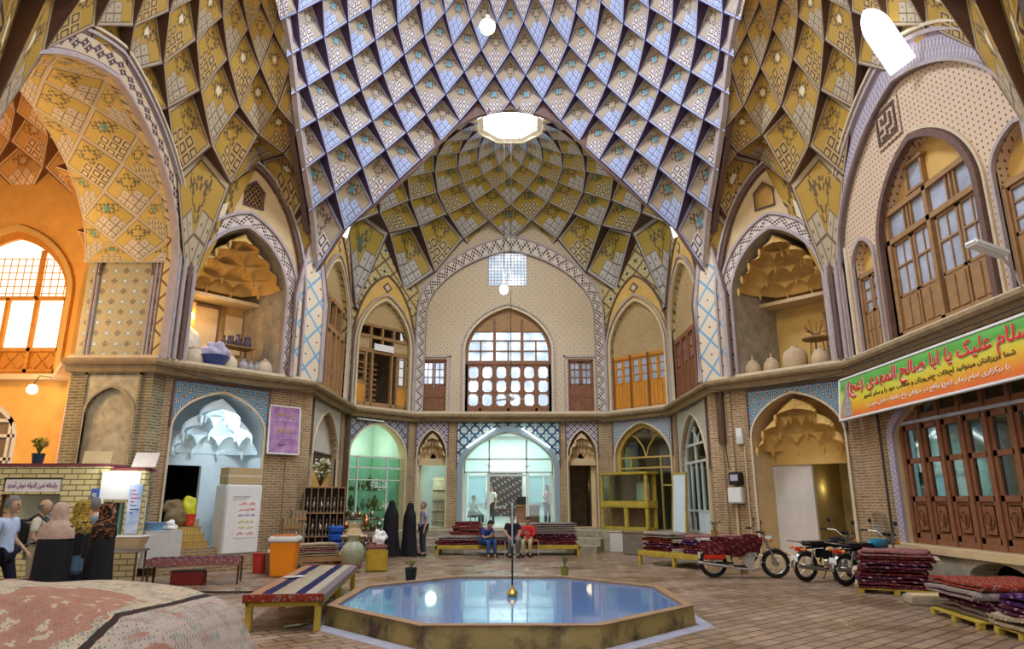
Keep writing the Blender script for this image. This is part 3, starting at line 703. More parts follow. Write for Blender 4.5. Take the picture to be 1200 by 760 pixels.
def corner_upper(P, Q, nm, a_, smx):
    small = [(smx-.28, 9.45), (smx+.28, 9.45), (smx+.28, 9.95), (smx, 10.2), (smx-.28, 9.95)]
    fr, L = wall(nm, P, Q, U0, 12.4, [arch(*a_, 12), small], M['plaster'], .3)
    bm = BM(); i = (a_[0], a_[1]+.12, a_[2], a_[3], a_[4]+.08); o = (a_[0], a_[1]+.62, a_[2], a_[3]+.05, a_[4]+.42)
    band(bm, arch(*i, 14), arch(*o, 14), -.10, 0); struct('trim_niche_arch', bm, M['band_dots'], fr)
    arch_mould(fr, a_, .08, -.14, .02, M['lav'], 12); arch_mould(fr, o, .07, -.16, 0, M['lav'], 14)
    # pointed frame of the squinch field above
    oo = (a_[0]+.05, 3.3, U0, 7.0, 10.55); arch_mould(fr, oo, .09, -.14, 0, M['brownm'], 14, 'trim_squinch')
    arch_mould(fr, (a_[0]+.05, 3.5, U0, 7.0, 10.68), .06, -.2, 0, M['lav'], 14, 'trim_squinch')
    arch_niche(fr, nm, *a_, 1.7, M['plaster_old'], M['plaster_y'], (), .25)
    bm = BM(); t = .05
    tube(bm, [(x, -.03, z) for x, z in small], .035, 6, close=True); struct('trim_moulding', bm, M['brownm'], fr)
    return fr
UDCl = corner_upper(mir(D), mir(C_), 'wall_left_corner_upper', (1.60, 2.5, 4.92, 7.1, 8.75), 1.7)
UCDr = corner_upper(C_, D, 'wall_right_corner_upper', (2.05, 2.5, 4.92, 7.1, 8.75), 1.95)
for fr_, xc in ((UDCl, 1.6), (UCDr, 2.05)):
    muqarnas(fr_, xc, 2.3, 7.25, 7.6, 8.62, 1.4, M['plaster_y'], 4)
    bm = BM(); prism(bm, rect(xc-1.2, xc+1.2, 6.95, 7.05), (), 1.0, 1.68); struct('trim_cornice', bm, M['plaster'], fr_)
# brown lattice grille / ochre field in the two little windows
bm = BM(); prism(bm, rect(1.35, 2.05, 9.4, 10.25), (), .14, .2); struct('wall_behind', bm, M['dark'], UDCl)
bm = BM()
for i in range(6):
    for q in (-1, 1): box(bm, -.015, .015, .06, .10, -.6, .6, mtx=Matrix.Translation((1.42+i*.12, 0, 9.8)) @ Matrix.Rotation(q*.6, 4, 'Y'))
bmesh.ops.bisect_plane(bm, geom=bm.verts[:]+bm.edges[:]+bm.faces[:], plane_co=(0,0,9.42), plane_no=(0,0,-1), clear_outer=True)
bmesh.ops.bisect_plane(bm, geom=bm.verts[:]+bm.edges[:]+bm.faces[:], plane_co=(0,0,10.15), plane_no=(0,0,1), clear_outer=True)
struct('window_grille', bm, M['wood_tan'], UDCl)
bm = BM(); prism(bm, rect(1.6, 2.3, 9.4, 10.25), (), .14, .2); struct('wall_behind', bm, M['plaster_y'], UCDr)
# right side upper wall
oa = (3.45, 6.9, U0, 7.4, 10.85); ia = (3.45, 6.25, U0, 7.25, 10.2)
dA = (1.17, .92, 4.92, 7.0, 7.5); wM = (3.62, 3.1, 4.92, 7.0, 8.72); dB = (6.25, 1.3, 4.92, 7.0, 7.55)
FU, _ = wall('wall_right_upper', D, (8.25, 5.0), U0, 12.5, [arch(*dA), arch(*wM, 14), arch(*dB)], M['dot_wall'], .35)
bm = BM(); band(bm, arch(*ia, 18), arch(*oa, 18), -.12, 0); struct('trim_side_arch', bm, M['band_lav'], FU)
arch_mould(FU, ia, .06, -.18, 0, M['lav'], 18); arch_mould(FU, oa, .08, -.22, 0, M['lav'], 18); arch_mould(FU, (3.45, 7.15, U0, 7.4, 11.0), .06, -.26, 0, M['cream'], 18)
arch_mould(FU, wM, .13, -.12, .05, M['brownm'], 14); arch_mould(FU, (3.62, 3.42, 4.92, 7.0, 8.9), .06, -.05, 0, M['cream'], 14)
for a_ in (dA, dB): arch_mould(FU, a_, .07, -.07, .03, M['lav'], 10)
for a_ in (dA, wM, dB):
    bm = BM(); prism(bm, arch(*a_, 12), (), .22, .3); struct('wall_window_fill', bm, M['plaster_y'], FU)
# left bay: opening arch in the hall's side plane, soffit, frontal upper pier
LO = (3.3, 6.6, U0, 7.2, 10.15)       # local x from (-8.27, 9.1)
FL = frame((-8.27, 9.1), (-8.27, 16.2))
lo_in = (3.35, 6.5, U0, 7.2, 10.05)
bm = BM(); prism(bm, [(-1.5, U0), (.1, U0)]+list(reversed(arch(*lo_in, 18)[2:]))+[(6.6, U0), (7.1, U0), (7.1, 12.5), (-1.5, 12.5)], (), -.0, .15); struct('wall_left_upper', bm, M['gold_lattice'], FL)
bm = BM(); band(bm, arch(3.35, 6.62, U0, 7.2, 10.12, 20), arch(3.35, 7.44, U0, 7.3, 10.66, 20), -.12, 0); struct('trim_side_arch', bm, M['band_zig'], FL)
arch_mould(FL, (3.35, 6.5, U0, 7.2, 10.05), .06, -.18, 0, M['lav'], 20); arch_mould(FL, (3.35, 7.44, U0, 7.3, 10.66), .06, -.2, 0, M['lav'], 20); arch_mould(FL, (3.35, 7.6, U0, 7.3, 10.78), .05, -.24, 0, M['cream'], 20)
def soffit_mat():
    m = cell_mat('soffit_tiles', ((.50,.36,.06),(.62,.44,.12),(.42,.33,.12)), (.60,.50,.28), (.52,.46,.36), (.07,.04,.03), (.10,.06,.05), (.03,.05,.06), (.10,.30,.26)); return m
M['soffit'] = soffit_mat()
def cell_strip(arc, y0, y1, cols, mat, fr, nm, relief=.05):
    """lozenge tiling on a barrel: arc = list of (x,z) points, y0..y1 across"""
    bm = BM(); uvl = bm.loops.layers.uv.verify(); cid = bm.faces.layers.float.new('cid'); par = bm.faces.layers.float.new('par')
    n = len(arc)-1; h = (y1-y0)/cols
    def pt(i, j):
        i = max(0, min(n, i)); f = int(min(n-1, math.floor(i))); t = i-f; x = arc[f][0]*(1-t)+arc[f+1][0]*t; z = arc[f][1]*(1-t)+arc[f+1][1]*t
        return Vector((x, max(y0, min(y1, y0+j*h)), z))
    random.seed(11)
    for k in range(0, n+1):
        for j in range(-1, cols*1+1):
            if (k+j) % 2: continue
            T, R_, Bt, L = pt(k+1, j+.0), pt(k, j+1), pt(k-1, j), pt(k, j-1)
            q = [Bt, R_, T, L]; uniq = []
            c = sum(q, Vector())/4
            try:
                f = bm.faces.new([bm.verts.new(p) for p in q])
                f[cid] = random.random(); f[par] = float(random.random() > .5)
                for l, t in zip(f.loops, ((0, 0), (1, 0), (1, 1), (0, 1))): l[uvl].uv = t
            except ValueError: pass
    return struct(nm, bm, mat, fr)
arcp = arch(3.35, 6.5, U0, 7.2, 10.05, 7)[2:]; cell_strip(arcp, 0.1, 2.1, 3, M['soffit'], FL, 'ceiling_left_soffit')
FJU, _ = wall('wall_left_pier_upper', JP, JQ, U0, 7.6, [], M['spots'], .3)
bm = BM(); 
for x in (.22, .30, 1.62, 1.70, 1.80): tube(bm, [(x, -.03, U0+.08), (x, -.03, 7.6)], .028, 6)
struct('trim_pilaster', bm, M['lav'], FJU)
bm = BM(); pa = arch(.96, 1.30, U0, 6.9, 8.3, 10)[2:]; tube(bm, [(x, -.04, z) for x, z in pa], .035, 6); struct('trim_moulding', bm, M['brownm'], FJU)
# front pier edge of the left bay nearer the camera and the same on the right
for sg, nm in ((-1, 'left'), (1, 'right')):
    bm = BM(); pts = []
    x = 8.22*sg
    for i, o in enumerate((0, .16, .34, .5, .66)):
        tube(bm, [(x-sg*.05*i, 9.72-o, 0), (x-sg*.05*i, 9.72-o, 9), (x-sg*(.3+.05*i), 9.6-o, 12.2)], .09, 8)
    struct('trim_near_pilaster_'+nm, bm, M['lav'])
# clustered ribs at the pillars
def cluster(p, q, n, z0, z1, mat, nm='trim_pilaster', r=.05, lean=None):
    bm = BM()
    for i in range(n):
        t = i/(n-1); x, y = p[0]*(1-t)+q[0]*t, p[1]*(1-t)+q[1]*t
        tube(bm, [(x, y, z0), (x, y, z1)], r, 8)
    return struct(nm, bm, mat)
for sg in (-1, 1):
    # corner D
    bm = BM(); slab(bm, [(sg*8.3, 15.75), (sg*8.05, 16.25), (sg*8.3, 16.5), (sg*8.6, 16.2)], U0, 7.2); struct('trim_pier', bm, M['cream'])
    for i, mt in enumerate((M['cream'], M['lav'], M['lav'], M['brownm'], M['lav'])):
        x, y = sg*(8.22-.07*i), 15.78+.14*i if i < 4 else 16.3
        bm = BM(); tube(bm, [(x, y, U0+.06), (x, y, 6.9), (x+sg*.02, y+.02, 7.6)], .055, 8); struct('trim_pilaster', bm, mt)
    # corner C: blue diamond panel facing the hall, tapering upwards
    P, Q = Vector((sg*6.12, 18.42)), Vector((sg*5.56, 19.45))
    fr_ = frame(P, Q) if sg < 0 else frame(Q, P); L = (P-Q).length
    bm = BM(); prism(bm, [(.04, U0), (L-.04, U0), (L-.04, 7.2), (L*.72, 8.6), (L*.5, 9.7), (L*.28, 8.6), (.04, 7.2)], (), -.12, .3); struct('wall_pillar_panel', bm, M['diamond_blue'], fr_)
    for x0, s in ((0, 1), (L, -1)):
        for k, mt in ((0, M['lav']), (.07, M['lav']), (-.08, M['brownm'])):
            bm = BM(); tube(bm, [(x0+s*k, -.14, U0+.06), (x0+s*k, -.14, 7.2), (x0+s*(.26*L/1.0)+s*k*.6, -.12, 8.6), (L*.5+s*k*.3, -.1, 9.75)], .04, 8); struct('trim_pilaster', bm, mt, fr_)
    bm = BM(); slab(bm, [(sg*6.0, 18.6), (sg*5.6, 19.3), (sg*6.3, 19.6), (sg*6.4, 18.9)], 0, 7.2); struct('wall_pillar_core', bm, M['brick'])
# main transverse arch of the far bay and side arches of the dome
def arch_rib(nm, pts_lo, dz, dy, mat, axis='y'):
    bm = BM(); uvl = bm.loops.layers.uv.verify(); rows = []; Ln = 0; prev = None
    for p in pts_lo:
        if prev is not None: Ln += (Vector(p)-Vector(prev)).length
        prev = p; q = Vector(dy)
        rows.append(([bm.verts.new(p), bm.verts.new(Vector(p)+q), bm.verts.new(Vector(p)+q+Vector((0, 0, dz))), bm.verts.new(Vector(p)+Vector((0, 0, dz)))], Ln))
    for (a, la), (b, lb) in zip(rows, rows[1:]):
        for j in range(4):
            f = bm.faces.new((a[j], a[(j+1) % 4], b[(j+1) % 4], b[j]))
            for l, t in zip(f.loops, ((la, 0), (la, 1), (lb, 1), (lb, 0))): l[uvl].uv = t
    return struct(nm, bm, mat)
N_ = 40; arch_rib('trim_main_arch', [(-5.72+11.44*i/N_, 18.95, z_main(-5.72+11.44*i/N_, 18.95)-.02) for i in range(N_+1)], 1.0, (0, .14, 0), M['brownm'])
for sg in (-1, 1):
    ys = [6.7+(18.9-6.7)*i/N_ for i in range(N_+1)]
    arch_rib('trim_dome_arch', [(sg*5.62, y, z_main(5.62, y)-.04) for y in ys], .55, (sg*.14, 0, 0), M['lav'])
    arch_rib('trim_dome_arch', [(sg*5.84, y, z_main(5.62, y)+.1) for y in ys], .5, (sg*.16, 0, 0), M['brownm'])
# glazed light openings high in the bay sides
for sg in (-1, 1):
    bm = BM(); prism(bm, arch(0, .62, -.5, .1, .5), (), 0, .06)
    o = struct('window_bay_light', bm, M['glass_sky']); o.matrix_local = Matrix.Translation((sg*5.45, 21.0, 10.55)) @ Matrix.Rotation(-sg*pi/2*.75, 4, 'Z') @ Matrix.Rotation(.25, 4, 'X')
bm = BM(); prism(bm, arch(0, .62, -.8, .1, .6), (), 0, .06)
o = struct('window_side_light', bm, M['glass_sky']); o.matrix_local = Matrix.Translation((7.5, 11.95, 10.75)) @ Matrix.Rotation(-pi/2*.85, 4, 'Z') @ Matrix.Rotation(.55, 4, 'X')
# outer room seen through the left bay
FRB, _ = wall('wall_left_room', (-17, 18), (-11.8, 18), 0, 12.2, [arch(3.15, 3.4, 4.9, 7.1, 8.95, 12), arch(2.8, 2.6, .6, 3.2, 4.3, 12)], M['orange_wall'], .3)
FRS, _ = wall('wall_left_room_side', (-11.8, 18), (-10.3, 16.1), 0, 12.2, [arch(1.2, 1.6, 4.9, 6.9, 8.3, 12)], M['orange_wall'], .3)
arch_mould(FRB, (3.15, 3.4, 4.9, 7.1, 8.95), .14, -.12, .02, M['plaster_y'], 12); arch_mould(FRS, (1.2, 1.6, 4.9, 6.9, 8.3), .08, -.08, .02, M['plaster_y'], 12)
struct('trim_room_ledge', sweep([(-17, 17.9), (-11.8, 17.9), (-10.35, 16.0)], [(-.1, 4.66), (.3, 4.66), (.3, 4.8), (-.1, 4.8)]), M['plaster'])

# pale ring with the octagonal oculus of the far bay
bm = BM(); n = 8; A0 = pi/8
io = [Vector((.96*cos(A0+i*2*pi/n), BY+1.0*sin(A0+i*2*pi/n), 13.70)) for i in range(n)]; oo_ = [Vector((1.16*cos(A0+i*2*pi/n), BY+1.16*sin(A0+i*2*pi/n), 13.60)) for i in range(n)]
up = [p+Vector((0, 0, .5)) for p in io]
VI, VO, VU = ([bm.verts.new(p) for p in q] for q in (io, oo_, up))
for i in range(n):
    j = (i+1) % n; bm.faces.new((VI[i], VI[j], VO[j], VO[i]))
struct('trim_oculus_ring', bm, M['cream'])
bm = BM(); sb = [bm.verts.new(p+Vector((0, 0, .12))) for p in oo_]; bm.faces.new(sb); bmesh.ops.solidify(bm, geom=bm.faces[:], thickness=.03); struct('window_oculus', bm, M['glass_sky'])
# ---------------------------------------------------------------- joinery: windows and doors
WN = [0]; DN = [0]
def frame_grid(bm, x0, x1, z0, z1, cols, rows, y0=.0, y1=.07, t=.05, edge=.07):
    box(bm, x0, x0+edge, y0, y1, z0, z1); box(bm, x1-edge, x1, y0, y1, z0, z1); box(bm, x0, x1, y0, y1, z0, z0+edge); box(bm, x0, x1, y0, y1, z1-edge, z1)
    for i in range(1, cols): x = x0+(x1-x0)*i/cols; box(bm, x-t/2, x+t/2, y0+.01, y1-.01, z0, z1)
    for i in range(1, rows): z = z0+(z1-z0)*i/rows; box(bm, x0, x1, y0+.012, y1-.012, z-t/2, z+t/2)
def window(fr, build, mat, panes=(), kind='window'):
    k = WN if kind == 'window' else DN; k[0] += 1
    bm = BM(); build(bm); o = struct('%s_%d' % (kind, k[0]), bm, mat, fr)
    for nm, pb, pm in panes:
        bm = BM(); pb(bm); obj(nm, bm, pm, o)
    return o
def leaf(bm, x0, x1, z0, z1, y, split, cols=2, rows=3, panels=2, t=.035):
    """one door leaf: glazed grid on top, raised panels below"""
    zs = z0+(z1-z0)*split
    frame_grid(bm, x0, x1, zs, z1, cols, rows, y, y+.05, t, .055)
    box(bm, x0, x1, y+.012, y+.045, z0, zs+.03)
    ph = (zs-z0-.06)/panels
    for i in range(panels):
        for c in range(2 if (x1-x0) > .3 else 1):
            n = 2 if (x1-x0) > .3 else 1; w_ = (x1-x0-.06)/n
            a, b = x0+.03+c*w_+.02, x0+.03+(c+1)*w_-.02
            bbox(bm, a, b, y-.012, y+.02, z0+.04+i*ph, z0+.04+(i+1)*ph-.03, .012)
# 1: big arched window of the far wall
xc, w_, z0, zs, za = wa
def bw(bm):
    ww = 3.28; x0 = xc-ww/2
    band(bm, arch(xc, ww-.12, z0, zs, za-.08, 14), arch(xc, ww+.1, z0, zs, za, 14), .10, .22)
    for i in range(7):
        x = x0+ww*i/6; box(bm, x-.045, x+.045, .1, .2, 4.95, 6.85)
    for x in (x0+ww/3, x0+2*ww/3): box(bm, x-.06, x+.06, .08, .2, 4.95, 8.62)
    box(bm, x0, x0+ww, .07, .22, 6.78, 6.93); box(bm, x0, x0+ww, .1, .2, 4.92, 5.06)
    for i in range(6):                       # panes with rounded corners, cut out of a solid leaf
        a, b = x0+ww*i/6+.045, x0+ww*(i+1)/6-.045; hs = []
        for r_ in range(3):
            c0, c1 = 5.16+r_*.54, 5.16+r_*.54+.46; q = .09
            hs.append([(a+q+.03, c0), (b-q-.03, c0), (b-.04, c0+q), (b-.04, c1-q), (b-q-.03, c1), (a+q+.03, c1), (a+.04, c1-q), (a+.04, c0+q)])
        prism(bm, rect(a, b, 5.04, 6.80), hs, .13, .17)
    for i in range(3):
        a, b = x0+ww*i/3+.06, x0+ww*(i+1)/3-.06; m_ = (a+b)/2
        box(bm, m_-.03, m_+.03, .12, .18, 6.9, 7.75)
        for z in (7.33, 7.75, 8.12): box(bm, a, b, .12, .18, z-.025, z+.025)
def fillarch(y0, y1, zlo, zhi=None, a_=wa):
    def f(bm):
        prism(bm, arch(*a_, 14), (), y0, y1)
        bmesh.ops.bisect_plane(bm, geom=bm.verts[:]+bm.edges[:]+bm.faces[:], plane_co=(0,0,zlo), plane_no=(0,0,-1), clear_outer=True)
        if zhi: bmesh.ops.bisect_plane(bm, geom=bm.verts[:]+bm.edges[:]+bm.faces[:], plane_co=(0,0,zhi), plane_no=(0,0,1), clear_outer=True)
    return f
window(FAAu, bw, M['wood'], [('lower_pane', fillarch(.19, .21, 4.95, 6.85), M['glass_milk']), ('upper_pane', fillarch(.19, .21, 6.85, 8.14), M['glass_day']), ('timber_head', fillarch(.12, .2, 8.14), M['wood_tan'])])
# 2: small doors at both sides
for x in (.2, 5.96):
    def bd(bm, x=x):
        box(bm, x, x+.06, .05, .18, 4.94, 6.98); box(bm, x+.94, x+1, .05, .18, 4.94, 6.98); box(bm, x, x+1, .05, .18, 6.9, 6.98)
        leaf(bm, x+.06, x+.49, 4.95, 6.9, .1, .52, 2, 3, 2, .03); leaf(bm, x+.51, x+.94, 4.95, 6.9, .1, .52, 2, 3, 2, .03)
    window(FAAu, bd, M['wood'], [('pane', lambda bm, x=x: box(bm, x+.05, x+.95, .15, .16, 5.9, 6.9), M['glass_day' if x < 1 else 'glass_cloudy'])], 'door')
# 3: white grille window
def bg_(bm):
    frame_grid(bm, 2.78, 4.40, 9.98, 11.45, 12, 11, .04, .07, .022, .05)
window(FAAu, bg_, M['lav'], [('pane', lambda bm: box(bm, 2.7, 4.5, .2, .21, 9.9, 11.5), M['glass_milk'])])
# 4: timber balcony, left diagonal
def ub(bm):
    for z0_, z1_ in ((4.92, 5.1), (6.95, 7.1), (7.5, 7.62), (7.95, 8.05)): box(bm, .2, 2.65, .1, .24, z0_, z1_)
    for x in (.26, .72, 1.0, 1.9, 2.15, 2.56): box(bm, x-.04, x+.04, .1, .22, 4.95, 7.0)
    for x in (.9, 1.42, 1.95): box(bm, x-.04, x+.04, .1, .22, 7.1, 8.05)
    for x0, x1 in ((.3, .72), (2.15, 2.56)): leaf(bm, x0, x1, 5.05, 6.9, .12, .42, 1, 3, 1)
    for i in range(9): box(bm, 1.05, 1.85, 1.0, 1.04, 5.1+i*.2, 5.16+i*.2)
o4 = window(UBAl, ub, M['wood_tan'], [('shutter_panel', lambda bm: (box(bm, .34, .68, .10, .13, 5.1, 5.72), box(bm, 2.19, 2.52, .10, .13, 5.1, 5.72)), M['wood_orange']),
  ('brick_head', fillarch(.14, .24, 8.05, None, (1.42, 2.35, 4.92, 7.2, 9.0)), M['brick_fine']), ('brick_infill', lambda bm: (box(bm, .25, .92, .15, .24, 7.1, 7.5), box(bm, 1.95, 2.6, .15, .24, 7.12, 7.5)), M['brick_fine']), ('rail', lambda bm: (box(bm, 1.0, 1.9, .02, .06, 7.05, 7.30),), M['white'])])
room(UBAl, .2, 2.7, 4.85, 9.2, .8, 2.4, M['room_brown'])
# 5: orange doors, right diagonal
a5 = (1.58, 2.45, 4.92, 7.2, 9.0)
def uo(bm):
    box(bm, .36, 2.8, .08, .22, 6.85, 6.97)
    for i in range(3):
        x = .42+i*.80; box(bm, x-.07, x, .08, .22, 4.92, 6.9)
        leaf(bm, x, x+.36, 4.96, 6.85, .12, .5, 1, 3, 1, .03); leaf(bm, x+.37, x+.73, 4.96, 6.85, .12, .5, 1, 3, 1, .03)
    box(bm, 2.76, 2.82, .08, .22, 4.92, 6.9)
window(UABr, uo, M['wood_orange'], [('pane', lambda bm: box(bm, .4, 2.78, .165, .175, 5.8, 6.85), M['glass_cloudy']), ('plaster_head', fillarch(.14, .26, 6.95, None, a5), M['brick_fine']),
  ('post', lambda bm: [box(bm, .34+i*.8, .41+i*.8, .04, .2, 4.9, 6.98) for i in range(4)], M['wood'])])
# 6, 7: narrow arches of the bay sides
def un(xc):
    def f(bm):
        box(bm, xc-1.8, xc+1.8, .06, .2, 6.9, 7.06); box(bm, xc-1.8, xc+1.8, .06, .2, 4.9, 5.04)
        for i in range(5): x = xc-1.75+i*.85; box(bm, x-.06, x+.06, .04, .2, 4.95, 6.95)
        for i in range(4): x = xc-1.69+i*.85; leaf(bm, x, x+.36, 5.02, 6.9, .1, .55, 1, 2, 1); leaf(bm, x+.37, x+.73, 5.02, 6.9, .1, .55, 1, 2, 1)
    return f
window(UBCr, un(2.4), M['wood'], [('pane', lambda bm: box(bm, .6, 4.2, .15, .16, 5.9, 6.9), M['glass_cloudy']), ('brick_head', fillarch(.14, .26, 6.95, None, (2.4, 3.7, 4.92, 7.3, 9.35)), M['brick_fine'])])
def ul(bm):
    xc = 2.6
    for z in (4.92, 6.95, 7.9): box(bm, xc-1.8, xc+1.8, .05, .2, z, z+.16)
    for i in range(7): x = xc-1.75+i*.58; box(bm, x-.06, x+.06, .04, .2, 4.95, 6.95)
    for i in range(4): x = xc-1.2+i*.8; box(bm, x-.06, x+.06, .04, .2, 7.1, 8.0)
    for x in (xc-1.7, xc-.55, xc+.6): box(bm, x, x+.5, .12, .16, 5.0, 6.95)
window(UCBl, ul, M['wood_tan'], [('brick_head', fillarch(.14, .26, 8.05, None, (2.6, 3.6, 4.92, 7.3, 9.3)), M['brick_fine'])])
room(UCBl, .7, 4.5, 4.85, 9.4, .5, 2.0, M['room_brown'])
# 8: right upper wall
def leafx(bm, x0, x1, z0, z1, y, split, cols, rows, panels): leaf(bm, x0, x1, z0, z1, y, split, cols, rows, panels, .04)
def wbig(bm):
    x0, x1 = 2.12, 5.12
    for x in (x0, 3.62-.06, x1-.12): box(bm, x, x+.12, .02, .2, 4.92, 7.72)
    for z in (4.92, 6.98, 7.62): box(bm, x0, x1, .02, .2, z, z+.11)
    for i in range(4):
        a = x0+.12+i*.72+(.0 if i < 2 else .06); leaf(bm, a, a+.66, 5.03, 6.98, .08, .38, 2, 1, 1, .03); box(bm, a+.05, a+.61, .08, .13, 6.42, 6.46)
    for i in range(2):
        a = x0+.12+i*1.44
        for x in (a+.55, a+.68, a+.80): box(bm, x-.02, x+.02, .06, .16, 7.08, 7.64)
    # small hanging window in the tympanum
    box(bm, 2.88, 3.58, .10, .22, 7.82, 7.88); box(bm, 2.84, 3.62, .08, .22, 8.42, 8.48); box(bm, 2.92, 2.99, .12, .22, 7.85, 8.45); box(bm, 3.47, 3.54, .12, .22, 7.85, 8.45)
window(FU, wbig, M['wood_tan'], [('pane', lambda bm: (box(bm, 2.15, 5.1, .115, .125, 5.75, 7.65), box(bm, 2.95, 3.5, .18, .2, 7.85, 8.45)), M['glass_cloudy'])])
def wsm(xc, hw):
    def f(bm):
        box(bm, xc-hw, xc-hw+.07, .04, .2, 4.92, 6.72); box(bm, xc+hw-.07, xc+hw, .04, .2, 4.92, 6.72); box(bm, xc-hw, xc+hw, .04, .2, 6.66, 6.76)
        leaf(bm, xc-hw+.07, xc-.01, 4.95, 6.66, .08, .5, 1, 3, 2); leaf(bm, xc+.01, xc+hw-.07, 4.95, 6.66, .08, .5, 1, 3, 2)
    return f
window(FU, wsm(1.17, .45), M['wood_tan'], [('pane', lambda bm: box(bm, .78, 1.56, .12, .13, 5.8, 6.66), M['glass_cloudy'])], 'door')
window(FU, wsm(6.25, .63), M['wood_tan'], [('pane', lambda bm: box(bm, 5.68, 6.82, .12, .13, 5.8, 6.66), M['glass_cloudy'])], 'door')
# square kufic panel high on the right wall
bm = BM()
S = ["#########","#...#...#","#.#.#.#.#","#.###.#.#","#.....#.#","###.###.#","#...#...#","#.###.###","#########"]
for r_, row in enumerate(S):
    for c, ch in enumerate(row):
        if ch == '#': box(bm, c*.075, c*.075+.06, -.045, -.01, -r_*.075, -r_*.075+.06)
pan = BM(); box(pan, -.06, .74, -.02, .0, -.68, .14)
ko = thing('kufic_tile_panel', 'square tile panel of interlaced straight bars high on the right wall above the arched window', 'tile panel', mtx=FU @ Matrix.Translation((2.5, -.02, 9.85)) @ Matrix.Scale(1.12, 4))
obj('tile_ground', pan, M['lav_lattice'], ko); obj('interlaced_bars', bm, M['brownm'], ko)
# 9: shops
def fr9(bm):
    xc = 3.63
    for z in (.62, 3.12, 2.62-.0): box(bm, 1.9, 5.36, .66, .72, z, z+.06)
    for x in (1.9, 2.85, 4.30, 5.3): box(bm, x, x+.06, .66, .72, .62, 3.95 if x in (2.85, 4.30) else 3.15)
    for x in (1.98, 4.38): box(bm, x, x+.04, .67, .71, .62, 2.65)
    for x in (2.81, 5.24): box(bm, x, x+.04, .67, .71, .62, 2.65)
    box(bm, 2.9, 4.3, .62, .70, 2.5, 2.58)
window(FAA, fr9, M['white_metal'], [('pane', lambda bm: (box(bm, 1.9, 2.86, .69, .70, .66, 3.12), box(bm, 4.36, 5.3, .69, .70, .66, 3.12), box(bm, 1.95, 5.3, .69, .70, 3.16, 3.9)), M['glass'])])
def fg(bm, x0=.22, x1=2.56, mid=None):
    for z in (.9, 2.72, 3.1): box(bm, x0, x1, .2, .26, z, z+.06)
    for x in (x0+.42, x1-.62): box(bm, x, x+.06, .2, .26, .62, 3.15)
    box(bm, x0, x1, .2, .26, 2.3, 2.34)
window(FBAl, fg, M['white_metal'], [('pane', lambda bm: box(bm, .2, 2.56, .23, .24, .62, 3.14), M['glass_green'])])
bm = BM(); 
tube(bm, [(1.37, .22, 3.15)]+[(1.37-1.2*sin(t*.16), .22, 3.15+.0+1.1*sin(t*.25)*(1-.2*t/6)) for t in range(1, 7)], .02, 6)
def fy(bm):
    x0, x1 = .42, 2.78; a_ = (1.60, 2.36, .62, 3.15, 4.3)
    band(bm, arch(1.6, 2.2, .62, 3.15, 4.2, 14), arch(1.6, 2.42, .62, 3.15, 4.34, 14), .12, .3)
    for z in (2.72, 3.1): box(bm, x0, x1, .2, .26, z, z+.06)
    for x in (.9, 2.2): box(bm, x, x+.05, .2, .26, .62 if x > 1 else 2.72, 3.12)
    box(bm, 2.2, x1, .2, .26, 2.1, 2.15)
    for s in (-1, 1): tube(bm, [(1.6, .23, 3.13), (1.6+s*.12, .23, 3.5), (1.6+s*.4, .23, 3.85), (1.6+s*.75, .23, 4.02)], .025, 6)
M['yellow_frame'] = flat('ochre_frame', (.55, .38, .10), .6, var=.15)
window(FABr, fy, M['yellow_frame'], [('pane', lambda bm: box(bm, .42, 2.78, .24, .25, .62, 4.25), M['glass'])])
def fw(bm):
    xc = 2.45
    band(bm, arch(xc, 3.0, .6, 2.5, 4.1, 14), arch(xc, 3.2, .6, 2.5, 4.25, 14), .1, .2)
    for z in (.62, 1.25, 2.75, 3.3): box(bm, .9, 4.0, .12, .2, z, z+.07)
    for i in range(1, 5): x = .9+3.1*i/5; box(bm, x-.03, x+.03, .12, .2, .62, 2.8 if i != 2 else 3.9)
    for s in (-1, 1): tube(bm, [(xc, .16, 3.33), (xc+s*.15, .16, 3.6), (xc+s*.7, .16, 3.85)], .025, 6)
window(FBCr, fw, M['white_metal'], [('pane', lambda bm: box(bm, .9, 4.0, .15, .16, 1.3, 4.1), M['glass']), ('lower_panel', lambda bm: box(bm, 2.1, 4.0, .13, .17, .64, 1.26), M['plaster_pale'])])
# left bay shop lunette with vent slots
def lun(bm):
    prism(bm, [(x, z) for x, z in arch(2.55, 2.86, 3.0, 3.05, 4.27, 12)], (), .2, .24)
bm = BM(); lun(bm); struct('wall_lunette', bm, M['plaster_w'], FCBl)
bm = BM()
for i in range(13): box(bm, 1.15+i*.22, 1.24+i*.22, .16, .24, 2.65, 3.02)
box(bm, 1.1, 4.0, .15, .25, 2.6, 2.66); box(bm, 1.1, 4.0, .15, .25, 3.0, 3.05); struct('trim_vent_bars', bm, M['wood_dark'], FCBl)
bm = BM(); box(bm, 1.6, 4.0, .2, .24, .0, 2.6); struct('wall_shop_board', bm, M['plaster_y'], FCBl)
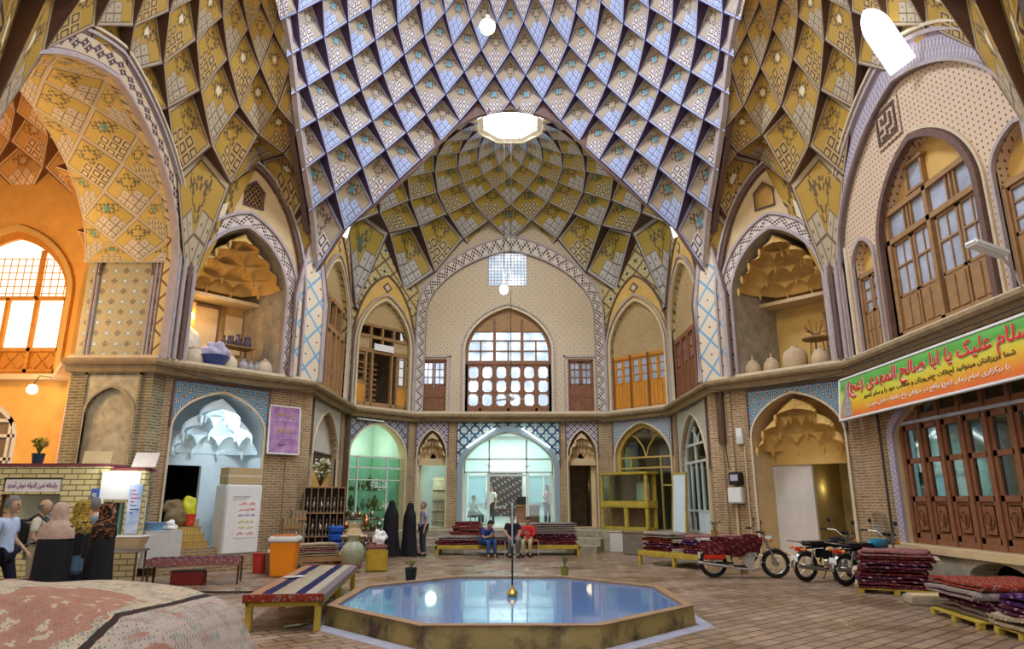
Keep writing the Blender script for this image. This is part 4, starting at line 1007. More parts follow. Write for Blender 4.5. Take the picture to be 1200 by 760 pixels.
# 10: right shop front, brown folding doors with carved panels
sc_ = 5.2
def shopf(bm):
    xs = [1.5+i*.66 for i in range(12)]
    box(bm, 1.42, 9.0, .10, .22, 3.12, 3.26)
    for x in xs: box(bm, x-.05, x+.05, .08, .22, .76, 3.75)
    box(bm, 1.42, 9.0, .1, .22, .75, .86)
    for i, x in enumerate(xs[:-1]):
        a, b = x+.05, x+.61
        box(bm, a, a+.09, .12, .18, .86, 3.12); box(bm, b-.09, b, .12, .18, .86, 3.12)
        for z in (.86, 1.58, 2.34, 3.02): box(bm, a, b, .12, .18, z, z+.10)
        box(bm, a, b, .15, .17, .9, 1.62)
        bbox(bm, a+.12, b-.12, .12, .16, 1.0, 1.52, .02)
        m_ = (a+b)/2     # carved palmette
        tube(bm, [(m_+.11*cos(t), .11, 1.27+.15*sin(t)) for t in [k*.4 for k in range(16)]], .016, 5, close=True)
        for k in (-.5, 0, .5): tube(bm, [(m_, .105, 1.14), (m_+.1*sin(k)*.7, .10, 1.28), (m_+.1*sin(k), .105, 1.38)], .014, 5)
    for x in xs[:-1]: box(bm, x+.05, x+.61, .12, .18, 3.26, 3.32); 
window(FDEr, shopf, M['wood'], [('pane', lambda bm: box(bm, 1.5, 8.8, .16, .165, 1.6, 3.8), glass('shop_glass', (.42,.6,.6), .30)),
    ('transom_bar', lambda bm: box(bm, 1.42, 9.0, .06, .12, 3.14, 3.20), M['glass_cloudy'])], 'door')
bm = BM(); random.seed(5)
for i in range(60):
    x = 1.8+random.random()*6; z = 1.2+random.random()*2; box(bm, x, x+.05+random.random()*.3, 1.2+random.random()*1.5, 2.8, z, z+.05+random.random()*.5)
struct('wall_shop_shelving', bm, flat('shop_goods', (.35,.55,.52), .6, var=.6, scale=3), FDEr)
# 11: outer room windows
M['glass_hot'] = Mat('lit_milk_glass', .3).base((.9,.8,.7)).emit((1.0, .80, .60), 1.15).m
def w11(bm):
    a_ = (3.15, 3.4, 4.9, 7.1, 8.95); x0, x1 = 1.5, 4.8
    band(bm, arch(3.15, 3.1, 4.9, 7.1, 8.75, 12), arch(3.15, 3.4, 4.9, 7.1, 8.95, 12), .06, .2)
    for z in (4.92, 5.5, 6.95): box(bm, x0, x1, .05, .2, z, z+.10)
    for i in range(5): x = x0+.05+i*.8; box(bm, x-.05, x+.05, .05, .2, 4.92, 7.0)
    for x in (2.4, 3.9): box(bm, x-.05, x+.05, .05, .2, 7.0, 8.4)
    for i in range(16): box(bm, x0+.1+i*.2-.008, x0+.1+i*.2+.008, .12, .14, 7.0, 8.2)
    for i in range(6): box(bm, x0, x1, .12, .14, 7.15+i*.2, 7.166+i*.2)
    for i in range(8):
        x = x0+.1+i*.42
        for q in (-1, 1): box(bm, -.012, .012, .1, .13, -.28, .28, mtx=Matrix.Translation((x+.2, 0, 5.24)) @ Matrix.Rotation(q*.7, 4, 'Y'))
M['orange_frame'] = flat('amber_wood', (.62,.27,.04), .5, var=.2)
window(FRB, w11, M['orange_frame'], [('pane', fillarch(.15, .17, 5.6, None, (3.15, 3.3, 4.9, 7.1, 8.9)), M['glass_hot']), ('lower_panel', fillarch(.15, .17, 4.9, 5.6, (3.15, 3.3, 4.9, 7.1, 8.9)), M['orange_frame'])])
def w12(bm):
    for z in (4.92, 5.5, 6.85): box(bm, .45, 1.95, .05, .2, z, z+.1)
    for x in (.45, 1.15, 1.85): box(bm, x, x+.1, .05, .2, 4.92, 6.9)
    for i in range(9):
        for q in (-1, 1): box(bm, -.012, .012, .1, .13, -.75, .75, mtx=Matrix.Translation((.35+i*.2, 0, 7.4)) @ Matrix.Rotation(q*.7, 4, 'Y'))
window(FRS, w12, M['orange_frame'], [('pane', fillarch(.17, .2, 4.9, None, (1.2, 1.6, 4.9, 6.9, 8.3)), flat('amber_panel', (.70,.33,.08), .6, var=.2))])
def w13(bm):
    xc = 1.9
    band(bm, arch(xc, 2.3, .6, 3.2, 4.15, 12), arch(xc, 2.6, .6, 3.2, 4.3, 12), .05, .2)
    for x in (.8, 1.35, 1.85, 2.4, 2.95): box(bm, x-.04, x+.04, .05, .15, .6, 3.95)
    for z in (2.6, 3.2, 3.6): box(bm, .65, 3.1, .05, .15, z, z+.08)
    for x in (.86, 1.9): box(bm, x, x+.95, .08, .12, .6, 1.6)
o = window(FRB, w13, M['plaster_w'], [('pane', fillarch(.15, .17, .6, None, (1.9, 2.5, .6, 3.2, 4.2)), M['room_brown'])])
o.matrix_local = FRB @ Matrix.Translation((.9, -.0, 0))
# tiled panel and pointed niche on the receding side of the outer room
bm = BM(); prism(bm, arch(1.2, 1.5, 2.2, 3.2, 4.25, 12), (), -.03, .02); struct('wall_side_panel', bm, flat('pink_plaster', (.80,.45,.30), .8, var=.1), FRS)
bm = BM(); prism(bm, [(1.35, 3.2), (1.65, 3.6), (1.5, 4.0), (1.3, 3.7)], (), -.05, -.03); struct('trim_violet_tile', bm, flat('violet_tile', (.42,.28,.62), .5), FRS)
# outer room vault, deep orange lozenges
M['cell_orange'] = cell_mat('cell_orange', ((.60,.30,.07),(.74,.42,.13),(.50,.26,.08)), (.70,.48,.24), (.74,.52,.30), (.20,.08,.03), (.16,.075,.03), (.25,.1,.03), (.7,.5,.25))
OT = [(0, 13.0), (2, 12.5), (3.2, 11.7), (4.2, 10.7), (5.0, 9.4), (5.8, 7.6), (6.4, 6.2), (7.2, 5.0)]
vault('ceiling_left_room', lambda r, a: Vector((-14.0+r*sin(a), 13.6+r*cos(a), interp(r, OT))), [1.2, 1.8, 2.4, 3.0, 3.6, 4.15, 4.65, 5.1, 5.5, 5.9, 6.4, 7.1], 18, M['cell_orange'], [((0,17.98,0),(0,1,0)), ((-10.3,0,0),(1,0,0)), ((0,8.5,0),(0,-1,0))], .45)
# ---------------------------------------------------------------- lamps of the place
lamp('POINT', (-12.6, 13.2, 6.2), 520, (1, .58, .22), .5, name='left_room_glow')
lamp('POINT', (-12.3, 14.5, 3.6), 160, (1, .72, .42), .3, name='left_room_lamp')
lamp('AREA', (-.05, 28.2, 4.2), 170, (.82, 1.0, .96), 2.6, (-.05, 28.2, 0), name='shop_light')
lamp('POINT', (-5.6, 26.3, 3.6), 34, (.78, 1, .84), .3, name='green_shop_light')
lamp('POINT', (-3.0, 27.5, 2.4), 14, (.75, 1, .85), .2, name='doorway_light')
lamp('POINT', (3.2, 28.6, 2.2), 3, (1, .8, .5), .2, name='passage_light')
lamp('POINT', (10.6, 10.6, 3.0), 40, (.7, 1, .95), .3, name='right_shop_light')
lamp('POINT', (8.2, 18.4, 1.9), 8, (1, .85, .4), .2, name='right_passage_light')

lamp('POINT', (-.5, 12.9, 11.6), 330, (1, .80, .52), .25, name='hanging_globe_light')
lamp('POINT', (-.2, 20.3, 8.4), 210, (.92, 1, .80), .12, name='bay_bulb_light')
lamp('POINT', (-7.15, 17.6, 3.5), 28, (.78, .93, 1.0), .15, name='niche_tube_light')
lamp('POINT', (-8.3, 17.4, 6.3), 30, (1, .62, .25), .1, name='upper_niche_bulb_light')
lamp('POINT', (-7.5, 13.2, 2.3), 17, (.92, 1, .97), .15, name='kiosk_light')
# ================================================================= the movable things
def carpet_mat(name, base, motif, acc, s=.16, edge=None):
    m = Mat(name, .95, 0, .05); x, y, z = m.ob(); w1 = m.noise(3, 3)
    a, b = (x+y*.3+z+w1*.05)*(1/s), (x*.4-y-z*.7)*(1/s); fa, fb = a.fr()-.5, b.fr()-.5
    d = fa.ab()+fb.ab(); n = m.noise(26, 3, rough=.8)
    c = m.mix(n, base, tuple(k*.6 for k in base)); c = m.mix(d.lt(.30)*.45, c, motif); c = m.mix(d.lt(.15), c, acc)
    c = m.mix(d.gt(.36)*d.lt(.44)*.8, c, tuple(k*.35 for k in base)); c = m.mix(n.gt(.60)*.6, c, motif)
    m.base(c); m.bump(n, .5, .02); return m.m
CM = [carpet_mat('carpet_wine', (.16,.018,.025), (.42,.22,.18), (.05,.03,.08)), carpet_mat('carpet_plum', (.11,.02,.05), (.36,.2,.24), (.45,.36,.30)),
      carpet_mat('carpet_rust', (.33,.05,.03), (.5,.3,.2), (.06,.04,.1)), carpet_mat('carpet_rose', (.36,.13,.12), (.55,.42,.35), (.12,.08,.15)),
      carpet_mat('carpet_grey', (.34,.27,.24), (.5,.42,.36), (.18,.1,.12)), carpet_mat('carpet_violet', (.06,.02,.10), (.28,.12,.26), (.35,.25,.3)), carpet_mat('carpet_beige', (.48,.38,.25), (.33,.15,.1), (.62,.54,.4))]
M['fringe'] = flat('carpet_fringe', (.60,.52,.36), .95, var=.4, scale=30, bump=.6)
def folded(w_, d, h, mat, seed=0, fringe=True, sag=0.0, name='folded_carpet'):
    """a carpet folded over on itself: rounded fold at -x, open ends at +x; base at z=0"""
    rnd = random.Random(seed); bm = BM(); t = h*.44; r = h*.25; NP = 8
    cl = [(w_/2, t*.52)]; n = 9
    cl += [(w_/2-w_*i/n*.97, t*.52) for i in range(1, n)]
    cxn = -w_/2+h*.5
    cl = [(w_/2-(w_-h*.5)*i/8, t*.52) for i in range(9)]+[(cxn-h*.23*sin(a), h*.5-h*.25*cos(a)) for a in [pi*k/6 for k in range(1, 6)]]+[(cxn+(w_-h*.5-rnd.random()*.06)*i/8, h-t*.52) for i in range(9)]
    rows = []
    ny = 10
    for j in range(ny+1):
        yy = -d/2+d*j/ny; row = []
        for i, (x, z) in enumerate(cl):
            nx = noise.noise(Vector((x*3+seed, yy*3, z*4+seed)))*.11
            nz = noise.noise(Vector((x*2.3+seed*3, yy*2.3, seed)))*h*.28
            a = cl[max(i-1, 0)]; b = cl[min(i+1, len(cl)-1)]; tx, tz = b[0]-a[0], b[1]-a[1]; l = math.hypot(tx, tz); ox, oz = -tz/l*t/2, tx/l*t/2
            en = 1-.35*(abs(2*j/ny-1)**6)
            zz = z+nz*1.7*(z/h)*.9-sag*(abs(2*j/ny-1)**2)*.5
            row.append((bm.verts.new((x+nx+ox*en, yy+nx*.5, max(.004, zz+oz*en))), bm.verts.new((x+nx-ox*en, yy+nx*.5, max(.004, zz-oz*en)))))
        rows.append(row)
    for a, b in zip(rows, rows[1:]):
        for i in range(len(cl)-1):
            bm.faces.new((a[i][0], a[i+1][0], b[i+1][0], b[i][0])); bm.faces.new((a[i+1][1], a[i][1], b[i][1], b[i+1][1]))
        for i in (0, len(cl)-1): bm.faces.new((a[i][0], b[i][0], b[i][1], a[i][1]))
    for row in (rows[0], rows[-1]):
        for i in range(len(cl)-1): bm.faces.new((row[i][0], row[i][1], row[i+1][1], row[i+1][0]))
    root = thing(name, 'x', 'carpet'); obj('pile', bm, mat, root, smooth=True)
    if fringe:
        f = BM()
        for k in range(26):
            yy = -d*.47+d*.94*k/25; q = rnd.random()*.03
            for z in (t*.5, h-t*.55): tube(f, [(w_/2-.01, yy, z), (w_/2+.04+q, yy+rnd.uniform(-.01, .01), z-.01), (w_/2+.05+q, yy, max(.006, z-.05-q))], .010, 4)
        obj('fringe', f, M['fringe'], root)
    return root
def stack(x, y, z, rz, n, w_, d, h, seed, labels, group, mats=None, jit=.04):
    rnd = random.Random(seed); zz = z; out = []
    for i in range(n):
        hh = h*rnd.uniform(.8, 1.2); m_ = CM[(mats or [0, 1, 2, 0, 4, 1, 3, 0])[(i) % len(mats or [0]*8)]]
        o = folded(w_*rnd.uniform(.92, 1.05), d*rnd.uniform(.93, 1.05), hh, m_, seed*10+i, fringe=(i % 2 == 0))
        o.location = (x+rnd.uniform(-jit, jit), y+rnd.uniform(-jit, jit), zz); o.rotation_euler = (0, 0, rz+rnd.uniform(-.05, .05)+(pi if rnd.random() > .6 else 0))
        tag(o, labels(i), 'carpet', group); zz += hh*1.0+.004; out.append(o)
    return zz
ORD = ['lowest', 'second from the bottom', 'third from the bottom', 'fourth from the bottom', 'fifth from the bottom', 'sixth from the bottom', 'seventh from the bottom', 'eighth from the bottom']
def pallet(nm, label, loc, rz, L, W, H, mat, legs=False, cat='pallet'):
    t = thing(nm, label, cat, loc, rz)
    bm = BM()
    for i in range(7): bbox(bm, -L/2, L/2, -W/2+i*W/7+.01, -W/2+(i+1)*W/7-.01, H-.025, H, .004)
    obj('slats', bm, mat, t)
    if legs:
        bm = BM(); bbox(bm, -L/2, L/2, -W/2, -W/2+.05, H-.12, H-.02, .006); bbox(bm, -L/2, L/2, W/2-.05, W/2, H-.12, H-.02, .006); bbox(bm, -L/2, -L/2+.05, -W/2, W/2, H-.12, H-.02, .006); bbox(bm, L/2-.05, L/2, -W/2, W/2, H-.12, H-.02, .006); obj('frame', bm, mat, t)
        for x in ([-1, 1] if L < 2.5 else [-1, 0, 1]):
            for y in (-1, 1):
                bm = BM(); bbox(bm, x*(L/2-.05)-.04, x*(L/2-.05)+.04, y*(W/2-.05)-.04, y*(W/2-.05)+.04, 0, H-.02, .006); obj('leg', bm, mat, t)
    else:
        for y in (-W/2+.04, 0, W/2-.04):
            for x in (-L/2+.06, 0, L/2-.06): bm = BM(); bbox(bm, x-.05, x+.05, y-.04, y+.04, 0, H-.025, .004); obj('block', bm, mat, t)
    return t
# ---- pool
CP = (0, 10.82)
def octa(r, z, n=8):
    r *= .955; return [Vector((CP[0]+r/cos(pi/8)*sin(pi/8+i*pi/4)*-1, CP[1]+r/cos(pi/8)*cos(pi/8+i*pi/4)*1.06, z)) for i in range(n)]
pool = thing('pool', 'octagonal blue-painted pool with low stained kerb in the middle of the floor', 'pool', (0, 0, 0))
def ring(bm, a, b):
    va, vb = [bm.verts.new(p) for p in a], [bm.verts.new(p) for p in b]; n = len(a)
    for i in range(n): j = (i+1) % n; bm.faces.new((va[i], va[j], vb[j], vb[i]))
m = Mat('pool_kerb', .6, 0, .4); f = m.noise(2.2, 5); f2 = m.noise(5, 4); c = m.mix((f-.45)*5, (.30,.22,.07), (.055,.035,.02)); c = m.mix((f2-.6)*4, c, (.42,.36,.20)); m.base(c); m.bump(f2, .3, .02)
bm = BM(); ring(bm, octa(2.58, 0), octa(2.55, .235)); obj('outer_face', bm, m.m, pool)
bm = BM(); ring(bm, octa(2.555, .232), octa(2.57, .25)); ring(bm, octa(2.57, .25), octa(2.43, .25)); ring(bm, octa(2.43, .25), octa(2.43, .14)); obj('rim', bm, flat('pool_rim', (.33,.20,.10), .6, var=.3, scale=5, bump=.2), pool)
bm = BM(); ring(bm, octa(2.44, .2), octa(2.38, .03)); bm.faces.new([bm.verts.new(p) for p in octa(2.40, .03)]); obj('basin', bm, flat('pool_paint', (.05,.20,.55), .6, var=.3, scale=2), pool)
m = Mat('water', .05, 0, .8); x, y, z = m.ob(); n = m.noise(1.6, 2); n3 = m.noise(5.0, 4, vec=m.vec(x*.7, y*3.0, 0.0))
m.base(m.mix(n, (.06,.24,.70), (.16,.42,.85))); m.bump(n3, .28, .05); m.b.inputs['IOR'].default_value = 1.45; m.b.inputs['Coat Weight'].default_value = .8; m.b.inputs['Coat Roughness'].default_value = .04
bm = BM(); bm.faces.new([bm.verts.new(p) for p in octa(2.43, .212)]); obj('water', bm, m.m, pool)
bm = BM(); ring(bm, octa(2.60, .012), octa(2.78, .012)); ring(bm, octa(2.78, .012), octa(2.80, .0)); obj('drain_channel', bm, flat('channel_paint', (.36,.36,.44), .6, var=.25), pool)
fo = thing('fountain_pipe', 'thin upright fountain pipe with brass ball standing in the pool', 'fountain', (.03, 10.9, .19))
bm = BM(); tube(bm, [(0, 0, 0), (0, 0, .74)], .014, 8); obj('rod', bm, M['black'], fo)
bm = BM(); tube(bm, [(0, 0, .74), (0, 0, 1.32)], .011, 8); lathe(bm, [(.0, 1.32), (.02, 1.33), (.012, 1.37), (0, 1.38)], n=8); obj('upper_pipe', bm, M['steel'], fo)
bm = BM(); lathe(bm, [(.03, .0), (.07, .03), (.085, .07), (.06, .11), (.025, .13), (.018, .18)], n=14); obj('brass_ball', bm, flat('brass', (.65,.42,.10), .35, 1), fo)
# ---- hanging things
def hang(nm, label, cat, loc, top):
    t = thing(nm, label, cat, loc); bm = BM(); tube(bm, [(0, 0, 0), (0, 0, top-loc[2])], .012, 5); obj('cord', bm, M['cable'], t); return t
M['globe_warm'] = Mat('lamp_glass_warm', .2).base((1,.9,.7)).emit((1,.72,.34), 30).m
M['globe_green'] = Mat('lamp_glass_green', .2).base((.9,1,.8)).emit((.86,1,.70), 14).m
t = hang('hanging_globe_lamp', 'bright warm globe lamp hanging high under the main dome', 'lamp', (-.5, 12.8, 11.6), 16.8)
bm = BM(); sphere(bm, (0, 0, 0), .17, 16); obj('globe', bm, M['globe_warm'], t); bm = BM(); lathe(bm, [(.05, .15), (.08, .2), (.03, .28)], n=10); obj('socket', bm, M['steel'], t)
t = hang('hanging_bulb', 'greenish white bulb hanging in front of the mesh window of the far bay', 'lamp', (-.2, 20.3, 7.95), 14.0)
bm = BM(); sphere(bm, (0, 0, 0), .13, 14, (1, 1, 1.2)); obj('bulb', bm, M['globe_green'], t); bm = BM(); lathe(bm, [(.05, .13), (.06, .2), (.02, .25)], n=10); obj('socket', bm, M['steel'], t)
t = hang('ceiling_fan', 'white ceiling fan on a long rod before the far timber window', 'fan', (0.02, 20.3, 4.55), 13.9)
bm = BM(); lathe(bm, [(0, -.08), (.09, -.06), (.11, 0), (.09, .06), (.03, .14)], n=16); obj('hub', bm, M['white'], t)
for k in range(3):
    bm = BM(); a = .3+k*2*pi/3; mt = Matrix.Rotation(a, 4, 'Z') @ Matrix.Rotation(.2, 4, 'X'); bbox(bm, .1, .62, -.055, .055, -.006, .006, .003, mtx=mt); obj('blade', bm, M['white'], t)
t = thing('wall_bulb', 'bright white bulb under the ledge of the amber-lit outer room', 'lamp', (-12.0, 17.0, 4.3))
bm = BM(); sphere(bm, (0, 0, 0), .12, 12); obj('bulb', bm, Mat('bulb_white', .2).base((1,1,1)).emit((1,.97,.85), 22).m, t); bm = BM(); tube(bm, [(0, 0, .1), (0, .2, .38), (.1, .85, .40)], .012, 5); obj('bracket', bm, M['cable'], t)
M['tube_on'] = Mat('tube_light_lit', .2).base((1,1,1)).emit((.85,1,.96), 7).m
def tubelight(fr, x0, z0, x1, z1, y, lab, on=True):
    t = thing('tube_light', lab, 'lamp', mtx=fr @ Matrix.Translation((x0, y, z0)))
    bm = BM(); tube(bm, [(0, -.04, 0), (x1-x0, -.04, z1-z0)], .022, 8); obj('tube', bm, M['tube_on'] if on else M['white'], t)
    bm = BM(); tube(bm, [(-.02, 0, 0), (x1-x0+.02, 0, z1-z0)], .03, 6); obj('housing', bm, M['white'], t)
tubelight(FAA, 2.05, 3.55, 3.1, 4.25, -.08, 'slanting lit tube lamp on the left half of the blue tiled shop arch')
tubelight(FAA, 4.15, 4.25, 5.2, 3.55, -.08, 'slanting lit tube lamp on the right half of the blue tiled shop arch')
tubelight(FBAl, .35, 4.42, 1.45, 4.40, -.12, 'level tube lamp above the green glazed shop arch', False)
# ---- vessels: jars, jugs, pots
M['clay'] = flat('unglazed_clay', (.55,.40,.24), .9, var=.2, scale=5, bump=.2)
M['clay_w'] = flat('pale_plaster_pot', (.62,.52,.38), .9, var=.2, scale=5, bump=.2)
def vessel(nm, prof, mat, parts=()):
    t = thing(nm, 'x', 'pot'); bm = BM(); lathe(bm, prof, n=20); obj('body', bm, mat, t, smooth=True)
    for pn, pb, pm in parts:
        bm = BM(); pb(bm); obj(pn, bm, pm, t, smooth=True)
    return t
def on_frame(o, fr, x, y, z, rz=0, s=1):
    o.matrix_local = fr @ TR(x, y, z, rz, 1) @ Matrix.Diagonal((*(s if isinstance(s, tuple) else (s, s, s)), 1)); return o
dome_jar = [(.0, 0), (.34, 0), (.38, .05), (.38, .16), (.32, .26), (.20, .34), (.09, .38), (.07, .42), (.0, .44)]
wide_jar = [(.0, 0), (.40, 0), (.46, .08), (.46, .30), (.38, .40), (.20, .46), (.15, .48), (.14, .52), (0, .52)]
for i, (x, y, s, pr, lb) in enumerate(((.98, .35, .95, dome_jar, 'small domed clay jar, leftmost of four on the right niche ledge'), (1.50, .40, .95, dome_jar, 'domed clay jar with a knob, second from left on the right niche ledge'),
     (2.18, .35, 1.08, wide_jar, 'widest round clay jar with a flat neck on the right niche ledge'), (2.86, .30, .98, dome_jar, 'bell-shaped clay jar at the right end of the right niche ledge'))):
    o = vessel('clay_jar', pr, M['clay'], [('knob', lambda bm: lathe(bm, [(.02, .42), (.05, .45), (.03, .50), (0, .52)], n=10), M['clay']), ('neck_ring', lambda bm: torus(bm, (0, 0, .35), .2, .02, 'z', 20, 6), M['clay_w'])]); tag(o, lb, 'jar', 'clay jars on the right niche ledge'); on_frame(o, UCDr, x, y, 4.93, i, (s*.62, s*.62, s*1.08))
# table with leaves in right niche
t = thing('small_table', 'little round tray table with dry branches behind the jars of the right niche', 'table', mtx=UCDr @ Matrix.Translation((2.55, .9, 4.93)))
bm = BM(); lathe(bm, [(0, .80), (.34, .80), (.36, .83), (.34, .86), (0, .86)], n=18); obj('tray', bm, M['wood_tan'], t)
for k in range(3): bm = BM(); tube(bm, [(.25*cos(k*2.1), .25*sin(k*2.1), 0), (.16*cos(k*2.1), .16*sin(k*2.1), .8)], .02, 6); obj('leg', bm, M['wood_tan'], t)
bm = BM(); random.seed(2)
for k in range(16): a = random.random()*6.3; tube(bm, [(0, 0, .86), (.12*cos(a), .12*sin(a), 1.0), (.26*cos(a), .26*sin(a), 1.0+random.random()*.3)], .008, 4)
obj('branches', bm, M['wood_dark'], t)
bm = BM(); leaf(bm, -.3, .3, 0, 1.6, 0, .4, 2, 3, 1); o = struct('door_niche', bm, M['wood_tan'], UCDr @ Matrix.Translation((2.85, 1.5, 5.0)))
# left niche goods
def cj(lb, x, y, s, pr=dome_jar, mat='clay_w'): o = vessel('clay_jar', pr, M[mat], [('neck_ring', lambda bm: torus(bm, (0, 0, .35), .2, .02, 'z', 20, 6), M['clay'])]); tag(o, lb, 'jar', 'pale jars on the left niche ledge'); on_frame(o, UDCl, x, y, 4.93, x, (s*.66, s*.66, s*1.15))
cj('pale domed jar left of the blue basin on the left niche ledge', .72, .35, 1.0); cj('pale jar with loop handle right of the blue basin on the left niche ledge', 1.62, .3, .85); cj('pale domed jar at the right end of the left niche ledge', 2.62, .3, .85)
t = vessel('basin', [(0, 0), (.22, 0), (.36, .2), (.40, .26), (.36, .25), (.2, .05), (0, .04)], flat('blue_enamel', (.05,.08,.28), .3)); tag(t, 'dark blue basin heaped with wrapped goods on the left niche ledge', 'basin'); on_frame(t, UDCl, 1.18, .25, 4.93)
def blob(nm, label, cat, mtx, r, sc, mat, seed=0, amp=.25):
    bm = BM(); t_ = bmesh.new(); bmesh.ops.create_icosphere(t_, subdivisions=4, radius=r)
    for v in t_.verts:
        n_ = noise.noise(v.co*(2.2/r)*.6+Vector((seed, 0, 0))); v.co = v.co*(1+amp*n_); v.co = Vector((v.co.x*sc[0], v.co.y*sc[1], v.co.z*sc[2]+r*sc[2]*.85)); v.co.z = max(0, v.co.z)
    merge(bm, t_); return tag(obj(nm, bm, mat, None, mtx, True), label, cat)
blob('plastic_sack', 'large white sack left of the blue basin in the upper left niche', 'sack', UDCl @ Matrix.Translation((.62, .9, 4.93)), .42, (1, .8, 1.5), flat('sack_white', (.62,.56,.46), .8, var=.2), 1)
blob('plastic_bundle', 'crumpled lilac plastic bundle lying in the blue basin', 'bundle', UDCl @ Matrix.Translation((1.2, .3, 5.1)), .28, (1.2, .8, 1.0), flat('bundle_lilac', (.48,.44,.56), .6, var=.4, scale=8), 2, .5)
t = thing('small_table', 'low wooden table with glassware in the upper left niche', 'table', mtx=UDCl @ Matrix.Translation((1.95, .7, 4.93)))
bm = BM(); bbox(bm, -.5, .45, -.25, .25, .66, .70, .01); obj('table_top', bm, M['wood_tan'], t)
for x in (-.42, .38):
    for y in (-.2, .2): bm = BM(); bbox(bm, x-.02, x+.02, y-.02, y+.02, 0, .66, .004); obj('leg', bm, M['wood_tan'], t)
g0 = vessel('glass_jug', [(0, 0), (.05, 0), (.07, .08), (.04, .16), (.05, .24), (.03, .25), (.03, .15), (0, .02)], flat('smoky_glass', (.10,.07,.10), .15)); tag(g0, 'dark glass jug among others on the low table of the upper left niche', 'jug', 'glass jugs on the niche table'); on_frame(g0, UDCl, 1.55, .6, 5.63)
g0['label'] = 'dark glass jug, leftmost on the low table of the upper left niche'
for i in range(6): c = copy_tree(g0); on_frame(c, UDCl, 1.68+.12*i, .55+.12*(i % 2), 5.63, i, 1+.15*(i % 3)); c['label'] = 'dark glass jug on the niche table, %s from the left' % ['second', 'third', 'fourth', 'fifth', 'sixth', 'seventh'][i]
p0 = vessel('glass_pot', [(0, 0), (.10, 0), (.14, .1), (.12, .2), (.07, .26), (.08, .32), (0, .32)], flat('grey_glass', (.35,.33,.33), .2)); tag(p0, 'small grey lidded pot standing on the ledge under the niche table', 'pot', 'grey pots below the niche table'); on_frame(p0, UDCl, 2.0, .3, 4.93)
p0['label'] = 'small grey lidded pot under the niche table, left of three'
for x in (2.22, 2.4): c = copy_tree(p0); on_frame(c, UDCl, x, .33, 4.93, 0, .9); c['label'] = 'small grey lidded pot under the niche table, %s of three' % ('middle' if x < 2.3 else 'right')
t = thing('wall_bulb', 'small warm bulb glowing inside the upper left niche', 'lamp', mtx=UDCl @ Matrix.Translation((.75, .9, 6.35))); bm = BM(); sphere(bm, (0, 0, 0), .06, 10); obj('bulb', bm, M['globe_warm'], t); bm = BM(); tube(bm, [(0, 0, .05), (-.05, .3, .3)], .01, 5); obj('wire', bm, M['cable'], t)
bm = BM(); box(bm, .85, 1.75, 1.55, 1.66, 5.2, 6.8); prism(bm, rect(2.0, 2.5, 5.6, 6.7), (), 1.58, 1.66); struct('trim_niche_panels', bm, M['plaster'], UDCl)
bm = BM()
for x0, x1, z0, z1 in ((.8, .85, 5.2, 6.85), (1.75, 1.80, 5.2, 6.85), (.8, 1.8, 6.8, 6.85)): box(bm, x0, x1, 1.5, 1.6, z0, z1)
struct('trim_niche_frame', bm, M['brownm'], UDCl)
bm = BM(); box(bm, -.45, .1, .9, 1.0, 5.6, 6.7, mtx=Matrix.Translation((.75, 0, 0))); struct('window_shutter', bm, M['wood_orange'], UDCl)
# ---- signs
t = thing('banner', 'long green and orange printed banner with red lettering hung over the right shop front', 'banner', mtx=FDEr @ Matrix.Translation((0, -.45, 3.45)) @ Matrix.Rotation(-.10, 4, 'X'))
m = Mat('banner_print', .5, 0, .3); x, y, z = m.ob(); n = m.noise(1.3, 4); k = z*1.15+n*.5-.25
m.base(m.ramp(k, ((.06,(.75,.16,.03)), (.26,(.78,.34,.03)), (.48,(.72,.56,.04)), (.62,(.62,.62,.08)), (.80,(.10,.36,.05)), (1.0,(.14,.50,.10)))))
bm = BM(); bbox(bm, .04, 7.4, .0, .04, 0, .90, .008); obj('printed_sheet', bm, m.m, t)
bm = BM(); 
for a in ((.0, 7.45, -.05, 0), (.0, 7.45, .90, .95)): bbox(bm, a[0], a[1], -.02, .05, a[2], a[3], .008)
bbox(bm, -.02, .05, -.02, .05, -.05, .95, .008); bbox(bm, 7.40, 7.47, -.02, .05, -.05, .95, .008); obj('border', bm, M['white'], t)
M['red_ink'] = flat('red_ink', (.75,.02,.02), .5, var=0); M['white_ink'] = flat('white_ink', (.85,.85,.82), .5, var=0); M['blue_ink'] = flat('blue_ink', (.03,.06,.35), .5, var=0); M['dark_ink'] = flat('dark_ink', (.03,.02,.02), .5, var=0)
L1 = 'السلام علیک یا ابا صالح المهدی (عج)'
put_text(t, L1, 3.45, -.012, .63, 6.0, .42, M['white_ink'], 'headline_outline', offset=.035, extrude=.001); put_text(t, L1, 3.45, -.022, .63, 6.0, .42, M['red_ink'], 'headline', offset=.012, extrude=.002)
put_text(t, 'شما عزیزانتان میتوانید لحظات حضورتان و مطالب خود را و سایر کشور', 3.5, -.012, .37, 4.7, .14, M['dark_ink'], 'small_lettering')
put_text(t, 'با برگزاری امام زمان (عج) واقع در خیابان باغ خانقاه حاجی نهیبی', 3.5, -.012, .17, 4.4, .14, M['white_ink'], 'small_lettering')
bm = BM(); prism(bm, [(.12,.03),(.62,.03),(.60,.25),(.50,.45),(.46,.70),(.38,.86),(.30,.84),(.27,.62),(.20,.45),(.14,.3)], (), -.008, 0); obj('printed_figure', bm, flat('grey_print', (.40,.36,.32), .6, var=.5, scale=14), t)
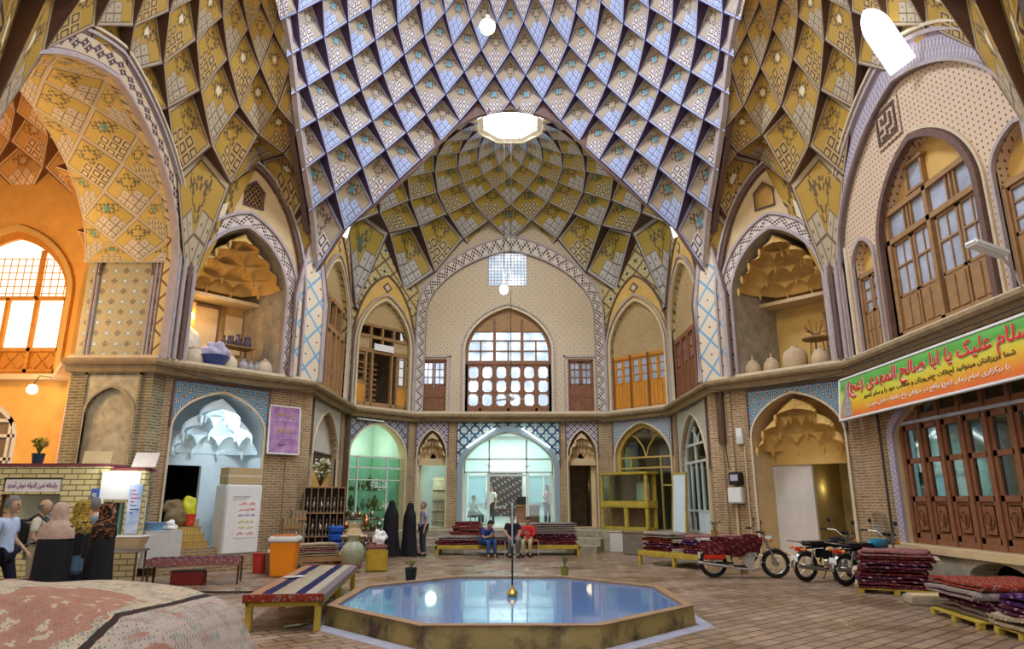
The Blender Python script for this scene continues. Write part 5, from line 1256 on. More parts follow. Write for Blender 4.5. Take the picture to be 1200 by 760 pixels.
# purple poster
t = thing('poster_board', 'framed purple poster with golden lettering on the brick pier left of the far bay', 'poster', mtx=FDCl @ Matrix.Translation((2.72, -.12, 2.82)) @ Matrix.Rotation(-.06, 4, 'X') @ Matrix.Rotation(.0, 4, 'Y'))
m = Mat('purple_print', .45, 0, .3); x, y, z = m.ob(); n = m.noise(4, 5); m.base(m.mix((n-.35)*2.2, (.30,.12,.32), (.62,.42,.58)))
bm = BM(); bbox(bm, 0, .86, 0, .03, 0, 1.22, .006); obj('printed_sheet', bm, m.m, t)
bm = BM(); [bbox(bm, *q, .005) for q in ((-.04, 0, -.01, .04, -.04, 1.26), (.86, .90, -.01, .04, -.04, 1.26), (-.04, .9, -.01, .04, -.04, 0), (-.04, .9, -.01, .04, 1.22, 1.26))]; obj('frame', bm, M['white'], t)
M['gold_ink'] = flat('gold_ink', (.62,.42,.14), .5, var=.2); M['lilac_ink'] = flat('lilac_ink', (.70,.58,.80), .5, var=0)
put_text(t, 'ایران فرهنگی', .43, -.008, 1.03, .55, .13, M['gold_ink']); put_text(t, 'اسلام معماری', .43, -.008, .86, .66, .09, M['lilac_ink']); put_text(t, 'هنر کاشان', .43, -.008, .60, .46, .20, M['gold_ink'])
put_text(t, 'موسسه آموزش هنر', .43, -.008, .40, .6, .07, M['lilac_ink']); put_text(t, 'تابستان', .36, -.008, .22, .2, .08, M['blue_ink'])
# ---- white fridge with a notice
t = thing('fridge', 'tall white fridge with a handwritten notice in the left doorway arch', 'fridge', mtx=FDCl @ TR(2.0, -.42, .0))
bm = BM(); bbox(bm, -.46, .46, -.02, .55, .33, 1.98, .03); obj('body', bm, M['white'], t); bm = BM(); bbox(bm, -.45, .45, -.07, -.025, .36, 1.96, .02); obj('door', bm, M['white'], t)
bm = BM(); tube(bm, [(-.3, -.11, 1.70), (.12, -.11, 1.70)], .012, 6); obj('handle', bm, M['steel'], t)
bm = BM(); bbox(bm, -.20, .36, -.078, -.072, .72, 1.62, .002); nt = obj('notice', bm, flat('notice_paper', (.86,.84,.80), .8, var=.03), t)
for i, (s_, mt) in enumerate((('چای ربابی', 'red_ink'), ('اطاقه گرمک سنتی', 'red_ink'), ('نهار - املت عجم', 'blue_ink'), ('عرق های گیاهی', 'yellow_ink'), ('عرق خنک', 'yellow_ink'), ('چای - چای', 'red_ink'))):
    if mt not in M: M[mt] = flat(mt, (.70,.55,.05), .5, var=0)
    put_text(nt, s_, .08, -.082, 1.53-i*.14, .42, .085, M[mt])
t = thing('cardboard_box', 'long flat cardboard box lying on top of the white fridge', 'box', mtx=FDCl @ TR(2.0, -.4, 1.985)); bm = BM(); bbox(bm, -.42, .44, 0, .45, 0, .40, .008); obj('carton', bm, flat('cardboard', (.50,.38,.20), .9, var=.1), t); bm = BM(); box(bm, -.43, .45, -.002, .452, .17, .23); obj('tape', bm, M['cream'], t)
# things in the doorway
M['sack_brown'] = flat('brown_canvas', (.22,.15,.07), .9, var=.4, bump=.4); M['cardboard'] = bpy.data.materials['cardboard']
blob('canvas_bag', 'brown canvas bag stacked left inside the dark doorway', 'bag', FDCl @ TR(.85, .65, 1.0), .26, (1, .8, .9), M['sack_brown'], 4)
blob('canvas_bag', 'upper brown sack leaning over the canvas bag in the doorway', 'bag', FDCl @ TR(.82, .8, 1.3), .25, (1, .8, .7), M['sack_brown'], 5)
blob('yellow_sack', 'bright yellow sack behind the red bucket in the doorway', 'sack', FDCl @ TR(1.3, .95, 1.15), .27, (.9, .6, 1.05), flat('yellow_plastic', (.66,.60,.03), .5, var=.2), 6, .4)
t = thing('bucket', 'small red bucket with wire handle in the dark doorway', 'bucket', mtx=FDCl @ TR(1.18, .6, 1.0)); bm = BM(); lathe(bm, [(0, 0), (.11, 0), (.15, .26), (.16, .27), (.13, .26), (.1, .02), (0, .02)], n=18); obj('pail', bm, flat('red_plastic', (.72,.06,.03), .4, var=0), t)
bm = BM(); tube(bm, [(-.15, 0, .25), (-.1, -.08, .14), (.0, -.13, .10), (.1, -.08, .14), (.15, 0, .25)], .006, 5); obj('handle', bm, M['steel'], t)
t = thing('cardboard_box', 'small cardboard box under the red bucket on the yellow steps', 'box', mtx=FDCl @ TR(1.25, .5, .99)); bm = BM(); bbox(bm, -.22, .2, 0, .3, -.0, .0+.001+.0, .0005) if False else bbox(bm, -.22, .2, .15, .4, 0, .16, .005); obj('carton', bm, M['cardboard'], t)
t = thing('white_crate', 'pale grey cabinet box standing left of the yellow steps', 'cabinet', mtx=FDCl @ TR(.12, -.62, .17)); bm = BM(); bbox(bm, -.4, .42, 0, .5, 0, .78, .015); obj('body', bm, flat('grey_enamel', (.55,.55,.52), .5), t); bm = BM(); bbox(bm, -.36, .38, -.012, 0, .05, .72, .005); obj('door', bm, flat('grey_enamel2', (.60,.60,.57), .5), t)
t = vessel('tub', [(0, 0), (.17, 0), (.21, .16), (.22, .17), (.19, .16), (.15, .02), (0, .02)], flat('sky_plastic', (.20,.42,.75), .4, var=0)); tag(t, 'light blue plastic tub on top of the pale grey cabinet', 'tub'); on_frame(t, FDCl, .0, -.36, .955)
blob('plastic_bag', 'crumpled white plastic bag beside the blue tub', 'bag', FDCl @ TR(.34, -.34, .955), .13, (1.2, .9, .8), M['white'], 7, .6)
# ---- left of the pool
t = thing('cool_box', 'tall orange plastic cool box with a white lid', 'cool box', (-4.95, 15.75, 0), .12)
bm = BM(); 
vs = [(-.24, -.22, 0), (.24, -.22, 0), (.24, .22, 0), (-.24, .22, 0), (-.29, -.26, .74), (.29, -.26, .74), (.29, .26, .74), (-.29, .26, .74)]
V = [bm.verts.new(p) for p in vs]; [bm.faces.new([V[i] for i in f]) for f in ((0,3,2,1),(4,5,6,7),(0,1,5,4),(1,2,6,5),(2,3,7,6),(3,0,4,7))]; bmesh.ops.bevel(bm, geom=bm.edges[:], offset=.03, segments=2, affect='EDGES'); obj('body', bm, flat('orange_plastic', (.85,.27,.01), .4, var=.05), t)
bm = BM(); bbox(bm, -.32, .32, -.29, .29, .72, .84, .03); obj('lid', bm, flat('lid_white', (.75,.75,.72), .5, var=.1), t); bm = BM(); bbox(bm, -.24, .24, -.2, .2, .84, .87, .02); obj('lid_inset', bm, flat('lid_orange', (.65,.20,.08), .5), t)
def bin_(label, loc, r, h, col):
    t = thing('bin', label, 'bin', loc); bm = BM(); lathe(bm, [(0, 0), (r*.8, 0), (r, h), (r*1.05, h), (r*.95, h-.01), (r*.75, .02), (0, .02)], n=20); obj('pail', bm, flat('bin_'+label[:6], col, .5, var=.1), t)
    bm = BM(); torus(bm, (0, 0, h), r*1.03, .012, 'z', 22, 6); obj('rim', bm, flat('binr_'+label[:6], tuple(k*.7 for k in col), .5), t); return t
bin_('red bin standing against the brick pier left of the grey bin', (-5.72, 16.45, 0), .17, .42, (.55,.05,.04)); bin_('grey-brown bin with a white bag, right of the red bin', (-5.36, 16.3, 0), .19, .45, (.22,.18,.14))
blob('plastic_bag', 'white plastic bag bulging out of the grey-brown bin', 'bag', TR(-5.36, 16.3, .33), .18, (.85, .85, .9), M['white'], 9, .5)
# striped bench
bx, by = -3.1, 11.3; brz = math.atan2(4.05, -.45)
wy = flat('yellow_wood', (.50,.36,.05), .7, var=.35, scale=6, bump=.2)
pallet('bench', 'long low yellow wooden bench left of the pool', (bx, by, 0), brz, 4.1, .95, .42, wy, True, 'bench')
m = Mat('stripe_rug', .9, 0, .1); x, y, z = m.ob(); n = m.noise(8, 4); k = (y+.5)*7.2+n*.25
cols = [(.36,.30,.30), (.66,.60,.50), (.05,.05,.16), (.62,.55,.42), (.58,.50,.36), (.06,.05,.14), (.62,.36,.22), (.50,.20,.12)]
c = (.5, .4, .3)
for i, cc in enumerate(cols): c = m.mix(k.gt(i-.1)*(k.lt(i+1)), c, cc)
m.base(c); m.bump(n, .3, .01)
bm = BM(); 
def grid(bm, nx, ny, f):
    v = [[bm.verts.new(f(i/nx, j/ny)) for j in range(ny+1)] for i in range(nx+1)]
    for i in range(nx):
        for j in range(ny): bm.faces.new((v[i][j], v[i+1][j], v[i+1][j+1], v[i][j+1]))
    return v
def rugf(u, v):
    x = (u-.5)*4.2; y = (v-.5)*1.08; e = max(0, abs(x)-2.02)+max(0, abs(y)-.475); return (min(2.09, max(-2.09, x)), min(.5, max(-.5, y)), .448+.006*noise.noise(Vector((x*3, y*5, 0)))-e*1.1)
grid(bm, 60, 24, rugf); bmesh.ops.solidify(bm, geom=bm.faces[:], thickness=-.012)
ru = thing('striped_rug', 'rug with dark blue, cream and orange stripes covering the yellow bench', 'rug', (bx, by, 0), brz); obj('cloth', bm, m.m, ru)
bm = BM()
for s in (-1, 1): bm = BM(); bbox(bm, s*2.09-.03, s*2.09+.03, -.5, .5, .36, .452, .01); obj('red_border', bm, CM[2], ru)
t = thing('folded_paper', 'small white folded paper lying on the striped rug', 'paper', (-3.32, 11.1, .462), .9); bm = BM(); bbox(bm, -.16, .16, -.06, .06, 0, .012, .003); obj('sheet', bm, M['white'], t); bm = BM(); bbox(bm, -.15, .02, -.05, .055, .012, .018, .002); obj('fold', bm, M['cream'], t)
# hose
bm = BM(); tube(bm, [(-6.3, 13.2, .02), (-5.2, 12.95, .02), (-4.4, 13.0, .02), (-3.7, 12.7, .02)], .018, 6); tag(obj('hose', bm, M['black'], None), 'thin black hose lying on the paving left of the striped bench', 'hose')
bm = BM(); tube(bm, [(-2.55, 9.9, .03), (-2.75, 9.6, .03), (-2.9, 9.45, .03)], .02, 8); tag(obj('metal_pipe', bm, M['steel'], None), 'short shiny pipe on the ground between the bench and the pool', 'pipe')
# draped carpets in the foreground
m = Mat('cream_floral_carpet', .95, 0, .05); x, y, z = m.ob(); n = m.noise(22, 3, rough=.8); n2 = m.noise(7, 3)
P1 = (x*19+z*5).fr()-.5; P2 = (y*19-z*5+x*4).fr()-.5; d = P1.ab()+P2.ab(); c = m.mix(n, (.74,.60,.43), (.88,.77,.60)); c = m.mix(x.gt(-3.1)*.6, c, (.66,.56,.52)); c = m.mix(d.lt(.2)*.7, c, (.30,.20,.15)); c = m.mix((d.gt(.55))*(n2.gt(.5))*.7, c, (.30,.42,.40)); c = m.mix((n2-.56)*8, c, (.62,.34,.24))
q1 = (x+3.55+n2*.4)*1.9; q2 = (y-6.0)*1.25; q3 = (x+2.5)*2.6; q4 = (y-5.3)*1.5; med = (q1*q1+q2*q2).lt(1.0).mx((q3*q3+q4*q4).lt(1.0)); a1 = x+3.12-(y-6)*.08+n2*.04; c = m.mix(med*(n2.gt(.38))*.8, c, m.mix(n, (.55,.20,.13), (.66,.36,.26)))
bd = (a1.ab()).lt(.032); c = m.mix(bd, c, (.10,.07,.06)); m.base(c); m.bump(n, .5, .015)
M['fg_carpet'] = m.m
def fgf(u, v):
    # u along the bench (left to right), v from the far edge towards the camera
    x = -6.4+u*4.45; y = 7.75-v*2.9; top = .70+.12*sin(min(1, max(0, (x+5.6)/2.6))*pi)**1+.03*noise.noise(Vector((x*1.4, y*1.4, 2)))
    ex = max(0, x+2.75); x2 = min(x, -2.75+ex*.95); z = top-ex*1.15-.25*max(0, x+3.4)**2
    ey = max(0, 5.9-y-.35*(x+3)*.0); z -= ey*.55; 
    ef = max(0, (y-7.35)); z -= ef*1.6; y2 = y-ef*.5
    # a diagonal fold
    s = (x+4.2)+(y-5.6)*.9; z += .10*math.exp(-(s*3)**2)+.05*math.exp(-((s-.7)*4)**2); z += .03*sin(7*(x-y))*min(1, ex*2)
    return (x2+.04*sin(y*5)*min(1, ex*2), y2, max(.05+.02*u, z))
bm = BM(); grid(bm, 70, 50, fgf); bmesh.ops.solidify(bm, geom=bm.faces[:], thickness=.02)
t = thing('draped_carpet', 'big cream floral carpet draped over a bench in the left foreground', 'carpet'); obj('pile', bm, M['fg_carpet'], t, smooth=True)
pallet('bench', 'low bench hidden under the draped cream carpet in the left foreground', (-4.6, 6.35, 0), 0, 2.4, 1.0, .45, wy, True, 'bench')
def edgef(u, v): return (-2.3+u*1.35, 4.0-v*.8, .52+.02*sin(u*9)-.5*max(0, v-.7)*1.0)
bm = BM(); grid(bm, 24, 16, lambda u, v: (-1.95+u*1.15, 4.02-v*.9, .30+.012*sin(u*9))); bmesh.ops.solidify(bm, geom=bm.faces[:], thickness=.03)
t = thing('folded_carpet', 'pale rose edge of a carpet showing at the bottom edge left of the pool', 'carpet'); obj('pile', bm, flat('rose_carpet', (.70,.48,.40), .95, var=.2, scale=20, bump=.4), t)
t.location = (0, .38, .0)
pallet('pallet', 'low platform under the pale rose carpet at the bottom edge', (-1.37, 3.95, 0), 0, 1.1, .8, .27, wy)
# bench with purple cover behind the foreground carpet
t = pallet('bench', 'low bench with a purple cloth at the far left behind the draped carpet', (-6.9, 8.6, 0), .1, 1.8, .9, .62, wy, True, 'bench')
bm = BM(); grid(bm, 20, 12, lambda u, v: ((u-.5)*1.9, (v-.5)*1.0, .66+.03*noise.noise(Vector((u*5, v*4, 0)))-.12*(abs(v-.5)*2)**8)); bmesh.ops.solidify(bm, geom=bm.faces[:], thickness=.02)
t = thing('purple_cover', 'worn purple carpet spread over the low bench at the far left', 'carpet', (-6.9, 8.6, 0), .1); obj('pile', bm, CM[3], t)
# metal framed bench with rug and red box
t = thing('bench', 'iron-framed bench with a purple rug by the kiosk corner', 'bench', (-6.35, 14.35, 0), .25)
bm = BM(); bbox(bm, -.75, .95, -.3, .3, .45, .50, .01); obj('seat', bm, CM[1], t); bm = BM(); bbox(bm, -.77, .97, -.32, -.30, .36, .50, .004); obj('rug_edge', bm, CM[3], t)
for x in (-.72, .92):
    for y in (-.27, .27): bm = BM(); bbox(bm, x-.02, x+.02, y-.02, y+.02, 0, .45, .004); obj('leg', bm, M['wood_dark'], t)
t = thing('red_crate', 'dark red crate on the floor under the rug-covered bench', 'crate', (-6.35, 14.3, 0), .2); bm = BM(); bbox(bm, -.3, .3, -.18, .18, 0, .24, .01); obj('body', bm, flat('crate_red', (.20,.02,.02), .6), t); bm = BM(); bbox(bm, -.33, .28, -.17, .17, .24, .26, .004); obj('lid', bm, M['wood_dark'], t)
# ---- kiosk of yellow brick
KF = frame((-10.3, 13.6), (-7.0, 13.6)); K2 = frame((-7.9, 13.5), (-7.12, 13.62))
bm = BM(); prism(bm, rect(-.1, 2.42, 0, 2.24), [rect(.45, 1.6, .75, 1.72), rect(.45, 1.6, 1.76, 2.03)], 0, .25); struct('wall_kiosk', bm, M['brick_kiosk'], KF)
bm = BM(); prism(bm, rect(0, .80, 0, 2.16), [rect(.12, .50, .92, 1.56)], 0, .2); struct('wall_kiosk_corner', bm, M['brick_kiosk'], K2)
bm = BM(); prism(bm, rect(.02, .72, 1.62, 2.14), (), -.012, 0); prism(bm, rect(-.0, .10, 1.0, 1.62), (), -.012, 0); struct('trim_kiosk_lamp_wash', bm, M['white'], K2)  # white sheets paint the lamp's bright wash onto the corner brick
bm = BM(); box(bm, -10.4, -7.9, 13.58, 15.3, 2.24, 2.30); box(bm, -7.95, -7.2, 13.75, 14.2, 2.16, 2.22); struct('ceiling_kiosk', bm, flat('maroon_felt', (.20,.05,.06), .9, var=.3))
bm = BM(); box(bm, -.1, 2.4, .8, .88, 0, 2.2); struct('wall_kiosk_back', bm, M['room_green'], KF)
bm = BM(); slab(bm, [(-7.14, 13.66), (-7.9, 14.75), (-8.0, 14.7), (-7.24, 13.6)], 0, 2.16); struct('wall_kiosk_side', bm, M['brick_kiosk'])
bm = BM(); box(bm, .42, 1.63, .06, .12, .72, .78); box(bm, .42, 1.63, .04, .12, 1.70, 1.78); box(bm, .40, .47, .04, .12, .72, 2.06); box(bm, 1.58, 1.65, .04, .12, .72, 2.06); box(bm, .4, 1.65, .04, .12, 2.0, 2.06); struct('window_kiosk', bm, M['wood_dark'], KF)
t = thing('sign_board', 'white sign with purple lettering over the kiosk window', 'sign', mtx=KF @ Matrix.Translation((1.02, .03, 1.88))); bm = BM(); bbox(bm, -.54, .54, 0, .03, -.115, .115, .004); obj('board', bm, M['white'], t); put_text(t, 'چایخانه امین الدوله خوش آمدید', 0, -.008, 0, .98, .15, flat('purple_ink', (.28,.06,.22), .5, var=0))
bm = BM(); box(bm, .1, .52, .04, .1, .88, .93); box(bm, .1, .52, .04, .1, 1.55, 1.6); box(bm, .1, .15, .04, .1, .9, 1.6); box(bm, .48, .53, .04, .1, .9, 1.6); box(bm, .28, .33, .04, .1, .9, 1.56); o = struct('window_kiosk_corner', bm, M['wood'], K2)
bm = BM(); box(bm, .1, .52, .12, .13, .9, 1.58); obj('pane', bm, M['glass_green'], o)
bm = BM(); box(bm, .0, .75, .35, .4, .5, 1.9); struct('wall_kiosk_inner', bm, M['room_green'], K2)
t = thing('poster', 'blue and white printed poster on the kiosk corner beside its small window', 'poster', mtx=K2 @ Matrix.Translation((.545, -.02, .98))); m = Mat('blue_print', .5); x, y, z = m.ob(); m.base(m.mix((m.noise(3, 4)-.4)*4, (.75,.80,.88), (.22,.40,.75)))
bm = BM(); bbox(bm, 0, .24, 0, .012, 0, .92, .003); obj('sheet', bm, m.m, t)
for i in range(7): bm = BM(); box(bm, .05, .12+.05*(i % 3), -.004, -.001, .80-i*.07, .815-i*.07); obj('line_of_print', bm, M['red_ink'] if i < 4 else M['blue_ink'], t)
t = thing('intercom', 'small dark blue wall box on the kiosk corner', 'wall box', mtx=K2 @ Matrix.Translation((-.12, -.06, 1.62))); bm = BM(); bbox(bm, 0, .14, 0, .06, 0, .2, .01); obj('case', bm, flat('navy_case', (.05,.10,.35), .4), t); bm = BM(); bbox(bm, .03, .11, -.01, .0, .05, .12, .004); obj('panel', bm, M['steel'], t)
for lb, x, z, w_, h, r in (('tilted brown cardboard sheet on the kiosk roof', 2.05, 2.30, .5, .30, .35), ('grey cardboard sheet leaning at the right end of the kiosk roof', 3.0, 2.24, .46, .34, .1)):
    t = thing('cardboard_sheet', lb, 'cardboard', mtx=KF @ TR(x, .25, z, r)); bm = BM(); bbox(bm, -w_/2, w_/2, 0, .02, 0, h, .004, mtx=Matrix.Rotation(-.5, 4, 'X')); obj('sheet', bm, M['cardboard'] if x < 2.5 else flat('grey_card', (.55,.50,.46), .9), t); bm = BM(); bbox(bm, -w_/2, w_/2, .0, .16, -.0, .01, .003); obj('flap', bm, M['cardboard'], t)
def plant(nm, label, loc, pot_col, n, h, r, s=1, seed=0, leafc=(.16,.30,.04), pr=.11, ph=.2):
    rnd = random.Random(seed); t = thing(nm, label, 'plant', loc); bm = BM(); lathe(bm, [(0, 0), (pr*.75, 0), (pr, ph), (pr*1.08, ph), (pr*.9, ph-.02), (0, ph-.03)], n=16); obj('pot', bm, flat('pot_%d' % seed, pot_col, .6, var=.1), t)
    bm = BM(); sb = BM()
    for k in range(n):
        a = rnd.random()*6.3; q = r*rnd.uniform(.3, 1); hh = h*rnd.uniform(.5, 1); p = [Vector((0, 0, ph-.03)), Vector((q*.4*cos(a), q*.4*sin(a), ph+hh*.6)), Vector((q*cos(a), q*sin(a), ph+hh))]
        tube(sb, p, .005, 4)
        for f in (.5, .75, 1.0):
            c = p[1].lerp(p[2], f); w_ = .025*s; L_ = .09*s; d = Vector((cos(a+f*3), sin(a+f*3), .3)).normalized(); sd = d.cross(Vector((0, 0, 1))).normalized()*w_
            bm.faces.new([bm.verts.new(v) for v in (c, c+d*L_*.5+sd, c+d*L_, c+d*L_*.5-sd)])
    bmesh.ops.solidify(bm, geom=bm.faces[:], thickness=.002)
    obj('leaves', bm, flat('leaf_%d' % seed, leafc, .6, var=.3), t); obj('stems', sb, flat('stem_%d' % seed, (.12,.16,.03), .7), t); return t
plant('potted_plant', 'small plant in a black pot on the far left corner of the pool kerb', (-1.98, 14.4, 0), (.01,.02,.03), 9, .16, .12, .9, 1, (.40,.52,.10), .12, .30)
plant('potted_plant', 'thin plant in a bottle-green pot beyond the far right side of the pool', (1.15, 15.3, 0), (.22,.24,.05), 8, .25, .08, .9, 2, (.30,.42,.12), .09, .24)
plant('potted_plant', 'leafy plant in a dark pot on top of the brick kiosk', (-9.35, 13.75, 2.30), (.02,.03,.05), 26, .30, .18, 1.2, 3, (.42,.48,.10), .12, .20)
plant('potted_plant', 'spiky plant behind the first motorcycle in front of the white glazed door', (4.72, 16.5, .75), (.30,.16,.05), 9, .22, .2, 1, 4, (.30,.26,.06), .08, .18)
t = thing('plant_stand', 'low plinth carrying the spiky plant behind the motorcycle', 'stand', (4.72, 16.5, 0)); bm = BM(); bbox(bm, -.3, .45, -.25, .25, .0, .68, .01); obj('body', bm, M['plaster'], t); bm = BM(); bbox(bm, -.34, .49, -.29, .29, .68, .75, .01); obj('top_slab', bm, M['cream'], t)
# ================================================================= carpets, shop goods, motorcycles
# right-hand stacks
pallet('pallet', 'wooden pallet under the tall carpet stack beside the motorcycles', (7.0, 13.15, 0), -.5, 1.25, 1.0, .09, wy)
zt = stack(7.0, 13.15, .095, -.5, 6, 1.2, .95, .105, 21, lambda i: 'red carpet, %s of the tall stack beside the motorcycles' % ORD[i], 'carpets in the tall stack beside the motorcycles', [0, 1, 0, 1, 0, 3, 2])
pallet('pallet', 'yellow pallet under the middle carpet heap along the right wall', (6.75, 10.0, 0), pi/2-.12, 1.35, 1.35, .09, wy)
stack(6.75, 10.0, .095, pi/2-.12, 4, 1.3, 1.25, .105, 22, lambda i: 'wine-coloured carpet, %s of the middle heap along the right wall' % ORD[i], 'carpets in the middle heap along the right wall', [4, 1, 4, 2, 3])
pallet('pallet', 'yellow pallet under the nearest carpet heap at the right edge', (6.75, 8.62, 0), pi/2-.1, 1.1, 1.5, .09, wy)
stack(6.75, 8.62, .095, pi/2-.1, 3, 1.1, 1.4, .12, 23, lambda i: 'violet carpet, %s of the nearest heap at the right edge' % ORD[i], 'carpets in the nearest heap at the right edge', [6, 1, 5, 5])
t = thing('stone_kerb', 'low stone block on the paving between the two right carpet stacks', 'kerb', (7.1, 11.55, 0), -.2); bm = BM(); bbox(bm, -.75, .6, -.25, .25, 0, .13, .02); obj('block', bm, M['plaster_old'], t); bm = BM(); bbox(bm, -.7, .55, -.2, .2, .13, .15, .006); obj('slab', bm, M['plaster'], t)
t = blob('clay_ball', 'round pinkish clay ball resting on the carpets at the right edge', 'jar', TR(7.35, 9.1, .52), .20, (1, 1, .95), flat('pink_clay', (.50,.30,.24), .8), 3, .05)
# low carpet bed right of the far bay
pallet('bench', 'low wooden bed carrying carpets in front of the ochre glass cabinet', (4.55, 18.1, 0), -1.0, 2.5, 1.3, .34, wy, True, 'bench')
for k, (ox, oy) in enumerate(((4.25, 18.75), (4.9, 17.5))):
    stack(ox, oy, .345, -1.0+pi/2*0, 4, 1.05, 1.15, .11, 31+k, lambda i, k=k: 'dark red carpet, %s, %s pile on the low bed' % (ORD[i], ('far', 'near')[k]), 'carpets on the low bed by the glass cabinet', [0, 1, 2, 4] if k == 0 else [1, 0, 5, 3])
# far low beds in front of the shop
pallet('bench', 'low bench with rolled carpets left of the fountain pipe', (-1.1, 22.1, 0), 0, 2.3, 1.15, .30, wy, True, 'bench'); pallet('bench', 'low bench with piled grey carpets right of the fountain pipe', (1.15, 22.1, 0), 0, 1.9, 1.15, .30, wy, True, 'bench')
def big_fold(lb, x, y, z, rz, w_, d, h, mi, seed, grp):
    o = folded(w_, d, h, CM[mi], seed, seed % 2 == 0); o.location = (x, y, z); o.rotation_euler = (0, 0, rz); tag(o, lb, 'carpet', grp)
G1 = 'carpets on the left far bench'; G2 = 'carpets on the right far bench'
big_fold('wide wine carpet folded flat on the left far bench, lowest', -1.1, 22.1, .305, 0, 2.3, 1.15, .13, 0, 41, G1)
big_fold('rose-grey carpet folded on the left far bench, above the wine one', -1.05, 22.1, .44, pi, 2.2, 1.1, .11, 4, 42, G1)
for i, (x, z) in enumerate(((-1.35, .56), (-1.30, .66), (-1.36, .76), (-1.34, .86))): big_fold('small dark red carpet on the left far bench, %s of its heap' % ORD[i], x, 22.35, z, .05*i, 1.15-.12*i, .5, .095, 0 if i % 2 else 2, 43+i, G1)
for i in range(6): big_fold('grey and red carpet on the right far bench, %s of its stack' % ORD[i], 1.15+.03*(i % 2), 22.15, .305+i*.105, pi*(i % 2)+.03*i, 1.75-.03*i, 1.05, .10, (0, 0, 1, 4, 4, 4)[i], 51+i, G2)
# ochre glass cabinet on the plinth
t = thing('display_cabinet', 'tall ochre wooden display cabinet with glass front before the right glazed arch', 'cabinet', mtx=FABr @ TR(1.35, -.55, .6))
bm = BM(); 
for q in ((-1.05, -.97, -.3, -.22, 0, 1.95), (.85, .97, -.3, -.2, 0, 1.95), (-1.05, -.97, .2, .28, 0, 1.95), (.85, .97, .2, .28, 0, 1.95), (-1.05, .97, -.3, .28, 0, .1), (-1.05, .97, .24, .28, 0, 1.95), (-.05, .1, -.3, -.2, .1, .75)): bbox(bm, *q, .01)
obj('frame', bm, wy, t); bm = BM(); bbox(bm, -1.12, 1.05, -.36, .3, 1.88, 1.97, .02); obj('top', bm, wy, t)
bm = BM(); bbox(bm, -1.08, 1.0, -.33, .28, .74, .98, .02); obj('drawer_band', bm, wy, t); bm = BM(); bbox(bm, -.9, -.1, -.35, -.32, .79, .93, .01); obj('drawer', bm, wy, t)
bm = BM(); box(bm, -.97, .85, -.26, -.25, .98, 1.88); obj('glass_front', bm, M['glass'], t); bm = BM(); box(bm, -.9, .8, .18, .2, .1, 1.85); obj('dark_back', bm, M['room_brown'], t)
bm = BM(); bbox(bm, -1.12, -.95, .1, .28, .0, 1.9, .01) if False else bbox(bm, .3, .8, .0, .1, 1.0, 1.6, .01); obj('cloth_inside', bm, M['bundle'] if 'bundle' in M else M['room_green'], t)
t = thing('board_panel', 'tall pale panel in a yellow frame leaning by the glass cabinet', 'panel', mtx=frame((5.1, 22.3), (5.5, 21.7)) @ TR(-.05, 0, .6) @ Matrix.Rotation(-.08, 4, 'X')); bm = BM(); bbox(bm, .03, .57, 0, .03, .03, 1.82, .005); obj('sheet', bm, M['plaster_pale'], t)
bm = BM(); [bbox(bm, *q, .006) for q in ((0, .05, -.02, .05, 0, 1.86), (.55, .6, -.02, .05, 0, 1.86), (0, .6, -.02, .05, 1.81, 1.86), (0, .6, -.02, .05, 0, .05))]; obj('frame', bm, wy, t)
t = thing('metal_bin', 'square grey metal bin at the corner of the plinth before the cabinet', 'bin', (3.75, 21.9, 0), .2); bm = BM(); bbox(bm, -.26, .26, -.2, .2, 0, .66, .02); obj('body', bm, flat('grey_bin', (.26,.22,.17), .7, var=.3), t); bm = BM(); bbox(bm, -.28, .28, -.22, .22, .64, .69, .01); obj('rim', bm, M['timber'], t)
t = thing('plaster_block', 'long whitewashed block along the foot of the right diagonal wall', 'block', mtx=frame((3.35, 22.75), (4.6, 22.0)) @ TR(0, .25, 0)); bm = BM(); bbox(bm, -.3, 1.1, 0, .4, 0, .60, .015); obj('body', bm, M['plaster_w'], t); bm = BM(); bbox(bm, -.32, 1.12, -.02, .42, .60, .63, .01); obj('coping', bm, M['plaster'], t)
# ---- inside the central shop
t = thing('hanging_carpet', 'dark patterned carpet hanging on the back wall of the bright shop', 'carpet', mtx=FAA @ Matrix.Translation((3.5, 3.4, .95))); bm = BM(); bbox(bm, -.70, .70, 0, .02, 0, 1.85, .004); obj('pile', bm, CM[5] if False else carpet_mat('carpet_black', (.06,.05,.05), (.42,.36,.30), (.30,.10,.10), .22), t); bm = BM(); bbox(bm, -.8, .8, -.02, .03, 1.83, 1.90, .01); obj('rod', bm, M['white'], t)
bm = BM(); [box(bm, *q) for q in ((1.9, 2.7, 3.45, 3.52, 1.5, 2.6), (4.5, 5.5, 3.45, 3.52, 1.5, 2.6))]; struct('window_shop_back', bm, flat('pale_window', (.40,.62,.70), .4), FAA)
bm = BM(); [box(bm, *q) for q in ((1.85, 1.92, 3.4, 3.5, 1.45, 2.65), (2.66, 2.73, 3.4, 3.5, 1.45, 2.65), (1.85, 2.73, 3.4, 3.5, 2.6, 2.66), (4.45, 4.52, 3.4, 3.5, 1.45, 2.65), (5.1, 5.16, 3.4, 3.5, 1.45, 2.65), (4.45, 5.5, 3.4, 3.5, 2.6, 2.66))]; struct('trim_shop_back', bm, M['white'], FAA)
t = thing('table', 'low dark table with cups inside the bright shop', 'table', mtx=FAA @ TR(3.35, 1.7, .6)); bm = BM(); bbox(bm, -.55, .45, -.3, .3, .62, .68, .01); obj('table_top', bm, M['wood_dark'], t)
for x in (-.48, .38):
    for y in (-.24, .24): bm = BM(); bbox(bm, x-.02, x+.02, y-.02, y+.02, 0, .62, .004); obj('leg', bm, M['wood_dark'], t)
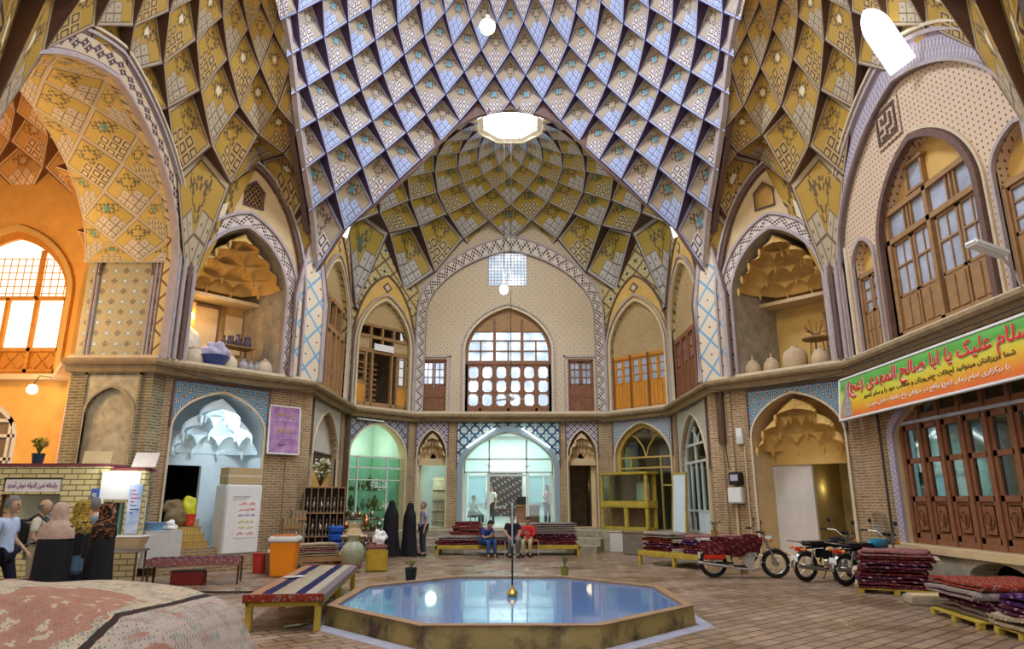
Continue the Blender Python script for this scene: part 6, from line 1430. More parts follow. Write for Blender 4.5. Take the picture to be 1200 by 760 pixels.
t = thing('desk', 'brown reception desk inside the right half of the bright shop', 'desk', mtx=FAA @ TR(4.35, 1.6, .6)); bm = BM(); bbox(bm, -.4, .5, -.25, .3, 0, .78, .01); obj('body', bm, M['wood'], t); bm = BM(); bbox(bm, -.44, .54, -.3, .33, .78, .82, .01); obj('top', bm, M['wood_tan'], t)
t = thing('office_chair', 'black office chair behind the brown desk in the bright shop', 'chair', mtx=FAA @ TR(4.2, 2.2, .6)); bm = BM(); bbox(bm, -.25, .25, -.05, .05, .6, 1.15, .04); obj('backrest', bm, M['black'], t); bm = BM(); bbox(bm, -.25, .25, -.3, .2, .42, .5, .03); obj('seat', bm, M['black'], t); bm = BM(); lathe(bm, [(.2, 0), (.2, .04), (.03, .08), (.03, .42)], n=12); obj('base', bm, M['steel'], t)
c0 = vessel('tea_cup', [(0, 0), (.03, 0), (.05, .08), (.045, .08), (.03, .01), (0, .01)], M['white']); tag(c0, 'white tea cup on the low dark table in the shop', 'cup', 'cups on the shop table'); on_frame(c0, FAA, 3.15, 1.6, 1.285, 0, 1.3)
c0['label'] = 'white tea cup, left of three on the low dark shop table'
for x in (3.3, 3.48): c = copy_tree(c0); on_frame(c, FAA, x, 1.65, 1.285, 0, 1.3); c['label'] = 'white tea cup, %s of three on the low dark shop table' % ('middle' if x < 3.4 else 'right')
gl = thing('glass_lettering', 'row of dark calligraphic lettering across the transom of the bright shop', 'lettering', mtx=FAA @ Matrix.Translation((3.6, .64, 2.88)))
put_text(gl, 'صنایع دستی امین الدوله', 0, 0, 0, 1.7, .26, M['dark_ink'])
gl = thing('glass_lettering', 'white calligraphic lettering on the glass of the green-lit antique shop', 'lettering', mtx=FBAl @ Matrix.Translation((1.62, .18, 2.0)))
put_text(gl, 'عتیقه', 0, 0, .15, .75, .42, M['white_ink']); put_text(gl, 'فروشی', .25, 0, -.55, .42, .3, M['white_ink'])
# ---- shelf with figurines, crates, sack of flowers
t = thing('cubby_shelf', 'open wooden shelf of narrow pigeonholes full of small metal figures', 'shelf', mtx=frame((-5.6, 19.15), (-4.6, 19.4)) @ Matrix.Diagonal((.72, 1, 1, 1)))
bm = BM(); bbox(bm, 0, 1.5, 0, .03, 0, 1.95, .004); obj('back', bm, M['wood_dark'], t)
for z in (.02, .65, 1.25, 1.92): bm = BM(); bbox(bm, 0, 1.5, -.3, .0, z, z+.035, .004); obj('shelf_board', bm, M['wood_tan'], t)
for i in range(7): bm = BM(); bbox(bm, i*.245, i*.245+.03, -.3, 0, 0, 1.95, .004); obj('divider', bm, M['timber'], t)
CS = frame((-5.6, 19.15), (-4.6, 19.4)) @ Matrix.Diagonal((.72, 1, 1, 1))
M['pewter'] = flat('pewter', (.42,.38,.33), .35, .9, var=.3); M['copper'] = flat('copper', (.55,.26,.13), .35, .9, var=.3); M['bronze'] = flat('old_bronze', (.24,.18,.10), .4, .9, var=.4)
FIG = [(0, 0), (.06, 0), (.06, .03), (.02, .06), (.05, .14), (.055, .2), (.03, .26), (.015, .28), (.035, .32), (.03, .37), (0, .39)]
f0 = vessel('metal_figure', FIG, M['pewter'], [('arms', lambda bm: tube(bm, [(-.08, 0, .15), (-.05, 0, .24), (.05, 0, .24), (.08, 0, .12)], .012, 5), M['pewter'])]); tag(f0, 'x', 'figurine', 'metal figures in the pigeonhole shelf')
RW = ['bottom', 'middle', 'top']; CW = ['first', 'second', 'third', 'fourth', 'fifth', 'sixth']
for r_ in range(3):
    for c_ in range(6):
        o = f0 if (r_, c_) == (0, 0) else copy_tree(f0); o.matrix_local = CS @ TR(.14+c_*.245, -.16, (.056, .686, 1.286)[r_], c_, (1.0, 1.15, 1.05)[r_]); o['label'] = 'small pewter figure in the %s pigeonhole of the %s row' % (CW[c_], RW[r_])
for i, (x, y, h) in enumerate(((-5.5, 18.35, 1.35), (-5.62, 18.1, 1.15))):
    t = thing('plank_crate', ('taller', 'shorter')[i]+' upright plank crate beside the brick pillar and the pigeonhole shelf', 'crate', (x, y, 0), .5); bm = BM()
    for k in range(4): bm = BM(); bbox(bm, -.17+k*.09, -.09+k*.09, -.14, .14, 0, h, .006); obj('plank', bm, M['timber'], t)
    for z in (.2, h-.25): bm = BM(); bbox(bm, -.19, .20, -.16, -.14, z, z+.09, .005); obj('batten', bm, M['wood_tan'], t)
fl = thing('flower_bundle', 'bundle of pale flowers wrapped in clear plastic on top of the pigeonhole shelf', 'flowers', mtx=CS @ TR(.55, -.2, 1.96))
bm = BM(); rn = random.Random(4); lf = BM(); st = BM()
for k in range(46):
    a, q, h = rn.random()*6.3, rn.random()**.5*.36, rn.uniform(.25, .72); sphere(bm if k % 2 else lf, (q*cos(a), q*sin(a), h), rn.uniform(.04, .075), 8, (1, 1, .7)); tube(st, [(0, 0, 0), (q*cos(a), q*sin(a), h)], .006, 4)
obj('pale_blooms', bm, flat('blooms', (.66,.62,.52), .8, var=.3), fl); obj('leaf_clusters', lf, flat('bloom_leaves', (.38,.46,.16), .8, var=.4), fl); obj('stems', st, M['wood_dark'], fl)
# ---- metal ware heaped before the antique shop
PROF = {
 'samovar': [(0, 0), (.13, 0), (.14, .04), (.06, .08), (.07, .14), (.15, .22), (.17, .40), (.14, .50), (.08, .54), (.09, .58), (.05, .62), (.02, .70), (0, .72)],
 'ewer': [(0, 0), (.07, 0), (.04, .05), (.10, .14), (.12, .24), (.06, .34), (.03, .44), (.045, .52), (.03, .53), (0, .53)],
 'pot': [(0, 0), (.12, 0), (.17, .08), (.17, .2), (.14, .26), (.15, .28), (.12, .28), (.1, .05), (0, .04)],
 'tray': [(0, 0), (.20, 0), (.24, .03), (.25, .035), (.2, .015), (0, .01)],
 'teapot': [(0, 0), (.07, 0), (.11, .06), (.11, .13), (.06, .19), (.03, .2), (.02, .24), (0, .25)],
 'bowl': [(0, 0), (.06, 0), (.14, .09), (.15, .1), (.13, .09), (.05, .015), (0, .015)],
 'vase': [(0, 0), (.07, 0), (.05, .04), (.12, .2), (.10, .32), (.04, .40), (.07, .48), (.06, .48), (0, .42)]}
def spout(bm): tube(bm, [(.10, 0, .08), (.17, 0, .12), (.2, 0, .2)], [.02, .014, .01], 6)
def handle(bm): tube(bm, [(-.08, 0, .20), (-.17, 0, .2), (-.17, 0, .08), (-.1, 0, .05)], .009, 5)
def tap(bm): tube(bm, [(.14, 0, .2), (.24, 0, .2), (.24, 0, .15)], .013, 5)
def ears(bm):
    for s in (-1, 1): tube(bm, [(s*.16, 0, .40), (s*.22, 0, .42), (s*.22, 0, .34), (s*.17, 0, .32)], .009, 5)
proto = {k: vessel(k, PROF[k], M['pewter'], {'samovar': [('tap', tap, M['pewter']), ('handles', ears, M['pewter'])], 'ewer': [('spout', spout, M['pewter']), ('handle', handle, M['pewter'])], 'teapot': [('spout', spout, M['pewter']), ('handle', handle, M['pewter'])]}.get(k, [])) for k in PROF}
# stepped display table carrying them
t = thing('display_stand', 'three-step dark stand heaped with old metal vessels before the antique shop', 'stand', (-4.8, 21.2, 0), .25)
SM = TR(-4.8, 21.2, 0, .25)
for i, (y, z) in enumerate(((-.5, .40), (-.05, .74), (.40, 1.05))): bm = BM(); bbox(bm, -1.0, .95, y-.24, y+.22, z-.04, z, .005); obj('step_board', bm, M['wood_dark'], t)
for x, y, z in [(x, y, z) for x in (-.95, .9) for y, z in ((-.5, .40), (-.05, .74), (.40, 1.05))]: bm = BM(); bbox(bm, x-.03, x+.03, y-.2, y+.18, 0, z-.04, .005); obj('support', bm, M['wood_dark'], t)
rn = random.Random(12); mats = {'samovar': 'bronze', 'ewer': 'pewter', 'pot': 'copper', 'tray': 'pewter', 'teapot': 'bronze', 'bowl': 'copper', 'vase': 'pewter'}
MN = {'bronze': 'old bronze', 'pewter': 'grey pewter', 'copper': 'copper'}; used = set(); SN = ['front', 'middle', 'upper']
order = ['samovar', 'pot', 'ewer', 'teapot', 'vase', 'bowl', 'samovar', 'ewer', 'pot', 'teapot']
for r_, (y, z) in enumerate(((-.5, .40), (-.05, .74), (.40, 1.05))):
    for c_ in range(10):
        k = order[(c_+3*r_) % 10]; mt = ['bronze', 'pewter', 'copper'][(c_+r_) % 3]
        o = copy_tree(proto[k]) if k in used else proto[k]; used.add(k); s = rn.uniform(.55, .8)
        for ch in [q for q in COL.objects if q.parent == o]:
            me = ch.data.copy(); me.materials.clear(); me.materials.append(M[mt]); ch.data = me
        o.matrix_local = SM @ TR(-.88+c_*.195, y+rn.uniform(-.04, .04), z+.001, rn.random()*6, s)
        pos = 'leftmost' if c_ == 0 else 'rightmost' if c_ == 9 else '%s from the left' % ['', 'second', 'third', 'fourth', 'fifth', 'sixth', 'seventh', 'eighth', 'ninth'][c_]
        tag(o, 'small %s %s on the %s step of the metal-ware stand, %s' % (MN[mt], k, SN[r_], pos), k, 'metal vessels on the stepped stand')
o = proto['tray']; o.matrix_local = TR(-3.75, 20.1, .012, 0, 1.2); tag(o, 'round pewter tray lying on the ground beside the metal-ware stand', 'tray')
hl = thing('enamel_pot_stack', 'stack of three cobalt blue enamel pots left of the metal-ware stand', 'pots', (-4.55, 18.6, 0)); 
for i in range(3): bm = BM(); lathe(bm, [(0, .36+i*.2), (.15, .36+i*.2), (.20, .42+i*.2), (.20, .52+i*.2), (.16, .555+i*.2), (0, .555+i*.2)], n=20); obj('pot', bm, flat('cobalt_%d' % i, (.02,.09,.42), .25, var=.1), hl)
bm = BM(); lathe(bm, [(0, 0), (.25, 0), (.22, .1), (.22, .34), (.27, .36), (0, .36)], n=12); obj('stool', bm, M['wood_dark'], hl)
v_ = vessel('floor_vase', [(0, 0), (.15, 0), (.17, .04), (.15, .10), (.24, .30), (.27, .46), (.22, .60), (.11, .70), (.13, .78), (.17, .82), (.15, .82), (.1, .74), (0, .7)], flat('sage_glaze', (.36,.40,.27), .35, var=.4, scale=3), [('foot_ring', lambda bm: torus(bm, (0, 0, .06), .165, .02, 'z', 20, 6), M['clay'])]); tag(v_, 'tall sage green floor vase beside the ochre canister', 'vase'); v_.location = (-3.62, 16.5, 0)
t = thing('canister', 'square ochre canister with a crumpled white bag on it, right of the floor vase', 'canister', (-3.12, 16.85, 0), .1); bm = BM(); bbox(bm, -.24, .24, -.2, .2, 0, .50, .04); obj('body', bm, flat('ochre_tin', (.50,.32,.03), .4, var=.2), t); bm = BM(); bbox(bm, -.22, .22, -.18, .18, .5, .60, .03); obj('cardboard_lid', bm, CM[3], t)
blob('plastic_bag', 'crumpled white bag lying on the ochre canister', 'bag', TR(-3.08, 16.85, .605), .15, (1.1, .8, 1.1), M['white'], 12, .6)
t = thing('brimmed_pot', 'wide-brimmed clay pot on a stool behind the floor vase', 'pot', (-3.85, 17.6, 0)); bm = BM(); lathe(bm, [(0, .62), (.10, .62), (.30, .72), (.34, .75), (.2, .80), (.14, .95), (.17, 1.06), (.12, 1.06), (0, 1.0)], n=20); obj('body', bm, M['clay'], t); bm = BM(); lathe(bm, [(.2, 0), (.17, .3), (.2, .6), (.2, .62), (0, .62)], n=10); obj('stool', bm, M['wood_dark'], t)
pallet('table', 'low table with folded kilims left of the floor vase', (-4.6, 17.0, 0), .5, 1.2, .75, .34, M['wood_tan'], True, 'table')
for i in range(3): big_fold('patterned kilim on the low table near the vase, %s' % ORD[i], -4.6, 17.0, .345+i*.095, .5+pi*(i % 2), 1.1-.08*i, .7, .09, (6, 3, 6)[i], 61+i, 'kilims on the low table')
for i, (x, y, s, mt) in enumerate(((-5.25, 17.5, 1.2, 'bronze'), (-4.3, 18.4, 1.0, 'copper'), (-4.1, 19.2, 1.2, 'pewter'), (-3.85, 19.7, 1.0, 'bronze'))):
    o = copy_tree(proto['samovar' if i % 2 == 0 else 'vase']); o.matrix_local = TR(x, y, 0, i, s)
    tag(o, ['big bronze samovar on the floor behind the kilim table', 'copper vase on the floor right of the blue enamel pots', 'pewter samovar on the floor in front of the stepped stand', 'bronze vase at the foot of the stepped stand'][i], 'samovar' if i % 2 == 0 else 'vase')
    o['group'] = 'large vessels on the floor of the antique stall'
# ---- motorcycles
def spokes(bm, c, R_, n=16):
    for k in range(n): a = 2*pi*k/n; tube(bm, [(c[0], c[1]+(.02 if k % 2 else -.02), c[2]), (c[0]+R_*cos(a), c[1], c[2]+R_*sin(a))], .0035, 4)
def motorcycle(label, tank, cover=None, screen=False, rack=True):
    t = thing('motorcycle', label, 'motorcycle'); K = M['black']; S = M['steel']
    rub = bpy.data.materials.get('tyre_rubber') or flat('tyre_rubber', (.02,.02,.02), .9); red = bpy.data.materials.get('tail_red') or flat('tail_red', (.6,.03,.01), .3); amb = bpy.data.materials.get('indicator_amber') or flat('indicator_amber', (.85,.25,.01), .3)
    for nm, x in (('rear_wheel', -.64), ('front_wheel', .66)):
        bm = BM(); torus(bm, (x, 0, .30), .255, .045, 'y', 32, 10); w_ = obj(nm, bm, rub, t, smooth=True)
        bm = BM(); torus(bm, (x, 0, .30), .215, .016, 'y', 32, 6); obj('rim', bm, S, w_, smooth=True); bm = BM(); spokes(bm, (x, 0, .3), .21); obj('spokes', bm, S, w_)
        bm = BM(); tube(bm, [(x, -.07, .3), (x, .07, .3)], .055, 14); tube(bm, [(x, -.1, .3), (x, .1, .3)], .02, 8); obj('hub', bm, S, w_)
    bm = BM()
    for nmx, x, a0, a1 in (('f', .66, 35, 150), ('r', -.64, 40, 185)):
        pts = [(x+.325*cos(R(a)), 0, .30+.325*sin(R(a))) for a in range(a0, a1, 12)]
        for a, b in zip(pts, pts[1:]):
            V = [bm.verts.new(p) for p in ((a[0], -.055, a[2]-.02), (a[0], 0, a[2]), (b[0], 0, b[2]), (b[0], -.055, b[2]-.02), (a[0], .055, a[2]-.02), (b[0], .055, b[2]-.02))]; bm.faces.new((V[0], V[1], V[2], V[3])); bm.faces.new((V[1], V[4], V[5], V[2]))
    bmesh.ops.remove_doubles(bm, verts=bm.verts, dist=1e-4); bmesh.ops.solidify(bm, geom=bm.faces[:], thickness=.005); obj('mudguards', bm, S, t)
    bm = BM(); tube(bm, [(.42, 0, .84), (.30, 0, .74), (-.1, 0, .68), (-.5, 0, .66), (-.78, 0, .66)], .022, 8); tube(bm, [(.42, 0, .78), (.28, 0, .42), (.15, 0, .24), (-.2, 0, .24), (-.26, 0, .4), (-.1, 0, .68)], .02, 8)
    for s in (-1, 1): tube(bm, [(-.22, s*.06, .30), (-.64, s*.09, .30)], .018, 6); tube(bm, [(-.5, s*.1, .64), (-.6, s*.1, .34)], .012, 6)
    obj('frame', bm, K, t)
    bm = BM()
    for s in (-1, 1):
        for k in range(9): a, b = k/9, (k+1)/9; tube(bm, [(-.52-.08*a, s*.105, .64-.30*a), (-.52-.08*b, s*.105, .64-.30*b)], .026 if k % 2 else .02, 8)
    obj('shock_absorbers', bm, S, t)
    bm = BM(); [tube(bm, [(.66, s*.085, .30), (.46, s*.085, .82)], [.024, .018], 8) for s in (-1, 1)]; obj('fork', bm, S, t)
    bm = BM(); sphere(bm, (.18, 0, .76), .2, 18, (1.25, .66, .58)); obj('fuel_tank', bm, tank, t, smooth=True)
    bm = BM(); sphere(bm, (.18, 0, .77), .2, 18, (.85, .68, .22)); obj('tank_stripe', bm, S, t, smooth=True)
    bm = BM(); bbox(bm, -.66, .02, -.13, .13, .70, .79, .035); obj('seat', bm, K, t, smooth=True)
    bm = BM(); bbox(bm, -.02, .22, -.10, .10, .26, .42, .03); tube(bm, [(.08, -.15, .33), (.08, .15, .33)], .10, 16); 
    for k in range(6): bbox(bm, .04, .24, -.09, .09, .43+k*.032, .448+k*.032, .004)
    tube(bm, [(.14, 0, .40), (.16, 0, .64)], .055, 12); obj('engine', bm, S, t)
    for s in (-1, 1): bm = BM(); bbox(bm, -.28, -.04, s*.10-.012, s*.10+.012, .44, .62, .02); obj('side_panel', bm, tank, t)
    bm = BM(); tube(bm, [(.22, -.10, .50), (.34, -.12, .40), (.30, -.13, .25), (.12, -.13, .20), (-.2, -.14, .22), (-.3, -.15, .24)], .018, 8); tube(bm, [(-.28, -.15, .24), (-.45, -.155, .27), (-.98, -.16, .34)], [.03, .042, .036], 12); obj('exhaust', bm, S, t, smooth=True)
    bm = BM(); tube(bm, [(.44, 0, .88), (.44, -.12, .90), (.40, -.2, .98), (.28, -.36, .99)], .013, 8); tube(bm, [(.44, 0, .88), (.44, .12, .90), (.40, .2, .98), (.28, .36, .99)], .013, 8); hb = obj('handlebar', bm, S, t)
    for s in (-1, 1):
        bm = BM(); tube(bm, [(.30, s*.34, .99), (.20, s*.44, .985)], .02, 8); obj('grip', bm, K, hb)
        bm = BM(); tube(bm, [(.33, s*.28, .99), (.34, s*.30, 1.14)], .006, 5); sphere(bm, (.34, s*.32, 1.18), .055, 12, (.25, 1, .8)); obj('mirror', bm, K, hb)
        bm = BM(); tube(bm, [(.5, s*.08, .80), (.5, s*.17, .80)], .008, 5); sphere(bm, (.5, s*.2, .80), .035, 10); obj('front_indicator', bm, amb, t)
        bm = BM(); tube(bm, [(-.82, s*.05, .66), (-.82, s*.15, .66)], .008, 5); sphere(bm, (-.82, s*.18, .66), .038, 10); obj('rear_indicator', bm, amb, t)
    bm = BM(); tube(bm, [(.46, 0, .82), (.60, 0, .82)], [.07, .085], 16); obj('headlight', bm, S, t); bm = BM(); sphere(bm, (.60, 0, .82), .078, 14, (.35, 1, 1)); obj('headlight_lens', bm, M['glass_cloudy'], t)
    bm = BM(); tube(bm, [(.44, -.05, .92), (.42, -.05, .97)], .04, 12); tube(bm, [(.44, .05, .92), (.42, .05, .97)], .04, 12); obj('gauges', bm, K, t)
    bm = BM(); bbox(bm, -.86, -.78, -.06, .06, .60, .68, .012); obj('tail_light', bm, red, t)
    bm = BM(); bbox(bm, -.93, -.915, -.09, .09, .40, .52, .003); obj('number_plate', bm, M['white'], t)
    bm = BM(); tube(bm, [(-.05, -.08, .24), (-.12, -.24, .01)], .01, 6); tube(bm, [(-.0, .08, .24), (-.02, .18, .01)], .01, 6); obj('stand', bm, K, t)
    if rack: bm = BM(); tube(bm, [(-.6, -.12, .76), (-.98, -.12, .80), (-.98, .12, .80), (-.6, .12, .76)], .01, 6); tube(bm, [(-.8, -.12, .78), (-.8, .12, .78)], .008, 6); obj('rear_rack', bm, S, t)
    if cover:
        def cf(u, v):
            x = -.66+u*.98; s = (v-.5)*2; h = .82+.02*sin(x*9)+(.05 if x > 0 else 0); y = .20*s*1.1; z = h-max(0, abs(s)-.55)*.75
            return (x, min(.19, max(-.19, y)), z)
        bm = BM(); grid(bm, 30, 20, cf); bmesh.ops.solidify(bm, geom=bm.faces[:], thickness=.01); obj('seat_rug', bm, cover, t, smooth=True)
        for s in (-1, 1): bm = BM(); bbox(bm, -.88, -.42, s*.20-.06, s*.20+.06, .40, .74, .03); sb = obj('saddlebag', bm, cover, t, smooth=True); bm = BM(); bbox(bm, -.86, -.44, s*.265-.005, s*.265+.005, .42, .50, .003); obj('bag_trim', bm, red, sb)
    if screen:
        bm = BM(); grid(bm, 8, 12, lambda u, v: (.52-.16*v-.10*(abs(u-.5)*2)**2, (u-.5)*(.44-.10*v), .86+v*.50)); bmesh.ops.solidify(bm, geom=bm.faces[:], thickness=.004); obj('windscreen', bm, glass('screen_plastic', (.86,.86,.84), .35), t)
    return t
m1 = motorcycle('dark motorcycle with red rug seat cover and saddlebags before the brick pillar', flat('tank_red', (.30,.02,.02), .25), CM[0]); m1.location = (5.0, 15.45, .0); m1.rotation_euler = (R(4), 0, -.10)
m2 = motorcycle('black motorcycle with orange indicators and pale number plate, left one of the pair', M['black']); m2.location = (6.62, 14.95, 0); m2.rotation_euler = (R(4), 0, .35)
m3 = motorcycle('black motorcycle with blue tank and clear windscreen beside the tall carpet stack', flat('tank_blue', (.02,.20,.30), .2), None, True); m3.location = (7.12, 14.25, 0); m3.rotation_euler = (R(4), 0, .30)
# ---- pipes, meters, cables and fittings
t = thing('electricity_meter', 'black electricity meter above a white box on the right brick pillar', 'meter', mtx=FCDr @ Matrix.Translation((.30, -.12, 2.0))); bm = BM(); bbox(bm, 0, .34, -.1, .1, 0, .32, .02); obj('case', bm, M['black'], t); bm = BM(); bbox(bm, .06, .28, -.115, -.1, .1, .26, .004); obj('dial_window', bm, M['glass_cloudy'], t)
t = thing('junction_box', 'white fuse box just below the electricity meter', 'fuse box', mtx=FCDr @ Matrix.Translation((.24, -.12, 1.52))); bm = BM(); bbox(bm, 0, .42, -.1, .1, 0, .42, .02); obj('case', bm, M['plaster_w'], t); bm = BM(); bbox(bm, .03, .39, -.115, -.1, .03, .39, .005); obj('door', bm, M['white'], t)
t = thing('junction_box', 'small white box high on the right brick pillar with a cable below', 'box', mtx=FCDr @ Matrix.Translation((.56, -.07, 3.05))); bm = BM(); bbox(bm, 0, .18, -.05, .07, 0, .42, .012); obj('case', bm, M['white'], t); bm = BM(); bbox(bm, .02, .16, -.06, -.05, .03, .2, .004); obj('cover', bm, M['plaster_w'], t)
for i, (x, z0_, z1_, r_, mt, lb) in enumerate(((.12, 0, 4.5, .022, 'timber', 'leftmost thin pale pipe'), (.38, 0, 1.5, .03, 'plaster', 'thick pale pipe below the fuse box'), (.75, 0, 3.0, .022, 'plaster', 'right thin pipe under the small white box'))):
    bm = BM(); tube(bm, [(x, -.05, z0_+.02), (x, -.05, z1_)], r_, 8); t = tag(obj('pipe', bm, M[mt], None, FCDr), lb+' on the right brick pillar', 'pipe')
bm = BM(); box(bm, .02, .22, -.10, 0, 3.1, 4.5); t = tag(obj('cable_duct', bm, M['wood_dark'], None, FCDr), 'dark bundled cable duct at the top of the right brick pillar', 'duct')
bm = BM(); prism(bm, rect(4.93, 5.2, .05, 4.5), (), -.14, -.02); t = tag(obj('roller_post', bm, M['wood_dark'], None, FCBl), 'tall black ribbed metal post left of the green-lit shop', 'post')
def cab(pts, lb, r=.014): bm = BM(); tube(bm, pts, r, 5); return tag(obj('cable', bm, M['cable'], None), lb, 'cable')
def sag(a, b, d, n=8): return [tuple(Vector(a).lerp(Vector(b), i/n)-Vector((0, 0, d*4*(i/n)*(1-i/n)))) for i in range(n+1)]
cab(sag((-3.5, 26.13, 4.55), (3.5, 26.13, 4.55), .04), 'cable under the ledge of the far wall')
cab(sag((3.6, 26.0, 4.52), (5.45, 24.1, 4.52), .05), 'cable under the ledge of the right diagonal wall')
cab(sag((5.42, 24.1, 4.52), (5.45, 18.9, 4.40), .14), 'sagging cable under the ledge of the right bay side')
cab(sag((5.5, 18.75, 4.55), (7.95, 16.05, 4.55), .08), 'cable under the ledge of the right corner wall')
cab(sag((7.9, 16.0, 4.6), (7.85, 5.5, 4.6), .10), 'long cable under the ledge above the banner')
cab(sag((-8.0, 16.0, 4.60), (-5.5, 18.75, 4.56), .12), 'cable under the ledge of the left corner wall')
cab(sag((-5.54, 18.95, 4.52), (-5.54, 24.0, 4.52), .06), 'cable under the ledge of the left bay side')
cab(sag((8.16, 15.2, 4.5), (8.12, 15.15, 1.2), -.0)+[(8.14, 15.2, .0)], 'bundle of cables hanging beside the right shop arch', .03)
cab([(5.72, 18.5, 4.5), (5.65, 18.3, 3.4), (5.72, 18.2, 2.4)], 'loose cable running down to the electricity meter')
t = thing('floodlight', 'white floodlight housing sticking out above the banner near the right edge', 'lamp', (7.75, 10.2, 5.35), .2); bm = BM(); bbox(bm, -.55, .1, -.12, .12, 0, .10, .03, mtx=Matrix.Rotation(.25, 4, 'Y')); obj('housing', bm, M['white'], t); bm = BM(); tube(bm, [(.05, 0, 0), (.25, 0, -.3), (.3, 0, -.5)], .02, 6); obj('bracket', bm, M['steel'], t)
# kiosk counter with basin
t = thing('counter_table', 'small metal table at the kiosk corner window', 'table', (-7.15, 13.1, 0), .1); bm = BM(); bbox(bm, -.5, .45, -.25, .25, .70, .74, .01); obj('table_top', bm, M['steel'], t)
for x in (-.45, .4):
    for y in (-.2, .2): bm = BM(); bbox(bm, x-.015, x+.015, y-.015, y+.015, 0, .70, .003); obj('leg', bm, M['wood_dark'], t)
t = thing('white_basin', 'rectangular white basin on the small metal table by the kiosk', 'basin', (-7.0, 13.1, .742), .1); bm = BM(); V = [bm.verts.new(p) for p in ((-.22, -.14, 0), (.22, -.14, 0), (.22, .14, 0), (-.22, .14, 0), (-.30, -.2, .22), (.30, -.2, .22), (.30, .2, .22), (-.30, .2, .22))]; [bm.faces.new([V[i] for i in f]) for f in ((0,3,2,1),(0,1,5,4),(1,2,6,5),(2,3,7,6),(3,0,4,7))]; bmesh.ops.solidify(bm, geom=bm.faces[:], thickness=.015); obj('body', bm, M['cream'], t); bm = BM(); tube(bm, [(-.3, -.2, .22), (.3, -.2, .22), (.3, .2, .22), (-.3, .2, .22)], .014, 5, close=True); obj('rim', bm, M['white'], t)
blob('newspapers', 'loose pile of papers on the metal table left of the white basin', 'papers', TR(-7.45, 13.05, .742), .14, (1.2, 1, .3), M['white'], 14, .3)
t = thing('round_mirror', 'round standing mirror inside the kiosk window', 'mirror', mtx=KF @ TR(1.25, .45, .95)); bm = BM(); torus(bm, (0, 0, .28), .2, .02, 'y', 24, 6); obj('frame', bm, M['black'], t); bm = BM(); tube(bm, [(0, -.005, .28), (0, .005, .28)], .195, 24); obj('glass', bm, M['glass_cloudy'], t); bm = BM(); tube(bm, [(0, 0, -.94), (0, 0, .08)], .015, 6); obj('stem', bm, M['black'], t)
# ================================================================= people
M['skin'] = flat('skin', (.52,.31,.20), .6, var=.08); M['hair'] = flat('dark_hair', (.02,.014,.01), .7, var=.2); M['hair_grey'] = flat('grey_hair', (.20,.19,.18), .8, var=.3); M['lips'] = flat('lips', (.36,.13,.10), .6, var=0); M['shoe'] = flat('shoe_leather', (.02,.016,.015), .5, var=.1); M['eye'] = flat('eye_dark', (.02,.015,.012), .3, var=0)
def skin_bm(V, E, Rr, sub=2, root=0):
    me = bpy.data.meshes.new('sk'); me.from_pydata([tuple(v) for v in V], E, []); o = bpy.data.objects.new('sk', me); COL.objects.link(o)
    md = o.modifiers.new('s', 'SKIN'); md.use_smooth_shade = True; md.branch_smoothing = .6
    for i, r_ in enumerate(Rr): d = me.skin_vertices[0].data[i]; d.radius = (r_, r_) if not isinstance(r_, tuple) else r_; d.use_root = (i == root)
    if sub: s = o.modifiers.new('u', 'SUBSURF'); s.levels = sub; s.render_levels = sub
    dg = bpy.context.evaluated_depsgraph_get(); m2 = bpy.data.meshes.new_from_object(o.evaluated_get(dg)); bm = bmesh.new(); bm.from_mesh(m2)
    bpy.data.objects.remove(o); bpy.data.meshes.remove(me); bpy.data.meshes.remove(m2); return bm
def STAND(): return dict(pel=(0,0,.92), che=(0,0,1.26), nek=(0,.0,1.42), hed=(0,-.02,1.56), lsh=(.17,0,1.36), lel=(.23,.02,1.08), lwr=(.23,-.06,.84), rsh=(-.17,0,1.36), rel=(-.23,.02,1.08), rwr=(-.23,-.06,.84), lhp=(.09,0,.88), lkn=(.10,-.02,.48), lan=(.10,.02,.08), rhp=(-.09,0,.88), rkn=(-.10,-.02,.48), ran=(-.10,.02,.08), look=(0,-1,0))
def SIT(): 
    d = STAND(); d.update(pel=(0,0,.50), che=(0,-.02,.83), nek=(0,-.05,.99), hed=(0,-.08,1.13), lsh=(.17,-.03,.94), rsh=(-.17,-.03,.94), lel=(.22,-.10,.70), rel=(-.22,-.10,.70), lwr=(.12,-.30,.60), rwr=(-.12,-.30,.60), lhp=(.09,0,.50), rhp=(-.09,0,.50), lkn=(.12,-.44,.49), rkn=(-.12,-.44,.49), lan=(.12,-.42,.08), ran=(-.12,-.42,.08)); return d
